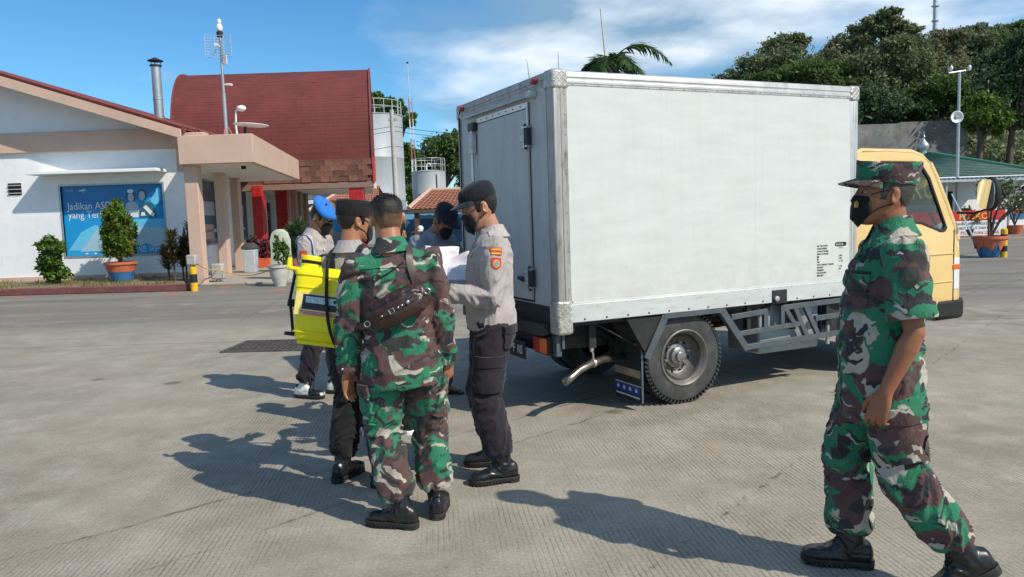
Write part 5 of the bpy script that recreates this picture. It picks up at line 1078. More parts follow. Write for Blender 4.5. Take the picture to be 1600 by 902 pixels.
# palm behind the truck
def palm():
    Y = 26; c = at(955, 96, Y); T = thing('palm_tree', 'palm crown with one long arching frond showing above the truck roof', 'palm', (c.x, Y, 0)); h = c.z; one('trunk', M['bark'], T, 'tube', [(0, 0, 0), (.05, 0, h*.5), (0, 0, h-.1)], [.2, .15, .13], 12, smooth=True); rng = np.random.default_rng(3)
    spec = [(8, 2.4, 1.0), (30, 1.5, .5), (170, 1.3, .6), (150, 1.5, .2), (205, 1.2, .3), (250, 1.4, .5), (290, 1.5, .6), (330, 1.6, .3), (75, 1.5, .7), (110, 1.4, .8), (355, 1.7, -.15), (185, 1.5, -.2)]
    for i, (az, L, el) in enumerate(spec):
        V = []; F = []; a = R(az); d = Vector((math.cos(a), math.sin(a), 0)); pts = []
        for k in range(25):
            t = k/24; pts.append(Vector((0, 0, 0))+d*L*(t*.86)+Vector((0, 0, L*(el*t*.95-(.85+.25*el)*t*t*.9))))
        m = MB(); m.tube(pts, [.03*(1-.8*k/24) for k in range(25)], 6); sd = Vector((-d.y, d.x, 0))
        for k in range(2, 25):
            t = k/24; tg = (pts[k]-pts[k-1]).normalized(); ll = .60*math.sin(PI*min(1, t*.86+.12))+.10
            for s_ in (-1, 1):
                for rep in range(2):
                    dirn = (sd*s_*(.75+rng.uniform(-.15, .15))+tg*.65+Vector((0, 0, rng.uniform(-.5, .25)-.25*t))).normalized(); b = pts[k].lerp(pts[k-1], rep*.5); e = b+dirn*ll*rng.uniform(.8, 1.1)+Vector((0, 0, -.10*ll)); w = tg*.036; mid = b.lerp(e, .5)+Vector((0, 0, .03)); n = len(V)
                    V += [b-w*.6, b+w*.6, mid+w, mid-w, e]; F += [(n, n+1, n+2, n+3), (n+3, n+2, n+4)]
        n0 = len(m.v); m.add(V, F); m.build('frond', M['palm_leaf'], T, loc=(0, 0, h))
palm()
# ---- planter plants
def lathe_pot(T, prof, mat, n=28): return one('pot', M[mat], T, 'lathe', prof, n, smooth=True)
def pots():
    p = gnd(193, 447); p.z = .12; T = thing('potted_tree', 'clipped egg-shaped green bush in a terracotta and blue pot before the poster', 'potted plant', (-10.75, 21.2, .12)); s = .40
    lathe_pot(T, [(.25, 0), (.36, .32), (.30, .32), (.2, .05)], 'pot_blue'); one('pot_rim', M['terracotta'], T, 'lathe', [(.345, .26), (.40, .46), (.43, .46), (.43, .53), (.37, .53), (.34, .44), (.02, .44)], 28, smooth=True)
    rng = np.random.default_rng(11); cl = []
    for k in range(70):
        z = rng.uniform(.78, 2.12); t = (z-.78)/1.34; r = .42*math.sin(PI*min(1, (t*.80+.17)))**.8*(1-.25*t); a = rng.uniform(0, 2*PI); q = rng.uniform(.3, 1)**.5; cl.append((np.array([r*q*math.cos(a), r*q*math.sin(a), z]), np.array([.13, .13, .13])))
    V, F = leaves(rng, cl, 7000, .062, 2.0); mesh_np('foliage', V, F, M['leaf_topiary'], T); m = MB()
    for k in range(5): a = k*1.3; m.tube([(.05*math.cos(a), .05*math.sin(a), .42), (.04*math.cos(a+1), .04*math.sin(a+1), .8), (.25*math.cos(a), .25*math.sin(a), 1.4)], [.035, .03, .012], 7)
    m.build('stem', M['bark'], T, True)
    T = thing('shrub', 'leafy green shrub at the left end of the planting bed', 'shrub', (gnd(90, 450).x, 20.9, .12)); cl = [(np.array([rng.normal()*.13, rng.normal()*.13, rng.uniform(.15, 1.2)]), np.array([.13, .13, .12])) for _ in range(46)]; V, F = leaves(rng, cl, 2600, .085, 1.7); mesh_np('foliage', V, F, M['leaf_bright'], T); m = MB()
    for k in range(7): a = k*.9; m.tube([(0, 0, 0), (.12*math.cos(a), .12*math.sin(a), .5), (.3*math.cos(a), .3*math.sin(a), 1.15)], [.02, .014, .006], 6)
    m.build('stem', M['bark'], T, True)
    def spiky(T, hs, rng, mat, ll=.42):
        for dx, dy, h in hs:
            one('stem', M['bark'], T, 'tube', [(dx, dy, 0), (dx*1.1, dy, h*.5), (dx*1.2, dy, h)], .025, 7, smooth=True); V = []; F = []
            for k in range(150):
                z = h*rng.uniform(.35, 1.05); a = rng.uniform(0, 2*PI); el = rng.uniform(.1, 1.2); d = Vector((math.cos(a)*math.cos(el), math.sin(a)*math.cos(el), math.sin(el))); b = Vector((dx*(1+.2*z/h), dy, z)); L = ll*rng.uniform(.6, 1.1); sd = d.cross(Vector((0, 0, 1))).normalized()*.03; mid = b+d*L*.55; e = b+d*L+Vector((0, 0, -.12*L)); n = len(V); V += [b-sd*.5, b+sd*.5, mid+sd, mid-sd, e]; F += [(n, n+1, n+2, n+3), (n+3, n+2, n+4)]
            m = MB(); m.add(V, F); m.build('leaf_rosette', M[mat], T)
    T = thing('spiky_plant', 'cluster of brownish spiky dracaena stems right of the clipped bush', 'plant', (gnd(262, 450).x, 20.6, .12)); spiky(T, [(-.35, .1, .75), (-.12, -.1, 1.15), (.1, .12, 1.05), (.32, -.05, 1.35), (.42, .15, .8), (-.02, .2, .85)], rng, 'leaf_brownish')
    # grey stone urn with a climbing plant on a cloth-covered frame
    p = gnd(438, 447); T = thing('stone_urn', 'large grey stone urn with trailing plant near the red column', 'planter', p); lathe_pot(T, [(.14, 0), (.15, .05), (.23, .25), (.25, .44), (.285, .47), (.285, .53), (.24, .53), (.22, .46), (.02, .44)], 'pot_stone'); cl = [(np.array([rng.uniform(-.05, .25), rng.normal()*.08, rng.uniform(.55, 1.2)]), np.array([.07, .07, .07])) for _ in range(22)]; V, F = leaves(rng, cl, 500, .06, 1.8); mesh_np('foliage', V, F, M['leaf_bright'], T); one('stem', M['bark'], T, 'tube', [(.1, 0, .44), (.12, 0, .8), (.14, 0, 1.2)], .014, 6)
    p = gnd(437, 440); T = thing('cloth_screen', 'pale green quilted cover standing behind the stone urn', 'screen', (p.x-.02, p.y+.35, .0)); m = MB(); rg = []
    for z, w in ((.05, .25), (.4, .26), (.8, .25), (1.1, .24), (1.3, .2), (1.38, .12), (1.40, .03)): rg.append([Vector((x*w+.015*math.sin(z*9+x*5), y*.16*(1+.2*math.cos(x*6)), z)) for x, y in ((-1, -.6), (-.6, -1), (0, -.8), (.6, -1), (1, -.6), (1, .6), (0, 1), (-1, .6))])
    m.rings(rg); m.build('cover', M['pale_cover'], T, True, ang=60)
    p = gnd(408, 420); T = thing('flower_planter', 'orange planter box with purple leaves by the red column', 'planter', (p.x, p.y, .05)); one('box', M['orange_box'], T, 'box', (-.4, -.25, 0), (.4, .25, .32), bevel=.02); cl = [(np.array([rng.uniform(-.4, .4), rng.uniform(-.2, .2), rng.uniform(.4, .95)]), np.array([.16, .14, .12])) for _ in range(26)]; V, F = leaves(rng, cl, 1100, .10, 1.9); mesh_np('foliage', V, F, M['leaf_purple'], T)
    p = at(462, 370, 24); T = thing('porch_plant', 'dark green pot plant behind the officer in the beret', 'plant', (p.x, 24, .05)); lathe_pot(T, [(.18, 0), (.26, .4), (.22, .4), (.02, .35)], 'terracotta'); spiky(T, [(-.08, 0, 1.2), (.1, .05, 1.35), (0, .1, 1.0)], rng, 'leaf_dark', .6)
    # right: big pot with a branching bare-ish plant
    p = gnd(1545, 402); T = thing('potted_tree', 'spreading thin-leaved plant in an orange-rimmed blue pot at right', 'potted plant', p); k = .86; lathe_pot(T, [(.20, 0), (.24, .04), (.36, .40), (.33, .40), (.2, .06)], 'pot_blue'); 
    m = MB(); n = 48; rg = []
    for r, z in ((.355, .0), (.40, .50), (.43, .50), (.43, .58), (.37, .58), (.35, .5), (.02, .48)): rg.append([Vector((r*math.cos(2*PI*q/n)*(1 if z > .1 else (.30+.022*0)/.355*1.12), r*math.sin(2*PI*q/n)*(1 if z > .1 else .95), z if z > .1 else .27+.07*math.sin(7*2*PI*q/n)+.03*math.sin(11*2*PI*q/n))) for q in range(n)])
    m.rings(rg); m.build('pot_rim', M['terracotta'], T, True, ang=60)
    m = MB(); tips = []
    for az, L, up in ((20, 1.25, 1.0), (40, .9, 1.3), (60, .7, 1.5), (330, 1.05, 1.2), (110, .25, 1.5), (350, .6, 1.5), (5, 1.3, 1.25)):
        a = R(az); e = Vector((math.cos(a)*L, math.sin(a)*L*.6, .48+up)); m.tube([(0, 0, .45), (e.x*.25, e.y*.25, .48+up*.45), (e.x*.6, e.y*.6, .48+up*.78), e], [.035, .026, .018, .008], 7); tips += [(np.array(e), np.array([.2, .2, .14])), (np.array([e.x*.7, e.y*.7, .48+up*.88]), np.array([.2, .2, .12])), (np.array([e.x*.85, e.y*.9, .5+up*.98]), np.array([.22, .2, .10]))]
    m.build('stem', M['bark'], T, True); V, F = leaves(rng, tips, 750, .07, 2.1); mesh_np('foliage', V, F, M['leaf_olive'], T)
    p = gnd(1585, 366); T = thing('potted_plant', 'small red pot with sparse branches beyond the bollard', 'potted plant', p); lathe_pot(T, [(.26, 0), (.36, .4), (.32, .4), (.02, .36)], 'terracotta'); cl = [(np.array([rng.normal()*.4, rng.normal()*.3, rng.uniform(.8, 1.6)]), np.array([.25, .2, .2])) for _ in range(12)]; V, F = leaves(rng, cl, 260, .11, 2.); mesh_np('foliage', V, F, M['leaf_olive'], T); m = MB()
    for a in range(5): m.tube([(0, 0, .4), (.3*math.cos(a*1.3), .2*math.sin(a*1.3), 1.1), (.7*math.cos(a*1.3), .4*math.sin(a*1.3), 1.9)], [.03, .02, .01], 6)
    m.build('stem', M['bark'], T, True)
    p = gnd(1509, 369); T = thing('potted_plant', 'dark low pot plant at the foot of the banner', 'potted plant', p); lathe_pot(T, [(.3, 0), (.36, .3), (.3, .3), (.02, .28)], 'steel_dark_roof'); cl = [(np.array([rng.normal()*.2, rng.normal()*.2, rng.uniform(.35, 1.2)]), np.array([.18, .15, .15])) for _ in range(14)]; V, F = leaves(rng, cl, 700, .10, 2.); mesh_np('foliage', V, F, M['leaf_brownish'], T)
    # grass tufts in the bed
    V = []; F = []
    for k in range(2600):
        x = rng.uniform(-17, -8.1); y = rng.uniform(19.1, 22.2)
        if mnoise.noise(Vector((x*.8, y*.8, 2))) < -.05: continue
        h = rng.uniform(.05, .13); a = rng.uniform(0, PI); dx, dy = math.cos(a)*.012, math.sin(a)*.012; n = len(V); V += [(x-dx, y-dy, .118), (x+dx, y+dy, .118), (x+rng.normal()*.03, y+rng.normal()*.03, .12+h)]; F.append((n, n+1, n+2))
    o = mesh_np('grass', np.array(V), np.array(F), M['grass_blade'], None); tag(o, 'short yellowish grass growing in the planting bed', 'grass', kind='stuff')
plain('pale_cover', (.46, .50, .38), .8, var=.1, scale=8); plain('orange_box', (.62, .10, .03), .6, var=.1); pots()
# ------------------------------------------------------------------ box truck (local x forward, y left, origin under the rear right corner of the box)
def box_panel_mat():
    m, t, b = newmat('box_white'); v = t.coord(); z = t.sep(v)[2]; x = t.sep(v)[0]
    n = t.noise(t.map(v, sc=(.5, .5, 2.)), 5, 6, .6); c = t.ramp(n, [(.35, (.55, .575, .56)), (.7, (.62, .64, .625))])
    st = t.noise(t.map(v, sc=(7, 7, .35)), 3, 5, .6); c = t.mix(t.ramp(st, [(.5, 0.), (.75, .2)]), c, (.50, .46, .36)); c = t.mix(t.math('MULTIPLY', t.ramp(t.math('ABSOLUTE', t.math('SUBTRACT', x, 1.86)), [(.0, 1.), (.006, .0)]), .25), c, (.3, .29, .27))
    sc = t.noise(t.map(v, sc=(.35, 1, 14)), 6, 4, .6); c = t.mix(t.ramp(sc, [(.66, 0.), (.72, .35)]), c, (.42, .42, .42))
    low = t.math('MULTIPLY', t.ramp(t.math('MULTIPLY_ADD', z, -1/.5, 2.7), [(0, 0.), (1, 1.)]), t.ramp(t.noise(v, 9, 6, .65), [(.4, 0.), (.7, .45)]))
    c = t.mix(low, c, (.46, .42, .34))
    setp(t, b, col=c, rough=t.math('MULTIPLY_ADD', n, .2, .33), spec=.45, normal=t.bump(t.noise(t.map(v, sc=(1, 1, .3)), 2.2, 3), .25, .012))
box_panel_mat()
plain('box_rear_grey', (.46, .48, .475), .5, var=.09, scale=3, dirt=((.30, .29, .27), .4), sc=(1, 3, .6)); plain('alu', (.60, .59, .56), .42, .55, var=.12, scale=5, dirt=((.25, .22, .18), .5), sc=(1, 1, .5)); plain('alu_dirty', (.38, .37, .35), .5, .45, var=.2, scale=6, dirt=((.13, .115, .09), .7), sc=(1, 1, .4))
plain('rail_grey', (.55, .58, .57), .5, .15, var=.08, scale=4, dirt=((.28, .25, .2), .45), sc=(.6, 1, 2)); plain('rubber_black', (.012, .012, .012), .75, var=.3); plain('steel_dark', (.035, .037, .04), .5, .3, var=.3, dirt=((.10, .085, .06), .4)); plain('chassis_black', (.015, .015, .016), .65, var=.3, dirt=((.07, .058, .045), .5))
plain('bolt_rust', (.12, .075, .045), .7, .3, var=.3); plain('guard_grey', (.075, .095, .112), .45, .1, var=.15, scale=9, dirt=((.25, .2, .15), .3)); plain('galv', (.62, .62, .60), .35, .85, var=.12); plain('lens_red', (.36, .02, .015), .2, var=.2); plain('lens_orange', (.72, .13, .02), .18, var=.15); plain('lens_clear', (.7, .72, .72), .08, var=.05)
plain('cab_yellow', (.74, .52, .21), .3, var=.035, scale=3, coat=.5, dirt=((.45, .3, .12), .12)); plain('tank_box_grey', (.30, .335, .36), .45, .3, var=.15, dirt=((.15, .13, .1), .4)); plain('wheel_grey', (.17, .155, .14), .5, .35, var=.2, scale=14, dirt=((.07, .055, .04), .6)); plain('hub_metal', (.30, .29, .28), .35, .7, var=.25, scale=30, dirt=((.04, .035, .03), .6)); plain('exhaust', (.33, .29, .24), .3, .9, var=.25, scale=12); plain('flap_black', (.014, .014, .015), .7, var=.25, dirt=((.11, .09, .07), .5)); plain('flap_tan', (.30, .235, .16), .7, var=.3); plain('flap_blue', (.012, .035, .26), .5, var=.1); plain('decal_black', (.02, .02, .022), .6); plain('plate_black', (.015, .015, .016), .5); plain('plate_white', (.7, .7, .68), .5); plain('dash_dark', (.02, .02, .021), .7); plain('seat_dark', (.03, .03, .034), .8); plain('bottle_blue', (.03, .25, .55), .3)
def tyre_mat():
    m, t, b = newmat('tyre'); v = t.coord(); n = t.noise(v, 9, 6, .6)
    c = t.ramp(n, [(.35, (.028, .030, .031)), (.75, (.085, .085, .08))]); setp(t, b, col=c, rough=.62, spec=.4, normal=t.bump(t.noise(v, 120, 3), .2, .002))
tyre_mat()
def tread_mat():
    m, t, b = newmat('tread_plate'); v = t.coord(); s = t.sep(v); a = t.math('ADD', s[0], s[1])
    w1 = t.math('ADD', a, s[2]); w2 = t.math('SUBTRACT', a, s[2])
    def saw(w): return t.math('ABSOLUTE', t.math('SUBTRACT', t.math('FRACT', t.math('MULTIPLY', w, 22)), .5))
    h = t.ramp(t.math('MAXIMUM', saw(w1), saw(w2)), [(.36, 0.), (.46, 1.)])
    n = t.noise(v, 16, 6, .65); c = t.ramp(n, [(.3, (.30, .29, .27)), (.55, (.52, .51, .48)), (.8, (.62, .60, .56))]); c = t.mix(t.ramp(t.noise(v, 28, 4), [(.55, 0.), (.7, .5)]), c, (.20, .155, .08))
    setp(t, b, col=c, rough=.45, metal=.45, normal=t.bump(h, .7, .004))
tread_mat()
def glass_mat(name, tint=(.55, .62, .60), refl=.9):
    m, t, b = newmat(name); out = t.N.get('Material Output'); tr = t.n('ShaderNodeBsdfTransparent'); tr.inputs[0].default_value = (*tint, 1); gl = t.n('ShaderNodeBsdfGlossy'); gl.inputs['Roughness'].default_value = .02; gl.inputs[0].default_value = (refl, refl, refl, 1)
    fr = t.n('ShaderNodeLayerWeight'); fr.inputs[0].default_value = .5; fc = t.math('MULTIPLY_ADD', t.math('POWER', fr.outputs['Facing'], 5.), .8, .05); mx = t.n('ShaderNodeMixShader'); t.L.new(fc, mx.inputs[0]); t.L.new(tr.outputs[0], mx.inputs[1]); t.L.new(gl.outputs[0], mx.inputs[2]); t.L.new(mx.outputs[0], out.inputs[0]); t.N.remove(b)
    return m
glass_mat('cab_glass', (.74, .80, .79)); glass_mat('window_glass', (.35, .4, .42))
TX, TY, TYAW, TL, TW, TZB, TZT = .33, 5.542, .4351, 3.03, 1.87, .753, 2.574
def truck():
    T = thing('box_truck', 'white box truck with yellow cab parked rear-right corner towards the camera', 'truck', (TX, TY, 0), TYAW)
    P = lambda name, mat, fn, *a, sm=False, bev=0, par=T, **k: one(name, M[mat], par, fn, *a, smooth=sm, bevel=bev, **k)
    M = MATS
    # cargo box
    cb = P('cargo_box', 'box_white', 'box', (.02, .016, TZB+.05), (TL-.02, TW-.016, TZT-.03))
    def skin(name, mat, x0, x1, z0, z1, r=.035, y=.012, t=.008):
        poly = []
        for cx, cz, a0 in ((x1-r, z1-r, 0), (x0+r, z1-r, 90), (x0+r, z0+r, 180), (x1-r, z0+r, 270)):
            for k in range(6): a = R(a0+18*k); poly.append((cx+r*math.cos(a), cz+r*math.sin(a)))
        m = MB(); m.prism(poly, t, Matrix.Translation((0, y, 0)) @ Matrix.Rotation(R(90), 4, 'X')); return m.build(name, M[mat], cb)
    skin('side_panel', 'box_white', .115, TL-.10, TZB+.145, TZT-.115)
    m = MB(); m.box((.02, .02, TZT-.03), (TL-.02, TW-.02, TZT-.006)); m.build('roof_panel', M['rail_grey'], cb)
    # long edges: extruded profile rails
    def rail_x(name, mat, x0, x1, prof, mirror=False):
        m = MB(); rg = []
        for x in (x0, x1): rg.append([Vector((x, (TW-y if mirror else y), z)) for y, z in prof])
        m.rings(rg); return m.build(name, M[mat], cb, bevel=.003)
    topp = [(.03, TZT), (.012, TZT-.004), (0, TZT-.018), (-.002, TZT-.05), (.003, TZT-.053), (.003, TZT-.068), (-.001, TZT-.071), (-.001, TZT-.092), (.003, TZT-.095), (.003, TZT-.106), (.009, TZT-.108), (.009, TZT-.118), (.03, TZT-.118)]
    rail_x('top_rail', 'alu', .10, TL-.09, topp); rail_x('top_rail', 'alu', .10, TL-.09, topp, True)
    botp = [(.03, TZB+.15), (.0, TZB+.148), (0, TZB+.137), (-.003, TZB+.134), (-.003, TZB+.004), (.004, TZB), (.05, TZB), (.05, TZB+.15)]
    rail_x('bottom_rail', 'rail_grey', .10, TL-.02, botp); rail_x('bottom_rail', 'rail_grey', .10, TL-.02, botp, True)
    for i in range(15): P('rivet', 'bolt_rust', 'sphere', (.22+i*.19, -.004, TZB+.022), (.008, .006, .008), 8, 6, par=cb, sm=True)
    for i in range(26): P('rivet', 'alu_dirty', 'sphere', (.17+i*.109, .0, TZT-.100), (.004, .004, .004), 6, 4, par=cb, sm=True)
    for i in range(22): P('rivet', 'alu_dirty', 'sphere', (.20+i*.128, -.003, TZB+.126), (.004, .004, .004), 6, 4, par=cb, sm=True)
    # corner posts
    for x0, x1, nm in ((0, 1, 'rear'), (TL, -1, 'front')):
        for y0, sy in ((0, 1), (TW, -1)):
            m = MB(); prof = [(.0, .03), (.004, .010), (.012, .002), (.045, -.002), (.048, .003), (.062, .003), (.065, -.002), (.09, -.001), (.093, .004), (.105, .006), (.118, .006), (.118, .03), (.03, .03), (.03, .29 if nm == 'rear' else .1), (.012, .29 if nm == 'rear' else .1), (.012, .275 if nm == 'rear' else .1), (.002, .27 if nm == 'rear' else .098), (-.001, .045)]
            if nm == 'rear': prof = [(.0, .03), (.004, .010), (.012, .002), (.045, -.002), (.048, .003), (.062, .003), (.065, -.002), (.09, -.001), (.093, .004), (.105, .006), (.118, .006), (.118, .03), (.03, .03), (.03, .115), (.008, .115), (.008, .10), (.003, .097), (.003, .062), (-.002, .058), (-.002, .04)]
            else: prof = [(.0, .03), (.004, .010), (.012, .002), (.045, -.002), (.048, .003), (.075, .003), (.078, .006), (.10, .006), (.10, .03), (.03, .03), (.03, .1), (0, .1)]
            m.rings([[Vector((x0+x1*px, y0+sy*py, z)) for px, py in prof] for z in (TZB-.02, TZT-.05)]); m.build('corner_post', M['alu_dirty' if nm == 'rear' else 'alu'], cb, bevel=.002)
            # castings
            for z0, z1 in (((TZT-.135, TZT+.006), (TZB-.085, TZB+.17)) if nm == 'rear' else ((TZT-.13, TZT+.004),)):
                e = .008; w, d = (.125, .135) if nm == 'rear' else (.11, .11)
                m = MB(); m.box((min(x0-x1*e, x0+x1*w), min(y0-sy*e, y0+sy*d), z0), (max(x0-x1*e, x0+x1*w), max(y0-sy*e, y0+sy*d), z1)); m.build('corner_casting', M['tread_plate'], cb, bevel=.022, )
    for i in range(11): P('rivet', 'alu_dirty', 'sphere', (.1, .003, TZB+.25+i*.14), (.005, .005, .005), 6, 4, par=cb, sm=True)
    # rear wall
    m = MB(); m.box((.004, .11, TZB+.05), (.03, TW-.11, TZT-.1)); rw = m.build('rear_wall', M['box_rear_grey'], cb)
    m = MB(); m.rings([[Vector((x, y, z)) for x, z in ((-.004, TZT-.02), (-.006, TZT-.055), (.0, TZT-.058), (-.001, TZT-.08), (.003, TZT-.082), (.003, TZT-.105), (.03, TZT-.105), (.03, TZT), (.012, TZT))] for y in (.12, TW-.12)]); m.build('rear_header', M['alu_dirty'], cb, bevel=.003)
    m = MB(); m.rings([[Vector((x, y, z)) for x, z in ((.004, TZT-.118), (-.045, TZT-.15), (-.047, TZT-.143), (.004, TZT-.108))] for y in (.29, 1.66)]); m.build('drip_rail', M['rail_grey'], cb)
    P('drip_rail_cap', 'rail_grey', 'box', (-.06, .25, TZT-.16), (.006, .31, TZT-.112), bev=.008, par=cb)
    P('sill', 'chassis_black', 'box', (-.004, .14, TZB-.02), (.03, TW-.14, TZB+.12), bev=.006, par=cb)
    # small rear door
    D0, D1, Z0, Z1 = .395, 1.36, .90, 2.352
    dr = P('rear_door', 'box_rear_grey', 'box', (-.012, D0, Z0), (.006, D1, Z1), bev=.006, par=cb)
    P('door_seal', 'rubber_black', 'box', (-.003, D0-.016, Z0-.016), (.006, D1+.016, Z1+.016), par=cb)
    P('door_trim', 'galv', 'box', (-.016, D0, Z1+.004), (-.006, D1, Z1+.046), par=cb); P('door_trim', 'galv', 'box', (-.016, D0-.022, 2.16), (-.006, D0-.002, Z1+.046), par=cb); P('door_trim', 'alu_dirty', 'box', (-.010, D0-.022, Z0), (-.005, D0-.002, 2.155), par=cb)
    for i in range(7): P('screw', 'steel_dark', 'sphere', (-.017, D0+.1+i*.13, Z1+.025), .006, 6, 4, par=cb)
    for z in (2.14, 1.07):
        m = MB(); m.box((-.020, D0+.0, z-.055), (-.011, D0+.115, z+.055)); h = m.build('hinge', M['rail_grey'], cb, bevel=.003)
        m = MB(); m.box((-.042, D0-.05, z-.075), (-.004, D0+.005, z+.075)); m.build('hinge_bracket', M['steel_dark'], h, bevel=.006)
        m = MB(); m.tube([(-.036, D0-.018, z-.095), (-.036, D0-.018, z+.095)], .012, 10); m.build('hinge_pin', M['steel_dark'], h, True)
        for dz in (-.07, .07): m = MB(); m.box((-.046, D0-.05, z+dz-.006), (-.008, D0+.03, z+dz+.006)); m.build('hinge_plate', M['galv'], h)
        for dy, dz in ((.04, -.03), (.04, .03), (.09, -.03), (.09, .03)): m = MB(); m.sphere((-.021, D0+dy, z+dz), .006, 6, 4); m.build('screw', M['steel_dark'], h)
    P('hinge_knob', 'steel_dark', 'tube', [(-.03, D0+.11, 1.055), (-.03, D0+.19, 1.065)], [.02, .014], 10, par=cb, sm=True)
    P('lock_bar', 'galv', 'tube', [(-.035, 1.44, .92), (-.035, 1.44, 2.36)], .012, 10, par=cb, sm=True); P('lock_bar_guide', 'rail_grey', 'box', (-.05, 1.41, 2.10), (-.004, 1.50, 2.28), bev=.008, par=cb); P('lock_bar_guide', 'steel_dark', 'box', (-.05, 1.38, 2.30), (-.004, 1.50, 2.37), bev=.006, par=cb); P('post_trim', 'galv', 'box', (-.010, 1.52, .92), (-.002, 1.54, 2.33), par=cb)
    P('oval_plate', 'rail_grey', 'sphere', (.0, .17, 1.03), (.006, .02, .035), 12, 8, par=cb, sm=True)
    for y in (.26, 1.72):
        m = MB(); m.sphere((-.012, y, TZT-.045), (.022, .055, .022), 14, 8); m.build('marker_light', M['lens_red'], cb, True)
    m = MB(); m.tube([(-.012, 1.76, TZT-.06), (-.006, 1.80, TZT-.10), (-.006, 1.795, TZT-.4), (-.006, 1.80, TZB+.3)], .006, 6); m.build('cable', M['rubber_black'], cb, True)
    # stencilled data table on the side panel
    dc = empty('data_table', (0, 0, 0)); dc.parent = cb
    rows = ['NO. UJI / KODE', 'NAMA PEMILIK', 'ALAMAT PEMILIK', 'BERAT KOSONG', 'JBB', 'JBI', 'MST', 'DAYA ANGKUT ORANG', 'BARANG', 'PANJANG', 'KELAS JALAN', 'BERLAKU']
    vals = ['', '2 2 1 1', '', '', '3.600', '2.375', '5.1 (T)', '', '1.110', '373', '1', '']
    for i, (a, b_) in enumerate(zip(rows, vals)):
        z = 1.198-i*.0232; text_obj(a, .021, M['decal_black'], 'stencil_line', dc, (2.545, .003, z), (PI/2, 0, 0), .85)
        if b_: text_obj(b_, .021, M['decal_black'], 'stencil_line', dc, (2.80, .003, z), (PI/2, 0, 0), .9)
    m = MB(); m.prism([(p[0]+2.825, p[1]+1.212) for p in [(.05+.018*math.cos(a), .018*math.sin(a)) for a in [-PI/2+PI*k/8 for k in range(9)]]+[(-.05+.018*math.cos(a), .018*math.sin(a)) for a in [PI/2+PI*k/8 for k in range(9)]]], .002, Matrix.Translation((0, .004, 0)) @ Matrix.Rotation(PI/2, 4, 'X')); m.build('data_pill', M['decal_black'], dc)
    text_obj('AA-05.26', .024, M['plate_white'], 'stencil_line', dc, (2.768, .001, 1.203), (PI/2, 0, 0), .9)
    # chassis
    for y in (.52, 1.30): P('chassis_rail', 'chassis_black', 'box', (.05, y-.035, .56), (4.2, y+.035, .72))
    for x in (.1, .62, 1.0, 1.45, 2.0, 2.6): P('cross_member', 'chassis_black', 'box', (x, .06, .68), (x+.07, TW-.06, TZB-.002))
    P('floor_frame', 'chassis_black', 'box', (.04, .06, .72), (TL-.05, TW-.06, TZB+.06))
    P('rear_axle', 'chassis_black', 'tube', [(1.168, .15, .375), (1.168, .75, .375), (1.168, .935, .375), (1.168, 1.1, .375), (1.168, TW-.15, .375)], [.06, .07, .16, .07, .06], 14, sm=True)
    for y in (.50, 1.32):
        m = MB(); m.tube([(.62, y, .60), (.85, y, .47), (1.168, y, .43), (1.5, y, .47), (1.75, y, .60)], (.02, .035), 6); m.build('leaf_spring', M['chassis_black'], T)
    P('drive_shaft', 'chassis_black', 'tube', [(1.25, .93, .40), (3.2, .93, .52)], .04, 10, sm=True)
    P('spare_wheel', 'tyre', 'lathe', [(.16, -.08), (.33, -.09), (.36, 0), (.33, .09), (.16, .08)], 24, Matrix.Translation((.62, .93, .53)), sm=True)
    P('air_tank', 'chassis_black', 'tube', [(2.05, .32, .45), (2.7, .32, .45)], .14, 14, sm=True); P('gearbox', 'chassis_black', 'box', (3.0, .7, .35), (3.9, 1.2, .7), bev=.05)
    # rear bumper, lamps, plate
    P('rear_bumper', 'steel_dark', 'box', (-.075, .15, .655), (.05, TW-.15, .745), bev=.008); P('bumper_channel', 'chassis_black', 'box', (.02, .12, .50), (.07, TW-.12, .66), bev=.006)
    for y in (.14, TW-.36):
        lb = P('tail_lamp', 'chassis_black', 'box', (-.02, y-.01, .50), (.02, y+.225, .645), bev=.01); m = MB(); m.box((-.045, y, .515), (-.018, y+.10, .635)); m.build('lens', M['lens_orange'], lb, bevel=.014); m = MB(); m.box((-.043, y+.104, .515), (-.018, y+.21, .635)); m.build('lens', M['lens_red'], lb, bevel=.014)
    pl = P('number_plate', 'plate_black', 'box', (-.055, .46, .43), (-.045, .89, .57), bev=.004)
    text_obj('F', .10, M['plate_white'], 'plate_character', pl, (-.056, .68, .465), (PI/2, 0, -PI/2), .8); text_obj('NS', .10, M['plate_white'], 'plate_character', pl, (-.056, .60, .465), (PI/2, 0, -PI/2), .75)
    P('lamp_bracket', 'guard_grey', 'box', (.015, .07, .50), (.06, .15, .66), bev=.004); P('lamp_bracket', 'guard_grey', 'box', (.055, .05, .56), (.075, .16, .68))
    # wheels
    def wheel(x, y, sg, dual=False, front=False):
        w = empty('wheel', (x, y, .375)); w.parent = T; w.rotation_euler = (R(90) if sg > 0 else R(-90), 0, 0)
        tw = .19
        m = MB(); m.lathe([(.215, -tw/2+.012), (.232, -tw/2), (.30, -tw/2-.004), (.343, -tw/2+.004), (.366, -tw/2+.026), (.374, -tw/2+.05), (.376, 0), (.374, tw/2-.05), (.366, tw/2-.026), (.343, tw/2-.004), (.30, tw/2+.004), (.232, tw/2), (.215, tw/2-.012)], 56, cap=False); ty = m.build('tyre', M['tyre'], w, True, ang=28)
        m = MB()
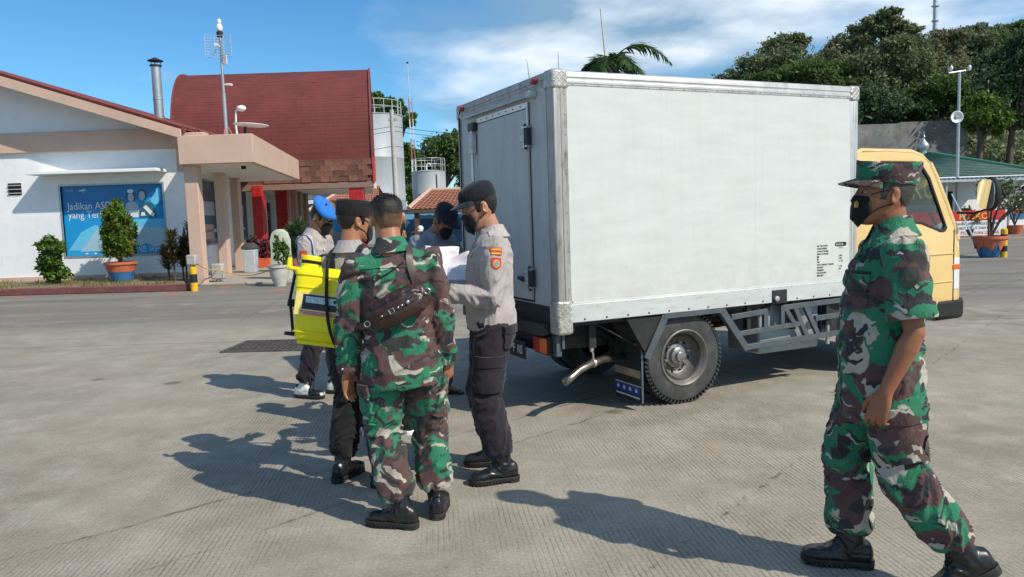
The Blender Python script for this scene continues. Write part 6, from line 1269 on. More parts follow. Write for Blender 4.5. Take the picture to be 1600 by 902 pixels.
        for k in range(64):
            a = 2*PI*k/64
            for zz, off in ((tw/2-.035, 0), (-tw/2+.035, .05)):
                m.box((.368, -.0095, zz-.032), (.3785, .0095, zz+.032), Matrix.Rotation(a+off, 4, 'Z'))
            for zz in (tw/2-.012, -tw/2+.012): m.box((.350, -.006, zz-.010), (.3655, .006, zz+.010), Matrix.Rotation(a+.02, 4, 'Z'))
        tr = m.build('tread_block', M['tyre'], ty); tr['kind'] = 'stuff'
        if dual:
            m = MB(); z2 = -.225; m.lathe([(.2, z2-.08), (.30, z2-.1), (.366, z2-.07), (.376, z2), (.366, z2+.07), (.30, z2+.1), (.2, z2+.08)], 40, cap=False); m.build('inner_tyre', M['tyre'], w, True, ang=40)
        d = -.03 if not front else .02
        m = MB(); m.lathe([(.213, -.09), (.213, .088), (.226, .094), (.230, .100), (.222, .104), (.206, .094), (.190, .060), (.182, .055), (.176, .050), (.168, .01), (.150, d+.02), (.138, d+.008), (.10, d), (.001, d)], 48, cap=False); rm = m.build('rim', M['wheel_grey'], w, True, ang=35)
        m = MB(); m.lathe([(.175, .05), (.186, .058), (.190, .062), (.186, .066), (.172, .056)], 48, cap=False); m.build('lock_ring', M['chassis_black'], rm, True, ang=40)
        m = MB(); m.lathe([(.10, d), (.098, d+.02), (.075, d+.025), (.072, d+.055), (.066, d+.06), (.042, d+.063), (.04, d+.085), (.03, d+.09), (.001, d+.09)], 32, cap=False); hb = m.build('hub', M['hub_metal'], rm, True, ang=35)
        for k in range(6):
            a = 2*PI*k/6+.3; m = MB(); m.lathe([(.013, d-.002), (.013, d+.03), (.011, d+.034), (.006, d+.034), (.006, d+.05), (.001, d+.05)], 6, Matrix.Translation((.112*math.cos(a), .112*math.sin(a), 0))); m.build('wheel_nut', M['hub_metal'], rm)
            a += PI/6; m = MB(); m.lathe([(.018, d+.003), (.018, d+.0045)], 12, Matrix.Translation((.135*math.cos(a), .135*math.sin(a), .004))); m.build('hand_hole', M['rubber_black'], rm)
        for k in range(8):
            a = 2*PI*k/8; m = MB(); m.lathe([(.006, d+.06), (.006, d+.066)], 6, Matrix.Translation((.056*math.cos(a), .056*math.sin(a), 0))); m.build('hub_bolt', M['galv'], hb)
        return w
    wheel(1.168, .155, 1, True); wheel(1.168, TW-.155, -1, True); wheel(3.55, .175, 1, False, True); wheel(3.55, TW-.175, -1, False, True)
    # mud flap with stars
    fl = P('mud_flap', 'flap_black', 'box', (.735, .035, .055), (.75, .40, .56)); P('flap_edge', 'guard_grey', 'box', (.735, .031, .06), (.752, .0345, .44), par=fl); P('flap_stripe', 'flap_tan', 'box', (.731, .045, .255), (.737, .40, .315), par=fl)
    bl = P('flap_band', 'flap_blue', 'box', (.730, .045, .115), (.737, .40, .185), par=fl); P('flap_band_edge', 'plate_white', 'box', (.7315, .045, .185), (.737, .40, .191), par=fl); P('flap_stripe', 'plate_white', 'box', (.7315, .06, .088), (.737, .39, .100), par=fl)
    for k in range(4):
        m = MB(); m.prism([((.022 if i % 2 == 0 else .010)*math.sin(2*PI*i/10), (.022 if i % 2 == 0 else .010)*math.cos(2*PI*i/10)) for i in range(10)], .002, Matrix.Translation((.7296, .10+.085*k, .15)) @ Matrix.Rotation(PI/2, 4, 'X') @ Matrix.Rotation(-PI/2, 4, 'Y')); m.build('star', M['plate_white'], bl)
    P('flap_bracket', 'steel_dark', 'tube', [(.70, .06, .53), (.745, .20, .55), (.745, .42, .56)], .014, 8, sm=True); P('stay_rod', 'steel_dark', 'tube', [(.35, .10, .73), (.70, .10, .53)], .005, 6, sm=True)
    m = MB(); m.rings([[Vector((x, .02+y*.0, z)) for x, z in ((.76, .47), (.94, .74), (.60, .74))], [Vector((x, .30, z)) for x, z in ((.76, .47), (.94, .74), (.60, .74))]]); m.build('fender_gusset', M['chassis_black'], T)
    # exhaust
    m = MB(); m.tube([(.73, .28, .40), (.50, .22, .405), (.36, .16, .40), (.24, .13, .37), (.15, .11, .325), (.09, .10, .295)], .030, 16, cap=False); ex = m.build('exhaust_pipe', M['exhaust'], T, True); sd = ex.modifiers.new('solid', 'SOLIDIFY'); sd.thickness = .003
    m = MB(); m.tube([(.375, .165, .40), (.395, .168, .402)], .034, 16); m.build('clamp', M['galv'], ex, True); m = MB(); m.tube([(.385, .166, .43), (.385, .166, .47), (.375, .166, .50)], .008, 6); m.sphere((.375, .166, .51), (.02, .012, .026), 10, 6); m.build('hanger', M['galv'], ex, True); P('hanger_arm', 'chassis_black', 'box', (.345, .15, .52), (.405, .21, .72))
    # side guard frame
    V = .03
    def bars(name, pts, w=.045, d=.035, mat='guard_grey', par=T, y=V):
        m = MB()
        for a, b in zip(pts, pts[1:]): m.beam((a[0], y, a[1]), (b[0], y, b[1]), d, w, up=(0, 1, 0) if abs(a[0]-b[0]) < 1e-3 else (0, 0, 1))
        return m.build(name, M[mat], par, bevel=.004)
    sg = empty('side_guard', (0, 0, 0)); sg.parent = T
    def barz(a, b, w=.05, y=V, name='guard_bar', d=.03):
        a = Vector((a[0], 0, a[1])); b = Vector((b[0], 0, b[1])); dr_ = (b-a).normalized(); n = Vector((-dr_.z, 0, dr_.x))*w/2; m = MB(); m.rings([[p+n+Vector((0, y-d/2, 0)), p-n+Vector((0, y-d/2, 0)), p-n+Vector((0, y+d/2, 0)), p+n+Vector((0, y+d/2, 0))] for p in (a, b)]); return m.build(name, M['guard_grey'], sg, bevel=.003)
    barz((.772, .415), (.955, .735), .06, V, 'fender_bar', .05); barz((.935, .738), (1.525, .742), .055, V-.002, 'fender_bar', .052); barz((1.505, .745), (1.775, .385), .06, V, 'fender_bar', .05)
    P('fender_reflector', 'lens_orange', 'box', (1.13, .0025, .728), (1.22, .0035, .746), par=sg); P('fender_splash', 'chassis_black', 'box', (.80, .06, .752), (1.70, .42, .765))
    for a, b, w in (((1.75, .40), (2.86, .425), .048), ((1.62, .665), (1.99, .685), .045), ((1.985, .705), (1.985, .52), .045), ((1.70, .52), (2.40, .548), .042), ((2.16, .70), (2.86, .715), .045), ((2.17, .72), (2.17, .56), .042), ((2.20, .70), (2.30, .56), .042), ((2.31, .70), (2.45, .43), .045), ((2.43, .70), (2.58, .44), .045), ((2.55, .575), (2.88, .585), .045)):
        barz(a, b, w, V+.001*(a[0]*7 % 3))
    for x in (1.80, 2.30, 2.70): P('guard_stay', 'chassis_black', 'box', (x, .04, .5), (x+.04, .09, .75), par=sg)
    P('fuel_tank', 'tank_box_grey', 'box', (1.98, .10, .305), (2.67, .50, .735), bev=.02); P('filler', 'chassis_black', 'box', (2.03, -.012, .745), (2.19, .02, .86), bev=.004); P('filler_cap', 'galv', 'lathe', [(.022, 0), (.022, .02), (.01, .024)], 14, Matrix.Translation((2.065, -.012, .79)) @ Matrix.Rotation(PI/2, 4, 'X'), sm=True)
    P('battery_box', 'chassis_black', 'box', (2.70, .12, .42), (2.95, .5, .72), bev=.01); P('pipe', 'galv', 'tube', [(2.735, .06, .33), (2.735, .06, .56), (2.735, .12, .62)], .018, 8, sm=True)
    # ---- cab
    Y0, Y1 = .06, TW-.06
    cab = empty('cab', (0, 0, 0)); cab.parent = T
    body = [(3.10, .52), (3.10, 1.93), (3.13, 1.995), (3.22, 2.025), (3.55, 2.035), (3.90, 2.02), (4.03, 1.985), (4.12, 1.915), (4.19, 1.80), (4.31, 1.55), (4.42, 1.30), (4.46, 1.18), (4.48, 1.0), (4.485, .62), (4.44, .50), (3.95, .50), (3.92, .70), (3.80, .80), (3.42, .80), (3.28, .70), (3.24, .52)]
    win = [(3.42, 1.42), (3.40, 1.90), (3.46, 1.935), (3.93, 1.93), (4.02, 1.88), (4.10, 1.78), (4.30, 1.30), (4.27, 1.265), (4.21, 1.265), (3.95, 1.35), (3.50, 1.40)]
    # side skins with a real window opening
    def side_skin(y, sgn):
        bm = bmesh.new(); vo = [bm.verts.new((x, 0, z)) for x, z in body]; vi = [bm.verts.new((x, 0, z)) for x, z in win]
        ed = [bm.edges.new((vo[i], vo[(i+1) % len(vo)])) for i in range(len(vo))]+[bm.edges.new((vi[i], vi[(i+1) % len(vi)])) for i in range(len(vi))]
        bmesh.ops.triangle_fill(bm, use_beauty=True, edges=ed)
        inside = []
        for f in bm.faces:
            c = f.calc_center_median(); x, z = c.x, c.z; n = 0
            for i in range(len(win)):
                (a, b), (c2, d) = win[i], win[(i+1) % len(win)]
                if (b > z) != (d > z) and x < (c2-a)*(z-b)/(d-b)+a: n += 1
            if n % 2: inside.append(f)
        bmesh.ops.delete(bm, geom=inside, context='FACES')
        for v in bm.verts:                                   # tumblehome above the waist
            zz = v.co.z; v.co.y = y+sgn*(max(0, zz-1.25)*.085)
        bmesh.ops.recalc_face_normals(bm, faces=bm.faces)
        me = bpy.data.meshes.new('side'); bm.to_mesh(me); bm.free(); me.materials.append(M['cab_yellow']); o = bpy.data.objects.new('side_skin', me); COL.objects.link(o); o.parent = cab
        sd = o.modifiers.new('solid', 'SOLIDIFY'); sd.thickness = .03; sd.offset = 0; bv = o.modifiers.new('b', 'BEVEL'); bv.width = .012; bv.segments = 3; bv.limit_method = 'ANGLE'
        me.polygons.foreach_set('use_smooth', [True]*len(me.polygons)); me.set_sharp_from_angle(angle=R(30))
        return o
    side_skin(Y0+.015, 1); side_skin(Y1-.015, -1)
    def tum(y, z, s_): return y+s_*max(0, z-1.25)*.085
    # wrap: roof, back, front skin with windscreen opening
    def wrap(name, ids, mat='cab_yellow', inset=.0):
        m = MB(); m.rings([[Vector((body[i][0], tum(Y0+.0, body[i][1], 1)+inset, body[i][1])) for i in ids], [Vector((body[i][0], (Y0+Y1)/2, body[i][1]+(.012 if body[i][1] > 1.9 else 0))) for i in ids], [Vector((body[i][0], tum(Y1, body[i][1], -1)-inset, body[i][1])) for i in ids]], cap=False, closed=False)
        o = m.build(name, M[mat], cab, True, ang=50); sd = o.modifiers.new('s', 'SOLIDIFY'); sd.thickness = .02; sd.offset = 0; return o
    wrap('back_panel', [0, 1, 2, 3]); wrap('roof', [3, 4, 5, 6, 7]); wrap('front_panel', [11, 12, 13, 14]); wrap('windscreen', [7, 8, 9, 10, 11], 'cab_glass', .07)
    for y, s_ in ((Y0, 1), (Y1, -1)):
        m = MB(); m.tube([(x+.005, tum(y, z, s_)+s_*.035, z) for x, z in ((4.12, 1.915), (4.19, 1.80), (4.31, 1.55), (4.42, 1.30), (4.46, 1.18))], .045, 10); m.build('windscreen_pillar', M['cab_yellow'], cab, True)
        m = MB(); m.rings([[Vector((x, tum(y, z, s_)+s_*.004, z)) for x, z in win], [Vector((x, tum(y, z, s_)-s_*.006, z)) for x, z in win], [Vector((x0_+(x-x0_)*.94, tum(y, z0_+(z-z0_)*.92, s_)-s_*.004, z0_+(z-z0_)*.92)) for x0_, z0_ in ((3.82, 1.6),) for x, z in win], [Vector((x0_+(x-x0_)*.94, tum(y, z0_+(z-z0_)*.92, s_)+s_*.02, z0_+(z-z0_)*.92)) for x0_, z0_ in ((3.82, 1.6),) for x, z in win]], cap=False); m.build('window_seal', M['rubber_black'], cab)
        m = MB(); m.add([Vector((x, tum(y, z, s_)+s_*.012, z)) for x, z in win], [tuple(range(len(win)))]); m.build('side_window', M['cab_glass'], cab)
        for x in (3.34,): m = MB(); m.tube([(x, tum(y, z, s_)-s_*.002, z) for z in (.55, .9, 1.2, 1.6, 1.93)], .004, 6); m.build('door_gap', M['rubber_black'], cab)
        m = MB(); m.tube([(4.40, tum(y, z, s_)-s_*.002, z) for z in (.55, .9, 1.2, 1.28)], .005, 6); m.build('door_gap', M['rubber_black'], cab)
        m = MB(); m.tube([(x, y-s_*.004, .78) for x in (3.36, 3.8, 4.39)], .006, 6); m.build('body_crease', M['cab_yellow'], cab, True); m = MB(); m.tube([(x, y-s_*.004, 1.05) for x in (3.36, 3.8, 4.39)], .006, 6); m.build('body_crease', M['cab_yellow'], cab, True)
        m = MB(); m.box((3.42, y-.018 if s_ > 0 else y-.002, 1.13), (3.56, y+.002 if s_ > 0 else y+.018, 1.17)); m.build('door_handle', M['rubber_black'], cab, bevel=.006)
        hl = MB(); hl.box((4.38, y-.006 if s_ > 0 else y-.26, .68), (4.50, y+.26 if s_ > 0 else y+.006, 1.02)); ho = hl.build('headlight', M['lens_clear'], cab, bevel=.03, seg=3); m = MB(); m.box((4.385, y-.010 if s_ > 0 else y-.04, .89), (4.495, y+.04 if s_ > 0 else y+.010, .945)); m.build('indicator', M['lens_orange'], ho, bevel=.01)
        # mirror
        mx, my = 4.60, y-s_*.19
        m = MB(); m.tube([(4.44, y, 1.46-.02), (4.58, y-s_*.08, 1.43), (mx, my, 1.47), (mx, my, 1.55)], .011, 8); ma = m.build('mirror_arm', M['rubber_black'], cab, True)
        m = MB(); m.sphere((mx+.045, my, 1.61), (.06, .10, .165), 18, 12); mh = m.build('mirror_housing', M['rubber_black'], ma, True); m = MB(); m.rings([sring(Vector((mx-.024-.006*k, my, 1.61)), Vector((0, 1, 0)), Vector((0, 0, 1)), .085, .14, .14, 20, 3) for k in (0, 1)]); m.build('mirror_glass', M['mirror'], ma)
    P('bumper', 'rubber_black', 'box', (4.15, Y0-.01, .40), (4.58, Y1+.01, .62), par=cab, bev=.05); P('sill_step', 'steel_dark', 'box', (3.92, Y0+.01, .42), (4.2, Y1-.01, .50), par=cab, bev=.01); P('grille', 'rubber_black', 'box', (4.47, .5, .7), (4.495, TW-.5, 1.0), par=cab, bev=.01)
    P('roof_edge', 'cab_yellow', 'tube', [(3.12, Y0+.11, 1.99), (3.25, Y0+.10, 2.03), (3.9, Y0+.10, 2.025), (4.05, Y0+.10, 1.98)], .03, 8, par=cab, sm=True)
    P('cab_floor', 'dash_dark', 'box', (3.2, Y0+.06, .81), (4.42, Y1-.06, .85), par=cab); P('dashboard', 'dash_dark', 'box', (4.1, Y0+.09, .9), (4.40, Y1-.09, 1.27), par=cab, bev=.05)
    for y in (.30, .78, 1.30):
        st = P('seat', 'seat_dark', 'box', (3.35, y, .85), (3.85, y+.42, 1.05), par=cab, bev=.05); m = MB(); m.box((3.25, y, 1.02), (3.37, y+.42, 1.42)); m.build('backrest', M['seat_dark'], st, bevel=.05)
    P('steering_wheel', 'rubber_black', 'tube', [(4.02+.08*math.sin(a), 1.40+.2*math.cos(a), 1.32+.17*math.sin(a)) for a in [2*PI*k/20 for k in range(21)]], .014, 8, par=cab, sm=True)
    m = MB(); m.tube([(4.19, .25, 1.29), (4.20, .40, 1.30), (4.21, .47, 1.30), (4.21, .52, 1.30)], [.035, .035, .015, .012], 12); bo = m.build('water_bottle', M['bottle_blue'], None, True); bo.parent = None
    bo.matrix_world = Matrix.Translation((TX, TY, 0)) @ Matrix.Rotation(TYAW, 4, 'Z'); tag(bo, 'blue plastic bottle lying on the truck dashboard', 'bottle')
    P('wiper', 'rubber_black', 'tube', [(4.44, .5, 1.22), (4.36, .9, 1.44)], .008, 6, par=cab)
    return T
m_, t_, b_ = newmat('mirror'); setp(t_, b_, col=(.8, .82, .84), rough=.03, metal=1.0)
truck()
# ------------------------------------------------------------------ cloth and skin materials
def skin_mat(name, col):
    m, t, b = newmat(name); v = t.coord(); n = t.noise(v, 30, 5); n2 = t.noise(v, 7, 3)
    c = t.mix(t.ramp(n2, [(.35, 0.), (.7, .55)]), col, tuple(x*y for x, y in zip(col, (1.18, .98, .9))))
    c = t.mix(t.ramp(n, [(.4, 0.), (.75, .4)]), c, tuple(x*.62 for x in col))
    setp(t, b, col=c, rough=t.math('MULTIPLY_ADD', n, .2, .36), spec=.45, sss=.06, normal=t.bump(t.noise(v, 260, 4), .25, .0012))
    b.inputs['Subsurface Radius'].default_value = (.9, .35, .2); b.inputs['Subsurface Scale'].default_value = .01
    return m
skin_mat('skin', (.37, .17, .09)); skin_mat('skin_dark', (.30, .125, .065)); skin_mat('skin_light', (.43, .22, .13))
plain('eyeball', (.30, .25, .22), .5, var=.03); plain('iris', (.02, .012, .008), .15, var=.1)
def hair_mat(name, col, grey=None, fade=None):
    m, t, b = newmat(name); v = t.coord(); st = t.noise(t.map(v, sc=(1, 1, .25)), 420, 3)
    c = t.mix(st, tuple(x*.5 for x in col), tuple(x*1.6 for x in col))
    if grey: c = t.mix(t.ramp(t.noise(t.map(v, sc=(1, 1, .35)), 900, 2), [(.5, 0.), (.68, .6)]), c, grey)
    if fade:
        z = t.sep(v)[2]; f = t.math('ADD', t.math('MULTIPLY', t.math('SUBTRACT', z, fade[0]), 1/(fade[1]-fade[0])), t.math('MULTIPLY_ADD', t.noise(v, 38, 4), 1.1, -.55))
        grain = t.noise(v, 500, 2); f = t.math('ADD', f, t.math('MULTIPLY_ADD', grain, .8, -.4))
        c = t.mix(t.ramp(f, [(.15, 0.), (.75, 1.)]), fade[2], c)
    setp(t, b, col=c, rough=.5, spec=.4, normal=t.bump(st, .7, .003))
    return m
hair_mat('hair', (.012, .010, .009)); hair_mat('hair_grey', (.02, .018, .016), (.35, .33, .31))
hair_mat('hair_faded', (.012, .010, .009), fade=(1.53, 1.625, (.20, .105, .065)))
def cloth(name, col, var=.12, weave=900, rough=.85, fade=None, bump=.25, sheen=.15):
    m, t, b = newmat(name); v = t.coord(); n = t.noise(v, 11, 5)
    c = t.ramp(n, [(.3, tuple(x*(1-var) for x in col)), (.72, tuple(min(1, x*(1+var)) for x in col))])
    w = t.noise(t.map(v, sc=(1, 1, 2.2)), weave, 2, .6)
    c = t.mix(t.math('MULTIPLY', w, .25), c, tuple(x*.55 for x in col))
    cr = t.noise(t.map(v, rot=(.3, .2, .5), sc=(1, 1, .45)), 42, 4, .55, .6)
    nm = t.bump(cr, .55, .012); nm = t.bump(w, bump, .0012, nm)
    setp(t, b, col=c, rough=rough, spec=.25, sheen=sheen, normal=nm)
    return m
def camo(name, seed, val=1.0, k=1.0):
    m, t, b = newmat(name); v = t.map(t.coord(), loc=(seed, seed*.7, seed*1.3), sc=(k, k, k))
    w1 = t.vadd(v, t.noisec(v, 5.5, 1), .20); w2 = t.vadd(w1, t.noisec(t.map(v, rot=(.4, .3, .9), sc=(1, 2.2, 1)), 17, 1), .045)
    A = t.map(w2, rot=(.3, .5, .4), sc=(1, 1.0, 1.5)); Bv = t.map(w2, loc=(4, 1, 2), rot=(-.4, .9, -.3), sc=(1.1, 1, 1.4)); Cv = t.map(w2, loc=(9, 5, 7), rot=(.7, -.6, .8), sc=(1, 1, 2.0)); Dv = t.map(w2, loc=(2, 8, 3), rot=(-.6, .4, -.8), sc=(1, 1, 2.6))
    sand = (.46*val, .42*val, .345*val); green = (.006*val, .182*val, .090*val); brown = (.088*val, .040*val, .040*val); navy = (.017*val, .018*val, .024*val)
    hard = lambda n, a, d=.006: t.ramp(n, [(a-d, 0.), (a+d, 1.)])
    c = t.mix(hard(t.noise(A, 5.8, .6, .4), .385), sand, green)
    c = t.mix(hard(t.noise(Bv, 6.0, .6, .4), .528), c, brown)
    n3 = t.noise(Cv, 7.6, .8, .45)
    c = t.mix(hard(n3, .615), c, navy)
    n4 = t.noise(Dv, 10.5, .6, .4); c = t.mix(hard(n4, .672), c, sand)
    n5 = t.noise(t.map(w2, loc=(5, 5, 1), rot=(.9, .2, .1), sc=(1, 1, 3.2)), 12, .6, .4); c = t.mix(hard(n5, .645), c, navy)
    wv = t.noise(t.coord(), 700, 2); c = t.mix(t.math('MULTIPLY', wv, .22), c, (.02, .02, .02))
    fd = t.noise(t.coord(), 14, 4); c = t.mix(t.math('MULTIPLY', fd, .10), c, (.4, .38, .34))
    cr = t.noise(t.map(t.coord(), rot=(.3, .2, .5), sc=(1, 1, .45)), 42, 4, .55, .6)
    nm = t.bump(cr, .55, .012); nm = t.bump(wv, .25, .0012, nm)
    setp(t, b, col=c, rough=.85, spec=.25, sheen=.1, normal=nm)
    return m
camo('camouflage_cloth', 0.0); camo('camouflage_cloth_short_sleeve', 7.9, 1.0, .95); camo('camouflage_cap', 2.7, 1.0, 1.5)
cloth('police_grey', (.425, .378, .36)); cloth('officer_grey', (.36, .335, .33)); cloth('aubergine_trousers', (.023, .019, .026)); cloth('black_trousers', (.012, .012, .013))
cloth('heather_blue', (.205, .235, .27), .2); cloth('black_cloth', (.011, .011, .014)); cloth('navy_cap', (.010, .011, .019)); cloth('peak_blue', (.013, .024, .038))
cloth('beret_blue', (.03, .19, .62), .1, 600); cloth('mask_black', (.007, .007, .008), .1, 1200, .75); cloth('tee_green', (.005, .075, .035)); cloth('paper_cloth', (.6, .54, .58), .05)
cloth('strap_black', (.01, .01, .011), .1, 1500, .6); cloth('cord_white', (.62, .64, .68)); cloth('cord_blue', (.02, .06, .28)); cloth('denim_dark', (.03, .035, .05))
plain('boot_leather', (.011, .011, .012), .33, var=.3, scale=14, bump=.25, bscale=55, bdist=.004, dirt=((.10, .088, .07), .22)); plain('boot_rubber', (.013, .013, .013), .7, var=.2, dirt=((.12, .1, .08), .35))
plain('gaiter_white', (.66, .66, .64), .5, var=.1, dirt=((.05, .05, .05), .6)); plain('sneaker_white', (.72, .72, .70), .6, var=.06); plain('sandal', (.02, .012, .010), .55, var=.2)
plain('bag_leather', (.042, .020, .017), .36, var=.25, scale=20, bump=.35, bscale=90, bdist=.003); plain('bag_strap', (.058, .032, .028), .5, var=.2)
plain('nickel', (.55, .54, .52), .28, 1.0, var=.1); plain('patch_red', (.52, .045, .03), .75, var=.15, scale=60); plain('patch_yellow', (.72, .36, .03), .75, var=.12, scale=60); plain('patch_blue', (.14, .32, .45), .7, var=.3, scale=50); plain('patch_white', (.6, .58, .52), .75, var=.1); plain('patch_dark', (.022, .030, .026), .8, var=.35, scale=60); plain('patch_gold', (.42, .28, .07), .5, .3, var=.2)
plain('paper', (.70, .66, .70), .7, var=.03); plain('badge_silver', (.62, .68, .78), .35, .5, var=.2, scale=120); plain('name_orange', (.55, .11, .06), .7, var=.15)
M = MATS
S2 = lambda *a: Vector(a)
def pocket(B, bvh, c, d, w, h, mat, up=(0, 0, 1), th=.010, flap=True, name='pocket', button=None):
    d = Vector(d).normalized(); up = Vector(up)
    o = patch(bvh, c, d, up, (w, h), th, mat, name, B.root)
    if flap: patch(bvh, Vector(c)+up*(h*.5-.012), d, up, (w*1.06, .062 if h > .12 else .045), th+.006, mat, 'pocket_flap', o, 10, 4)
    if button: bm_ = MB(); hit = bvh.find_nearest(Vector(c)+d*.05+up*(h*.5-.035)); bm_.sphere(hit[0]+hit[1]*(th+.007), (.006, .006, .006), 8, 6); bm_.build('button', button, o, True)
    return o
def shield(w, h): return [(-w/2, h/2), (-w*.17, h/2*1.0), (w*.17, h/2), (w/2, h/2), (w/2, 0), (w*.42, -h*.25), (w*.22, -h*.42), (0, -h/2), (-w*.22, -h*.42), (-w*.42, -h*.25), (-w/2, 0)]
def oval(w, h, n=16): return [(w/2*math.cos(2*PI*k/n), h/2*math.sin(2*PI*k/n)) for k in range(n)]
def bar(w, h): return [(-w/2, -h/2), (0, -h/2), (w/2, -h/2), (w/2, h/2), (0, h/2), (-w/2, h/2)]
def sleeve_badge(B, side, t=.42, sc=1.0):
    """provincial shield: yellow title over a red shield with a blue roundel"""
    sh, el, *_ = B.arms[side]; c = sh.lerp(el, t); d = Vector((-1 if side == 'L' else 1, -.15, .15)); up = (sh-el).normalized()
    a = patch(B.sb, c, d, up, shield(.058*sc, .066*sc), .003, M['patch_red'], 'sleeve_badge', B.root, ny=3); patch(B.sb, c, d, up, oval(.040*sc, .044*sc), .0045, M['patch_yellow'], 'badge_ring', a, ny=2)
    patch(B.sb, c, d, up, oval(.027*sc, .03*sc), .006, M['patch_blue'], 'roundel', a, ny=2)
    a = patch(B.sb, c+up*.056*sc, d, up, bar(.060*sc, .018*sc), .003, M['patch_red'], 'sleeve_title', B.root, ny=2); patch(B.sb, c+up*.056*sc, d, up, bar(.052*sc, .010*sc), .0045, M['patch_yellow'], 'title_bar', a, ny=2)
    a = patch(B.sb, c+up*.080*sc, d, up, bar(.064*sc, .022*sc), .003, M['patch_red'], 'sleeve_title', B.root, ny=2); patch(B.sb, c+up*.080*sc, d, up, bar(.054*sc, .012*sc), .0045, M['patch_yellow'], 'title_bar', a, ny=2)
def belt(B, mat, z=.10, r=1.03):
    m = MB(); m.rings([sring(B.tor(0, 0, zz), Vector((1, 0, 0)), Vector((0, 1, 0)), .166*r*B.s, .118*r*B.girth*B.s, .115*r*B.s, 30) for zz in (z-.02, z+.02)]); return m.build('belt', mat, B.root, True, ang=60)
def epaulets(B, mat):
    for sg in (-1, 1):
        c = B.tor(sg*.125, -.008, .51); patch(B.sb, c, B.T @ Vector((sg*.35, 0, 1)), B.T @ Vector((0, 1, 0)), (.10, .04), .004, mat, 'epaulet', B.root, 8, 4, far=.12)
def placket(B, mat, z0=-.08, z1=.50, n=6):
    pts = [B.tor(0, .3, z1)]; c = B.tor(0, .25, (z0+z1)/2)
    p = patch(B.sb, B.tor(0, .0, (z0+z1)/2), B.T @ Vector((0, 1, 0)), B.T @ Vector((0, 0, 1)), (.032, z1-z0), .003, mat, 'placket', B.root, 3, 24, far=.35)
    return p

# ---- police officer with blue beret (left, facing right)
HANG = lambda sg, fwd=.12, out=.16: (Vector((sg*out, -.04, -1)), Vector((sg*.05, fwd+.12, -1)))
B = person('police officer in blue beret and white laced gaiter boots standing left of the yellow sprayer', (-1.74, 6.80, 0), -12, 1.735, hp=.52, lean=.06, footL=(-.10, .10, -.1, 0, 0), footR=(.09, -.12, .15, 0, 0),
    armL=(S2(-.1, .25, -1), S2(.55, .75, .15), None, S2(.6, -.2, .5)), armR=(S2(.16, .02, -1), S2(-.38, .95, .10), None, S2(-.6, .0, .6)), skin=M['skin'])
trousers(B, M['aubergine_trousers'], 1.0, seed=21); torso_shirt(B, M['police_grey'], seed=22, hem=-.02); collar(B, M['police_grey']); belt(B, M['strap_black'], .0, 1.10); placket(B, M['police_grey'], 0)
footwear(B, M['gaiter_white'], M['boot_rubber'], 'gaiter', .17, lace_mat=M['strap_black'])
for o, sd_ in zip(B.boots, 'LR'):                       # black foot under the white gaiter
    hip, knee, ank, fd, pit = B.legs[sd_]; bv = bvh_of(o.data); m = MB()
    rows = []
    for j in range(9):
        t = j/8; row = []
        for k in range(15):
            a = -PI*.62+PI*1.24*k/14; y = .075+.125*t; p = ank+fd*y*B.s+Vector((fd.y, -fd.x, 0))*math.sin(a)*.2*B.s+Vector((0, 0, (-.055+math.cos(a)*.2)*B.s))
            c = ank+fd*y*B.s+Vector((0, 0, -.055*B.s)); h = bv.ray_cast(p, (c-p).normalized(), .5); row.append((h[0]+h[1]*.0025) if h[0] else c)
        rows.append(row)
    m.rings(rows, cap=False, closed=False); m.build('toe_cap', M['boot_leather'], o, True, ang=180)
    m = MB(); m.tube([bv.find_nearest(ank+Vector((fd.y, -fd.x, 0))*math.sin(a)*.09-fd*math.cos(a)*.09+Vector((0, 0, .03)))[0]+(Vector((fd.y, -fd.x, 0))*math.sin(a)-fd*math.cos(a))*.003 for a in [-1.3+2.6*k/10 for k in range(11)]], (.003, .012), 6); m.build('ankle_strap', M['strap_black'], o, True)
head_shell(B, hairline(), .001, .008, M['hair'], 'hair', lump=.0015); face_mask(B, M['mask_black']); epaulets(B, M['police_grey'])
def beret(B):
    m = MB(); rings = []
    for z, kx, ky, dx, dy, dz in ((.040, 1.0, 1.0, 0, 0, 0), (.058, 1.03, 1.02, 0, 0, 0), (.066, 1.14, 1.14, .008, .006, 0), (.076, 1.22, 1.20, .014, .010, 0), (.096, 1.22, 1.20, .014, .004, 0), (.119, 1.08, 1.08, .01, -.002, 0), (.133, .86, .86, .006, -.006, 0), (.140, .4, .4, 0, -.008, 0), (.141, .05, .05, 0, -.008, 0)):
        rings.append([B.hm @ Vector((dx+math.sin(a)*.080*kx, -.003+dy+math.cos(a)*.105*ky, z+.030*(-math.cos(a))*min(1, kx)+(-.022*max(0, math.sin(a))*(z > .06))+.004*math.sin(3*a+1)*(z > .06))) for a in (2*PI*q/40 for q in range(40))])
    m.rings(rings); o = m.build('beret', M['beret_blue'], B.root, True, ang=180)
    m = MB(); m.rings([[B.hm @ Vector((math.sin(a)*.081*k, -.003+math.cos(a)*.106*k, z-.024*math.cos(a))) for a in (2*PI*q/36 for q in range(36))] for z, k in ((.034, 1.02), (.050, 1.035))], cap=False); m.build('headband', M['navy_cap'], o, True)
    bd = MB(); bd.sphere((0, 0, 0), (.020, .005, .024), 14, 8); x = bd.build('badge', M['badge_silver'], o, True); x.matrix_local = B.hm @ Matrix.Translation((.062, .092, .048)) @ Matrix.Rotation(R(-38), 4, 'Z') @ Matrix.Rotation(R(20), 4, 'X')
    bd = MB(); bd.sphere((0, 0, 0), (.011, .006, .014), 12, 8); y = bd.build('badge_centre', M['tee_green'], x, True); y.location = (0, .002, 0)
beret(B)
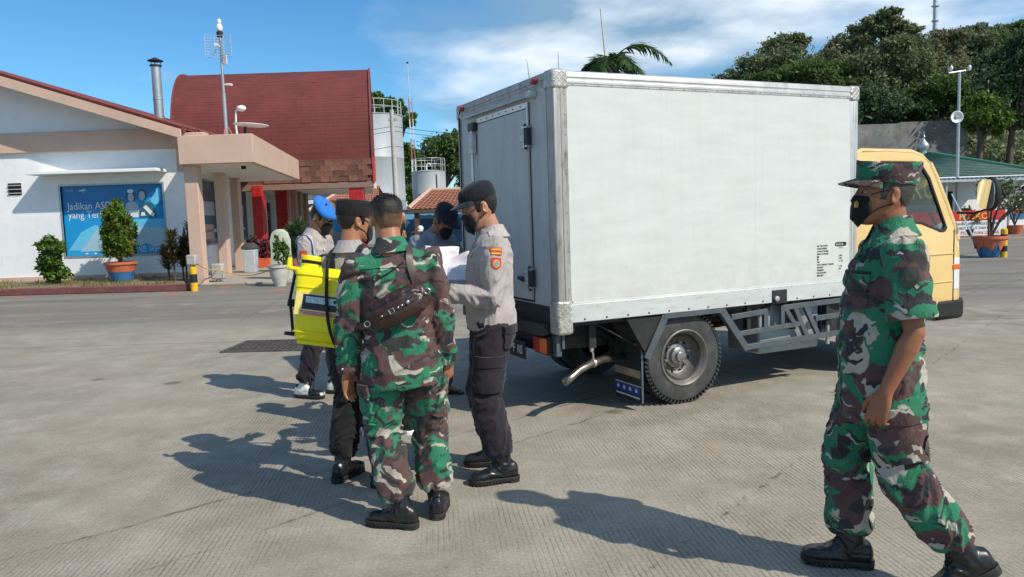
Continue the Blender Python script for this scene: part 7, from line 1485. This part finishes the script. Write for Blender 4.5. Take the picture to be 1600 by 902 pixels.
c = B.arms['R'][0].lerp(B.arms['R'][1], .40); a = patch(B.sb, c, (1, .1, .1), (0, 0, 1), shield(.062, .085), .003, M['patch_red'], 'sleeve_badge', B.root, ny=3); patch(B.sb, c+Vector((0, 0, -.006)), (1, .1, .1), (0, 0, 1), oval(.034, .042), .005, M['patch_yellow'], 'roundel', a, ny=2)
for k, (mt, dx) in enumerate((('cord_white', 0), ('cord_blue', .012))):           # braided cord round the right shoulder
    sh, el = B.arms['R'][:2]; m = MB(); pts = []
    for q in range(25):
        a = PI*2*q/24; p = sh.lerp(el, .18)+Vector((0, math.sin(a)*.3, math.cos(a)*.3*1.0)); h = B.sb.find_nearest(sh.lerp(el, .05)+Vector((.02+dx, math.sin(a)*.09, .04+math.cos(a)*.16-.13))); pts.append(h[0]+h[1]*.004)
    m.tube(pts, .0055, 7); m.build('braided_cord', M[mt], B.root, True)
m = MB(); pts = [B.sb.find_nearest(B.tor(x, .3, z))[0]+Vector((0, .006, 0)) for x, z in ((.13, .50), (.12, .40), (.09, .33), (.05, .33), (.02, .42))]; m.tube(pts, .005, 7); m.build('braided_cord', M['cord_white'], B.root, True)
patch(B.sb, B.tor(.08, .1, .37), (0, 1, 0), (0, 0, 1), (.07, .018), .003, M['patch_dark'], 'name_tape', B.root, 6, 3)
m = MB(); m.box((-.03, -.012, -.06), (.03, .012, .06)); x = m.build('radio_pouch', M['strap_black'], B.root, bevel=.008); x.location = B.tor(.19, .02, -.06)
pocket(B, B.tb, B.legs['R'][0].lerp(B.legs['R'][1], .62)+Vector((.03, 0, 0)), (1, 0, 0), .15, .17, M['aubergine_trousers'])

# ---- officer who carries the sprayer
B = person('officer in grey shirt and round black cap carrying the yellow sprayer on his back', (-.925, 4.47, 0), 76, 1.665, hp=.10, hy=-.62, footL=(-.145, .02, .15, 0, 0), footR=(.13, -.02, .1, 0, 0),
    armL=(S2(-.22, .25, -1), S2(.35, .85, .15), None, S2(.6, 0, .4)), armR=(S2(.15, .25, -1), S2(-.35, .9, .1), None, S2(-.6, 0, .4)), skin=M['skin'])
trousers(B, M['black_trousers'], 1.0, seed=31); torso_shirt(B, M['officer_grey'], seed=32, hem=-.03); collar(B, M['officer_grey'])
footwear(B, M['boot_leather'], M['boot_rubber'], 'boot', .18); head_shell(B, hairline(), .001, .006, M['hair'], 'hair', lump=.001); face_mask(B, M['mask_black'])
m = MB(); m.rings([[B.hm @ Vector((math.sin(a)*.083*k, -.004+math.cos(a)*.108*k, z)) for a in (2*PI*q/40 for q in range(40))] for z, k in ((.028, 1.0), (.032, 1.03), (.07, 1.05), (.105, 1.06), (.117, 1.04), (.123, .97), (.124, .7), (.122, .3), (.121, .03))]); cp = m.build('round_cap', M['black_cloth'], B.root, True, ang=50)
m = MB(); m.rings([[B.hm @ Vector((math.sin(a)*.083*1.062, -.004+math.cos(a)*.108*1.062, z)) for a in (2*PI*q/40 for q in range(40))] for z in (.10, .107)], cap=False); m.build('piping', M['strap_black'], cp, True)
OFF2 = B
# ---- hidden person ahead of the soldier
B = person('person in black trousers and white-soled sneakers almost hidden behind the bareheaded soldier', (-.83, 5.5, 0), 85, 1.56, hp=.25, footL=(-.28, -.02, -.3, 0, 0), footR=(.06, .02, .1, 0, 0), armL=(S2(-.05, .3, -1), S2(.4, .85, .1), None, S2(.6, 0, .4)), armR=(S2(.05, .3, -1), S2(-.4, .85, .1), None, S2(-.6, 0, .4)), skin=M['skin'])
trousers(B, M['black_trousers'], 1.02, .03, False, seed=41); torso_shirt(B, M['black_cloth'], seed=42); collar(B, M['black_cloth']); footwear(B, M['black_cloth'], M['sneaker_white'], 'sneaker', name='sneaker', lace_mat=M['strap_black']); head_shell(B, hairline(), .001, .007, M['hair'], 'hair', lump=.001); face_mask(B, M['mask_black'])

# ---- bareheaded soldier seen from behind
B = person('bareheaded soldier in camouflage seen from behind with a brown sling bag', (-.53, 3.83, 0), 97, 1.675, hp=.10, hy=.22, girth=1.08, side=-.055, pelvis=(-.035, 0), footL=(-.075, -.05, -1.15, 0, 0), footR=(.115, .08, .12, 0, 0), kneeL=(-.6, 1, 0),
    armL=(S2(-.20, -.02, -1), S2(-.08, .12, -1), S2(-.02, .25, -1), S2(.75, -.6, 0), (.12, .22, .32, .4), .4), armR=(S2(.17, -.02, -1), S2(.12, .16, -1), S2(.0, .35, -1), S2(-.6, .6, 0), (.7, .75, .8, .8), .8), skin=M['skin'])
trousers(B, M['camouflage_cloth'], 1.08, seed=51, base=.004)
PR = [(-.175, .188, .148, .150, 0), (-.12, .187, .148, .152, 0), (-.04, .184, .148, .146, 0), (.05, .178, .145, .138, 0), (.15, .176, .142, .13, 0), (.28, .182, .138, .130, 0), (.39, .19, .130, .132, -.002), (.44, .190, .108, .112, -.008), (.482, .154, .086, .092, -.012), (.515, .098, .068, .072, -.014), (.545, .068, .062, .066, -.012)]
torso_shirt(B, M['camouflage_cloth'], PR, seed=52, base=.0045, sr=1.13); collar(B, M['camouflage_cloth'], .04, open_=.2, spread=.004, up=.014); footwear(B, M['boot_leather'], M['boot_rubber'], 'boot', .18)
head_shell(B, hairline(back=-.072), .0006, .009, M['hair_faded'], 'hair', lump=.0018, nz=18); strands(B, M['hair'], 1600, .022, .062)
for side in 'LR':
    sh, el, wr, *_ = B.arms[side]; m = MB(); m.tube([el.lerp(wr, .83), el.lerp(wr, .99)], [.054*B.s, .052*B.s], 20); m.build('cuff', M['camouflage_cloth'], B.root, True, ang=60)
    hip, knee, ank, *_ = B.legs[side]; sg = -1 if side == 'L' else 1
    pocket(B, B.tb, hip.lerp(knee, .62)+Vector((sg*.03, 0, 0)), (sg, -.25, 0), .16, .19, M['camouflage_cloth'], th=.014)
m = MB(); m.sphere((0, 0, 0), .007, 10, 6); x = m.build('cuff_button', M['nickel'], B.root, True); sh, el, wr, *_ = B.arms['L']; x.location = wr.lerp(el, .1)+Vector((-.02, -.05, 0))
patch(B.sb, B.tor(0, -.1, .44), B.T @ Vector((0, -1, .1)), (0, 0, 1), (.31, .012), .003, M['camouflage_cloth'], 'back_yoke', B.root, 20, 2, far=.25)
SOL3 = B

# ---- police officer with the papers
B = person('police officer in black peaked cap and grey shirt reading papers behind the truck', (-.125, 4.55, 0), 187, 1.735, hp=.34, footL=(-.16, -.02, -.1, 0, 0), footR=(.15, -.01, .1, 0, 0), girth=1.12,
    armL=(S2(-.12, .06, -1), S2(.22, 1, .17), S2(.3, .9, .2), S2(.5, -.2, .7), (.5, .55, .6, .65), .8), armR=(S2(.10, .16, -1), S2(-.30, 1, .18), S2(-.3, .9, .2), S2(-.5, -.2, .7), (.5, .55, .6, .65), .8), skin=M['skin_light'])
trousers(B, M['aubergine_trousers'], 1.02, seed=61)
PR = [(-.03, .172, .132, .128, 0), (0, .180, .142, .138, 0), (.06, .184, .146, .140, 0), (.15, .178, .146, .126, 0), (.28, .182, .138, .126, 0), (.39, .188, .126, .128, -.002), (.44, .184, .104, .11, -.008), (.482, .150, .084, .09, -.012), (.515, .098, .068, .072, -.014), (.545, .068, .062, .066, -.012)]
torso_shirt(B, M['police_grey'], PR, seed=62, base=.003, sr=1.08); collar(B, M['police_grey']); footwear(B, M['boot_leather'], M['boot_rubber'], 'boot', .19); placket(B, M['police_grey'], 0)
head_shell(B, hairline(), .001, .006, M['hair'], 'hair', lump=.001); face_mask(B, M['mask_black']); ball_cap(B, M['navy_cap'], M['peak_blue'], M['badge_silver'], .150); epaulets(B, M['police_grey']); sleeve_badge(B, 'L', .36, 1.0)
patch(B.sb, B.tor(-.075, .1, .34), (-.2, 1, 0), (0, 0, 1), oval(.035, .06), .004, M['name_orange'], 'chest_badge', B.root, ny=3); patch(B.sb, B.tor(-.08, .1, .405), (-.2, 1, 0), (0, 0, 1), oval(.06, .03), .004, M['patch_gold'], 'chest_badge', B.root, ny=3)
patch(B.sb, B.tor(-.075, .1, .33), (-.15, 1, 0), (0, 0, 1), (.10, .115), .004, M['police_grey'], 'pocket', B.root)
for sg, side in ((-1, 'L'), (1, 'R')):
    hip, knee, ank, *_ = B.legs[side]; pocket(B, B.tb, hip.lerp(knee, .66)+Vector((sg*.03, 0, 0)), (sg, .1, 0), .165, .19, M['aubergine_trousers'], th=.016)
pocket(B, B.tb, B.tor(-.14, -.08, -.07), (-.5, -1, 0), .13, .12, M['aubergine_trousers'], th=.016)
POL4 = B

# ---- civilian with cap, bending over the papers
B = person('man in heather blue T-shirt, dark cap and sandals bending over the papers', (-.74, 6.70, 0), -42, 1.72, lean=.36, hp=.50, neck=.02, footL=(-.12, .03, -.15, 0, 0), footR=(.12, -.03, .2, 0, 0), pelvis=(0, -.05),
    armL=(S2(-.25, .45, -1), S2(.35, .9, -.15), None, S2(.3, 0, -1)), armR=(S2(.15, .55, -1), S2(-.55, .8, .05), None, S2(-.3, 0, -1)), skin=M['skin_dark'])
trousers(B, M['denim_dark'], 1., .02, False, seed=71); torso_shirt(B, M['heather_blue'], seed=72, sleeve=.42, sr=1.12, hem=-.06); head_shell(B, hairline(), .001, .006, M['hair'], 'hair', lump=.001); face_mask(B, M['mask_black']); ball_cap(B, M['navy_cap'], M['navy_cap'], None, .150, stretch=1.1)
patch(B.sb, B.tor(-.02, .1, .30), B.T @ Vector((0, 1, 0)), B.T @ Vector((0, 0, 1)), oval(.13, .15), .002, M['tee_green'], 'chest_print', B.root, ny=4)
for side in 'LR':
    hip, knee, ank, fd, pit = B.legs[side]; sx = Vector((fd.y, -fd.x, 0)); m = MB(); outl = [(-.08, .005), (-.07, .03), (0, .036), (.08, .045), (.14, .05), (.19, .03), (.2, .005)]
    poly = [(w, y) for y, w in outl]+[(-w, y) for y, w in reversed(outl)]; m.rings([[Vector((ank.x, ank.y, 0))+sx*x*1.05+fd*y*1.05+Vector((0, 0, z)) for x, y in poly] for z in (.001, .022)]); so = m.build('sandal', M['sandal'], B.root)
    m = MB(); f0 = Vector((ank.x, ank.y, 0))
    for sg in (-1, 1): m.tube([f0+fd*.14+Vector((0, 0, .02)), f0+fd*.11+sx*sg*.02+Vector((0, 0, .055)), f0+fd*.04+sx*sg*.048+Vector((0, 0, .02))], (.010, .004), 6)
    m.build('sandal_strap', M['sandal'], so, True)

# ---- soldier walking at the right
B = person('masked soldier in camouflage cap and rolled short sleeves walking in the right foreground', (1.50, 3.06, 0), 169, 1.70, hp=-.06, girth=1.20, lean=-.02, drop=.0, footL=(-.11, -.27, 0.0, .06, .52), footR=(.115, .10, .12, 0, 0), kneeL=(0, 1, 0), pelvis=(0, .01),
    armL=(S2(-.20, -.10, -1), S2(.03, .42, -1), S2(.12, .32, -1), S2(.6, -.55, -.1), (.35, .5, .6, .7), .6), armR=(S2(.05, -.12, -1), S2(-.02, .12, -1), None, S2(-1, 0, 0)), skin=M['skin_dark'])
trousers(B, M['camouflage_cloth_short_sleeve'], 1.06, seed=81, base=.0045)
PR = [(-.215, .190, .150, .150, 0), (-.15, .190, .152, .15, 0), (-.06, .190, .160, .142, 0), (.05, .188, .170, .132, 0), (.15, .188, .166, .126, 0), (.28, .192, .150, .128, 0), (.39, .196, .134, .132, -.002), (.44, .190, .108, .114, -.008), (.482, .152, .086, .092, -.012), (.515, .098, .068, .072, -.014), (.545, .068, .062, .066, -.012)]
torso_shirt(B, M['camouflage_cloth_short_sleeve'], PR, sleeve=.40, sr=1.16, seed=82, base=.0045); collar(B, M['camouflage_cloth_short_sleeve'], .05, open_=.42, spread=.012, up=.022); footwear(B, M['boot_leather'], M['boot_rubber'], 'boot', .2)
placket(B, M['camouflage_cloth_short_sleeve'], -.19, .48)
for side in 'LR':
    sg = -1 if side == 'L' else 1; sh, el, *_ = B.arms[side]; m = MB(); m.rings([[*sring(sh.lerp(el, t), (el-sh).cross(Vector((0, 1, 0))).normalized(), (el-sh).cross(Vector((1, 0, 0))).normalized(), r*B.s, r*B.s, r*B.s, 24)] for t, r in ((.62, .074), (.64, .084), (.80, .087), (.83, .083), (.82, .066))], cap=False)
    cf = m.build('sleeve_cuff', M['camouflage_cloth_short_sleeve'], B.root, True, ang=70)
    for dy in (-.05, .035):
        m = MB(); m.sphere(sh.lerp(el, .73)+Vector((sg*.072*B.s, dy, 0)), (.008, .008, .008), 10, 6); m.build('button', M['patch_dark'], cf, True)
    c = sh.lerp(el, .30); a = patch(B.sb, c, (sg, .15, .1), (0, 0, 1), shield(.066, .08), .003, M['patch_dark'], 'sleeve_badge', B.root, ny=3)
    hip, knee, ank, *_ = B.legs[side]; pocket(B, B.tb, hip.lerp(knee, .58)+Vector((sg*.03, 0, 0)), (sg, 0, 0), .18, .20, M['camouflage_cloth_short_sleeve'], up=(hip-knee).normalized(), th=.016)
for sg in (-1, 1): pocket(B, B.sb, B.tor(sg*.085, .1, .29), (sg*.35, 1, 0), .12, .13, M['camouflage_cloth_short_sleeve'], th=.006)
patch(B.sb, B.tor(-.085, .1, .375), (-.35, 1, 0), (0, 0, 1), (.11, .022), .004, M['patch_dark'], 'name_tape', B.root, 8, 3)
head_shell(B, hairline(back=-.06), .001, .005, M['hair_grey'], 'hair', lump=.0012); face_mask(B, M['mask_black'], M['patch_gold'])
def patrol_cap(B, mat):
    hm = B.hm; m = MB(); rings = []
    for z, k, lift in ((.044, 1.0, 0), (.048, 1.04, 0), (.078, 1.05, .004), (.100, 1.07, .012), (.112, 1.08, .016), (.117, 1.05, .016), (.114, .92, .006), (.110, .6, -.004), (.108, .25, -.006), (.108, .03, -.006)):
        rings.append([hm @ Vector((math.sin(a)*.084*k, -.004+math.cos(a)*.110*(k+(.06 if math.cos(a) < 0 and z > .09 and k > .9 else 0)), z-.008*math.cos(a)*(z < .05)*-1+lift*(abs(math.cos(a))**2.5)+.003*math.sin(5*a)*(z > .09))) for a in (2*PI*q/44 for q in range(44))])
    m.rings(rings); o = m.build('field_cap', mat, B.root, True, ang=65)
    br = MB(); rr = []
    for j in range(6):
        t = j/5; row = []
        for k in range(19):
            q = -1+2*k/18; a = q*1.22; ext = .072*max(0, 1-abs(q)**2.6)**.6
            row.append(hm @ Vector((math.sin(a)*.087, -.004+math.cos(a)*.112+ext*t-.003, .053+.008*math.cos(a)-t*.024-.012*q*q)))
        rr.append(row)
    br.rings(rr, cap=False, closed=False); b = br.build('peak', mat, o, True, ang=180); sd = b.modifiers.new('solid', 'SOLIDIFY'); sd.thickness = .005; sd.offset = 0
    m = MB(); m.rings([[hm @ Vector((math.sin(a)*.084*1.056, -.004+math.cos(a)*.110*1.056, z)) for a in (2*PI*q/40 for q in range(40))] for z in (.070, .074)], cap=False); m.build('seam_band', mat, o, True)
    return o
patrol_cap(B, M['camouflage_cap'])

# ---- things they carry
def sprayer():
    B = OFF2; s = B.s
    o = thing('knapsack_sprayer', 'bright yellow plastic knapsack sprayer tank with black lid ring and hose', 'sprayer', B.root.location, B.root.rotation_euler.z)
    M4 = Matrix.Translation(B.tor(-.035, -.245, .20)) @ Matrix.Rotation(R(14), 4, 'Z') @ Matrix.Rotation(R(9), 4, 'Y') @ Matrix.Rotation(R(-9), 4, 'X') @ Matrix.Diagonal((1.12, 1, .84, 1)); W, Dp = .175, .085
    def lf(prof): 
        m = MB(); m.M = M4; m.rings([sring(Vector((0, 0, z)), Vector((1, 0, 0)), Vector((0, 1, 0)), w, d, d, 36, 5.) for z, w, d in prof]); return m
    lf([(-.24, W*.74, Dp*.8), (-.232, W*.80, Dp*.9), (-.15, W*.86, Dp*.98), (0.06, W*.97, Dp), (.165, W*1.0, Dp), (.178, W*.99, Dp*.98)]).build('tank', M['tank_yellow'], o, True, ang=50)
    lf([(.178, W*.97, Dp*.95), (.186, W*1.03, Dp*1.04), (.202, W*1.03, Dp*1.04), (.212, W*.98, Dp*.98), (.24, W*.90, Dp*.86), (.246, W*.86, Dp*.8)]).build('shoulder_rim', M['tank_yellow'], o, True, ang=40)
    for z in (-.19, .10): lf([(z, W*.9+.0*z, Dp*1.0), (z+.003, W*(.88 if z < 0 else .99), Dp*1.05), (z+.010, W*(.88 if z < 0 else .99), Dp*1.05), (z+.013, W*.85, Dp*1.0)]).build('rib', M['tank_yellow'], o, True, ang=40)
    m = MB(); m.M = M4 @ Matrix.Translation((-.118, 0, 0)); m.lathe([(.05, .235), (.05, .262), (.046, .266)], 28); m.build('filler_neck', M['tank_yellow'], o, True, ang=40)
    m = MB(); m.M = M4 @ Matrix.Translation((-.118, 0, 0)); m.lathe([(.049, .264), (.049, .286)], 28); m.build('lid_ring', M['strap_black'], o, True, ang=40)
    m = MB(); m.M = M4 @ Matrix.Translation((-.118, 0, 0)); m.lathe([(.052, .286), (.053, .31), (.049, .318), (.02, .321), (0.002, .322)], 28); m.build('lid', M['tank_yellow'], o, True, ang=40)
    m = MB(); m.M = M4; m.box((-.225, -.02, .21), (-.165, .02, .235)); m.box((-.235, -.015, .21), (-.215, .015, .29)); m.build('pump_bracket', M['tank_yellow'], o, bevel=.006)
    m = MB(); m.M = M4; m.tube([(-.19, .0, .2), (-.2, .01, .02), (-.165, .02, -.20)], .008, 8); m.build('pump_rod', M['strap_black'], o, True)
    m = MB(); m.M = M4; m.box((-.205, -.02, -.03), (-.165, .03, .02)); m.box((-.2, -.02, -.22), (-.1, .03, -.195)); m.build('pump_hinge', M['strap_black'], o, bevel=.006)
    m = MB(); m.M = M4; m.box((-.12, -.085, -.262), (.12, .075, -.236)); m.build('base_plate', M['tank_yellow'], o, bevel=.01)
    m = MB(); m.M = M4; pts = [(-.085, 0, .318), (-.05, -.03, .335), (-.025, -.085, .31), (-.015, -.10, .22), (.0, -.102, .05), (.03, -.108, -.12), (.08, -.11, -.25), (.15, -.07, -.33), (.2, .05, -.36), (.21, .2, -.30)]
    P = [Vector(p) for p in pts]; sm = []
    for i in range(len(P)-1):
        p0, p1, p2, p3 = P[max(0, i-1)], P[i], P[i+1], P[min(len(P)-1, i+2)]
        for k in range(6):
            t = k/6; sm.append(.5*((2*p1)+(p2-p0)*t+(2*p0-5*p1+4*p2-p3)*t*t+(3*p1-p0-3*p2+p3)*t**3))
    m.tube(sm, .0085, 8); m.build('hose', M['strap_black'], o, True)
    def lab(x0, x1, z0, z1, dy, mt, nm, par): 
        m = MB(); m.M = M4; m.box((x0, -Dp*1.0-dy, z0), (x1, -Dp*.9, z1)); return m.build(nm, MATS[mt], par)
    l0 = lab(-.150, .155, -.075, .075, .0045, 'label_pale', 'side_label', o); lab(-.115, .075, -.035, .062, .0065, 'label_black', 'label_panel', l0); lab(-.10, .055, .008, .050, .008, 'label_cyan', 'label_stripe', l0); lab(-.12, .09, -.062, -.042, .006, 'label_pink', 'label_stripe', l0)
    for k in range(3): lab(-.125+.01*k, .05, -.05-.001*k-.008*k, -.046-.009*k, .0075, 'label_red', 'label_line', l0)
    m = MB(); m.M = M4; m.lathe([(.012, 0), (.012, .002)], 16, Matrix.Translation((.045, -Dp-.008, .03)) @ Matrix.Rotation(R(90), 4, 'X')); m.build('label_emblem', M['tee_green'], l0)
    for sg in (-1, 1):
        top = M4 @ Vector((sg*.06-.01, .08, .19)); bot = M4 @ Vector((sg*.10, .08, -.2))
        strap(B.sb, [B.tor(sg*.075, -.20, .42), B.tor(sg*.085, -.12, .52), B.tor(sg*.09, .02, .56), B.tor(sg*.095, .14, .48), B.tor(sg*.11, .2, .34), B.tor(sg*.15, .16, .18), B.tor(sg*.20, .02, .10), B.tor(sg*.16, -.18, .06)], .042, .006, M['strap_black'], 'shoulder_strap', o, 46)
plain('tank_yellow', (.86, .73, .008), .38, var=.06, spec=.4); plain('label_pale', (.78, .66, .22), .5, var=.06, scale=40); plain('label_black', (.02, .02, .02), .45, var=.3); plain('label_cyan', (.42, .55, .60), .5, var=.35, scale=70); plain('label_pink', (.75, .45, .40), .5, var=.2, scale=60); plain('label_red', (.5, .06, .06), .5)
sprayer()
def sling_bag():
    B = SOL3; s = B.s; o = thing('sling_bag', 'dark brown leather sling bag across the camouflage soldier\'s back', 'bag', B.root.location, B.root.rotation_euler.z)
    c = B.tor(.005, -.175, .245); M4 = Matrix.Translation(c) @ Matrix.Rotation(R(-7), 4, 'Z') @ Matrix.Rotation(R(-27), 4, 'Y')
    m = MB(); m.M = M4; rg = []
    for i in range(13):
        t = -1+2*i/12; w = (1-abs(t)**3.2)**.5 if abs(t) < 1 else .0; w = max(w, .08)
        rg.append(sring(Vector((t*.165, .012+.025*t*t, .004*math.cos(3*t))), Vector((0, 0, 1)), Vector((0, -1, 0)), .075*(.35+.65*w), .052*w, .03*w, 22, 2.8))
    m.rings(rg); me = remeshed(m, .006, 2); wrinkle(me, [(tuple(M4 @ Vector((-.2, 0, 0))), tuple(M4 @ Vector((.2, 0, 0))))], [], .0022, 30, 9); mobj('pouch', me, M['bag_leather'], o); bv = bvh_of(me)
    d = M4.to_3x3() @ Vector((0, -1, 0)); up = M4.to_3x3() @ Vector((0, 0, 1)); X = M4.to_3x3() @ Vector((1, 0, 0))
    fl = patch(bv, c-up*.018, d, up, (.20, .085), .006, M['bag_leather'], 'front_pocket', o)
    patch(bv, c+up*.012, d, up, (.215, .045), .011, M['bag_leather'], 'flap', o, 12, 5); patch(bv, c+up*.048, d, up, (.25, .006), .003, M['boot_rubber'], 'zip', o, 14, 2)
    st = patch(bv, c+up*.0, d, up, (.20, .016), .014, M['bag_strap'], 'band', o, 12, 3)
    for k, x in enumerate((-.075, -.02, .015, .035, .065)):
        h = bv.ray_cast(c+X*x+up*.0+d*.3, -d, .6); m = MB()
        if h[0] is None: continue
        p = h[0]+d*.016
        if k == 1: 
            q = [p+X*a+up*b for a, b in ((-.012, -.011), (.012, -.011), (.012, .011), (-.012, .011))]; m.tube(q+[q[0]], .0022, 6)
        else: m.sphere(p, (.006, .006, .006) if k < 4 else (.011, .011, .011), 10, 6)
        m.build('buckle' if k in (1, 4) else 'stud', M['nickel'], o, True)
    for x in (-.165, .165):
        m = MB(); p = c+X*x+up*.0; m.tube([p+X*(.014*math.cos(a))+up*(.014*math.sin(a)) for a in [2*PI*k/12 for k in range(13)]], .0022, 6); m.build('ring', M['nickel'], o, True)
    B2 = B; e1 = c+X*.155; e0 = c-X*.155
    strap(B2.sb, [e1, B.tor(.10, -.2, .40), B.tor(.098, -.14, .50), B.tor(.095, -.02, .55), B.tor(.09, .12, .50), B.tor(.02, .22, .35), B.tor(-.12, .2, .2), B.tor(-.22, .05, .12), B.tor(-.2, -.1, .15), e0], .034, .004, M['bag_strap'], 'strap', o, 60, .004)
    m = MB(); m.tube([B.sb.find_nearest(B.tor(x, -.3, z))[0]+Vector((0, -.004, .002)) for x, z in ((-.15, .46), (-.10, .50), (-.05, .525), (0, .532), (.06, .525), (.10, .50))], .0032, 6); m.build('cord', M['strap_black'], o, True)
sling_bag()
def papers():
    for i, (p, rot, bend, lb) in enumerate((((-.445, 4.92, 1.225), (R(52), R(6), R(12)), .02, 'white paper form held up between the police officer and the capped man'), ((-.36, 4.86, 1.18), (R(40), R(-14), R(-16)), .015, 'lower sheet of the white papers in the police officer\'s hands'))):
        m = MB(); rows = [[Vector(((-.5+a/10)*.22, (-.5+b/10)*.30, bend*math.sin(a/10*PI)+.035*(b/10-.5)**2*4+.016*math.sin(b*.9+a*.5))) for a in range(11)] for b in range(11)]
        m.rings(rows, cap=False, closed=False); o = m.build('paper_sheet', M['paper'], None, True, ang=180); sd = o.modifiers.new('solid', 'SOLIDIFY'); sd.thickness = .0008
        o.location = p; o.rotation_euler = rot; tag(o, lb, 'paper', 'papers in hand')
papers()
# ------------------------------------------------------------------ keep to thing > part > sub-part
def flatten():
    bpy.context.view_layer.update(); W = {o: o.matrix_world.copy() for o in bpy.data.objects}; moves = []
    for o in bpy.data.objects:
        chain = [o]
        while chain[-1].parent: chain.append(chain[-1].parent)
        if len(chain) > 3: moves.append((o, chain[-2]))
    for o, p in moves:
        o.parent = p; o.matrix_parent_inverse = Matrix.Identity(4); o.matrix_local = W[p].inverted() @ W[o]
    bpy.context.view_layer.update()
flatten()
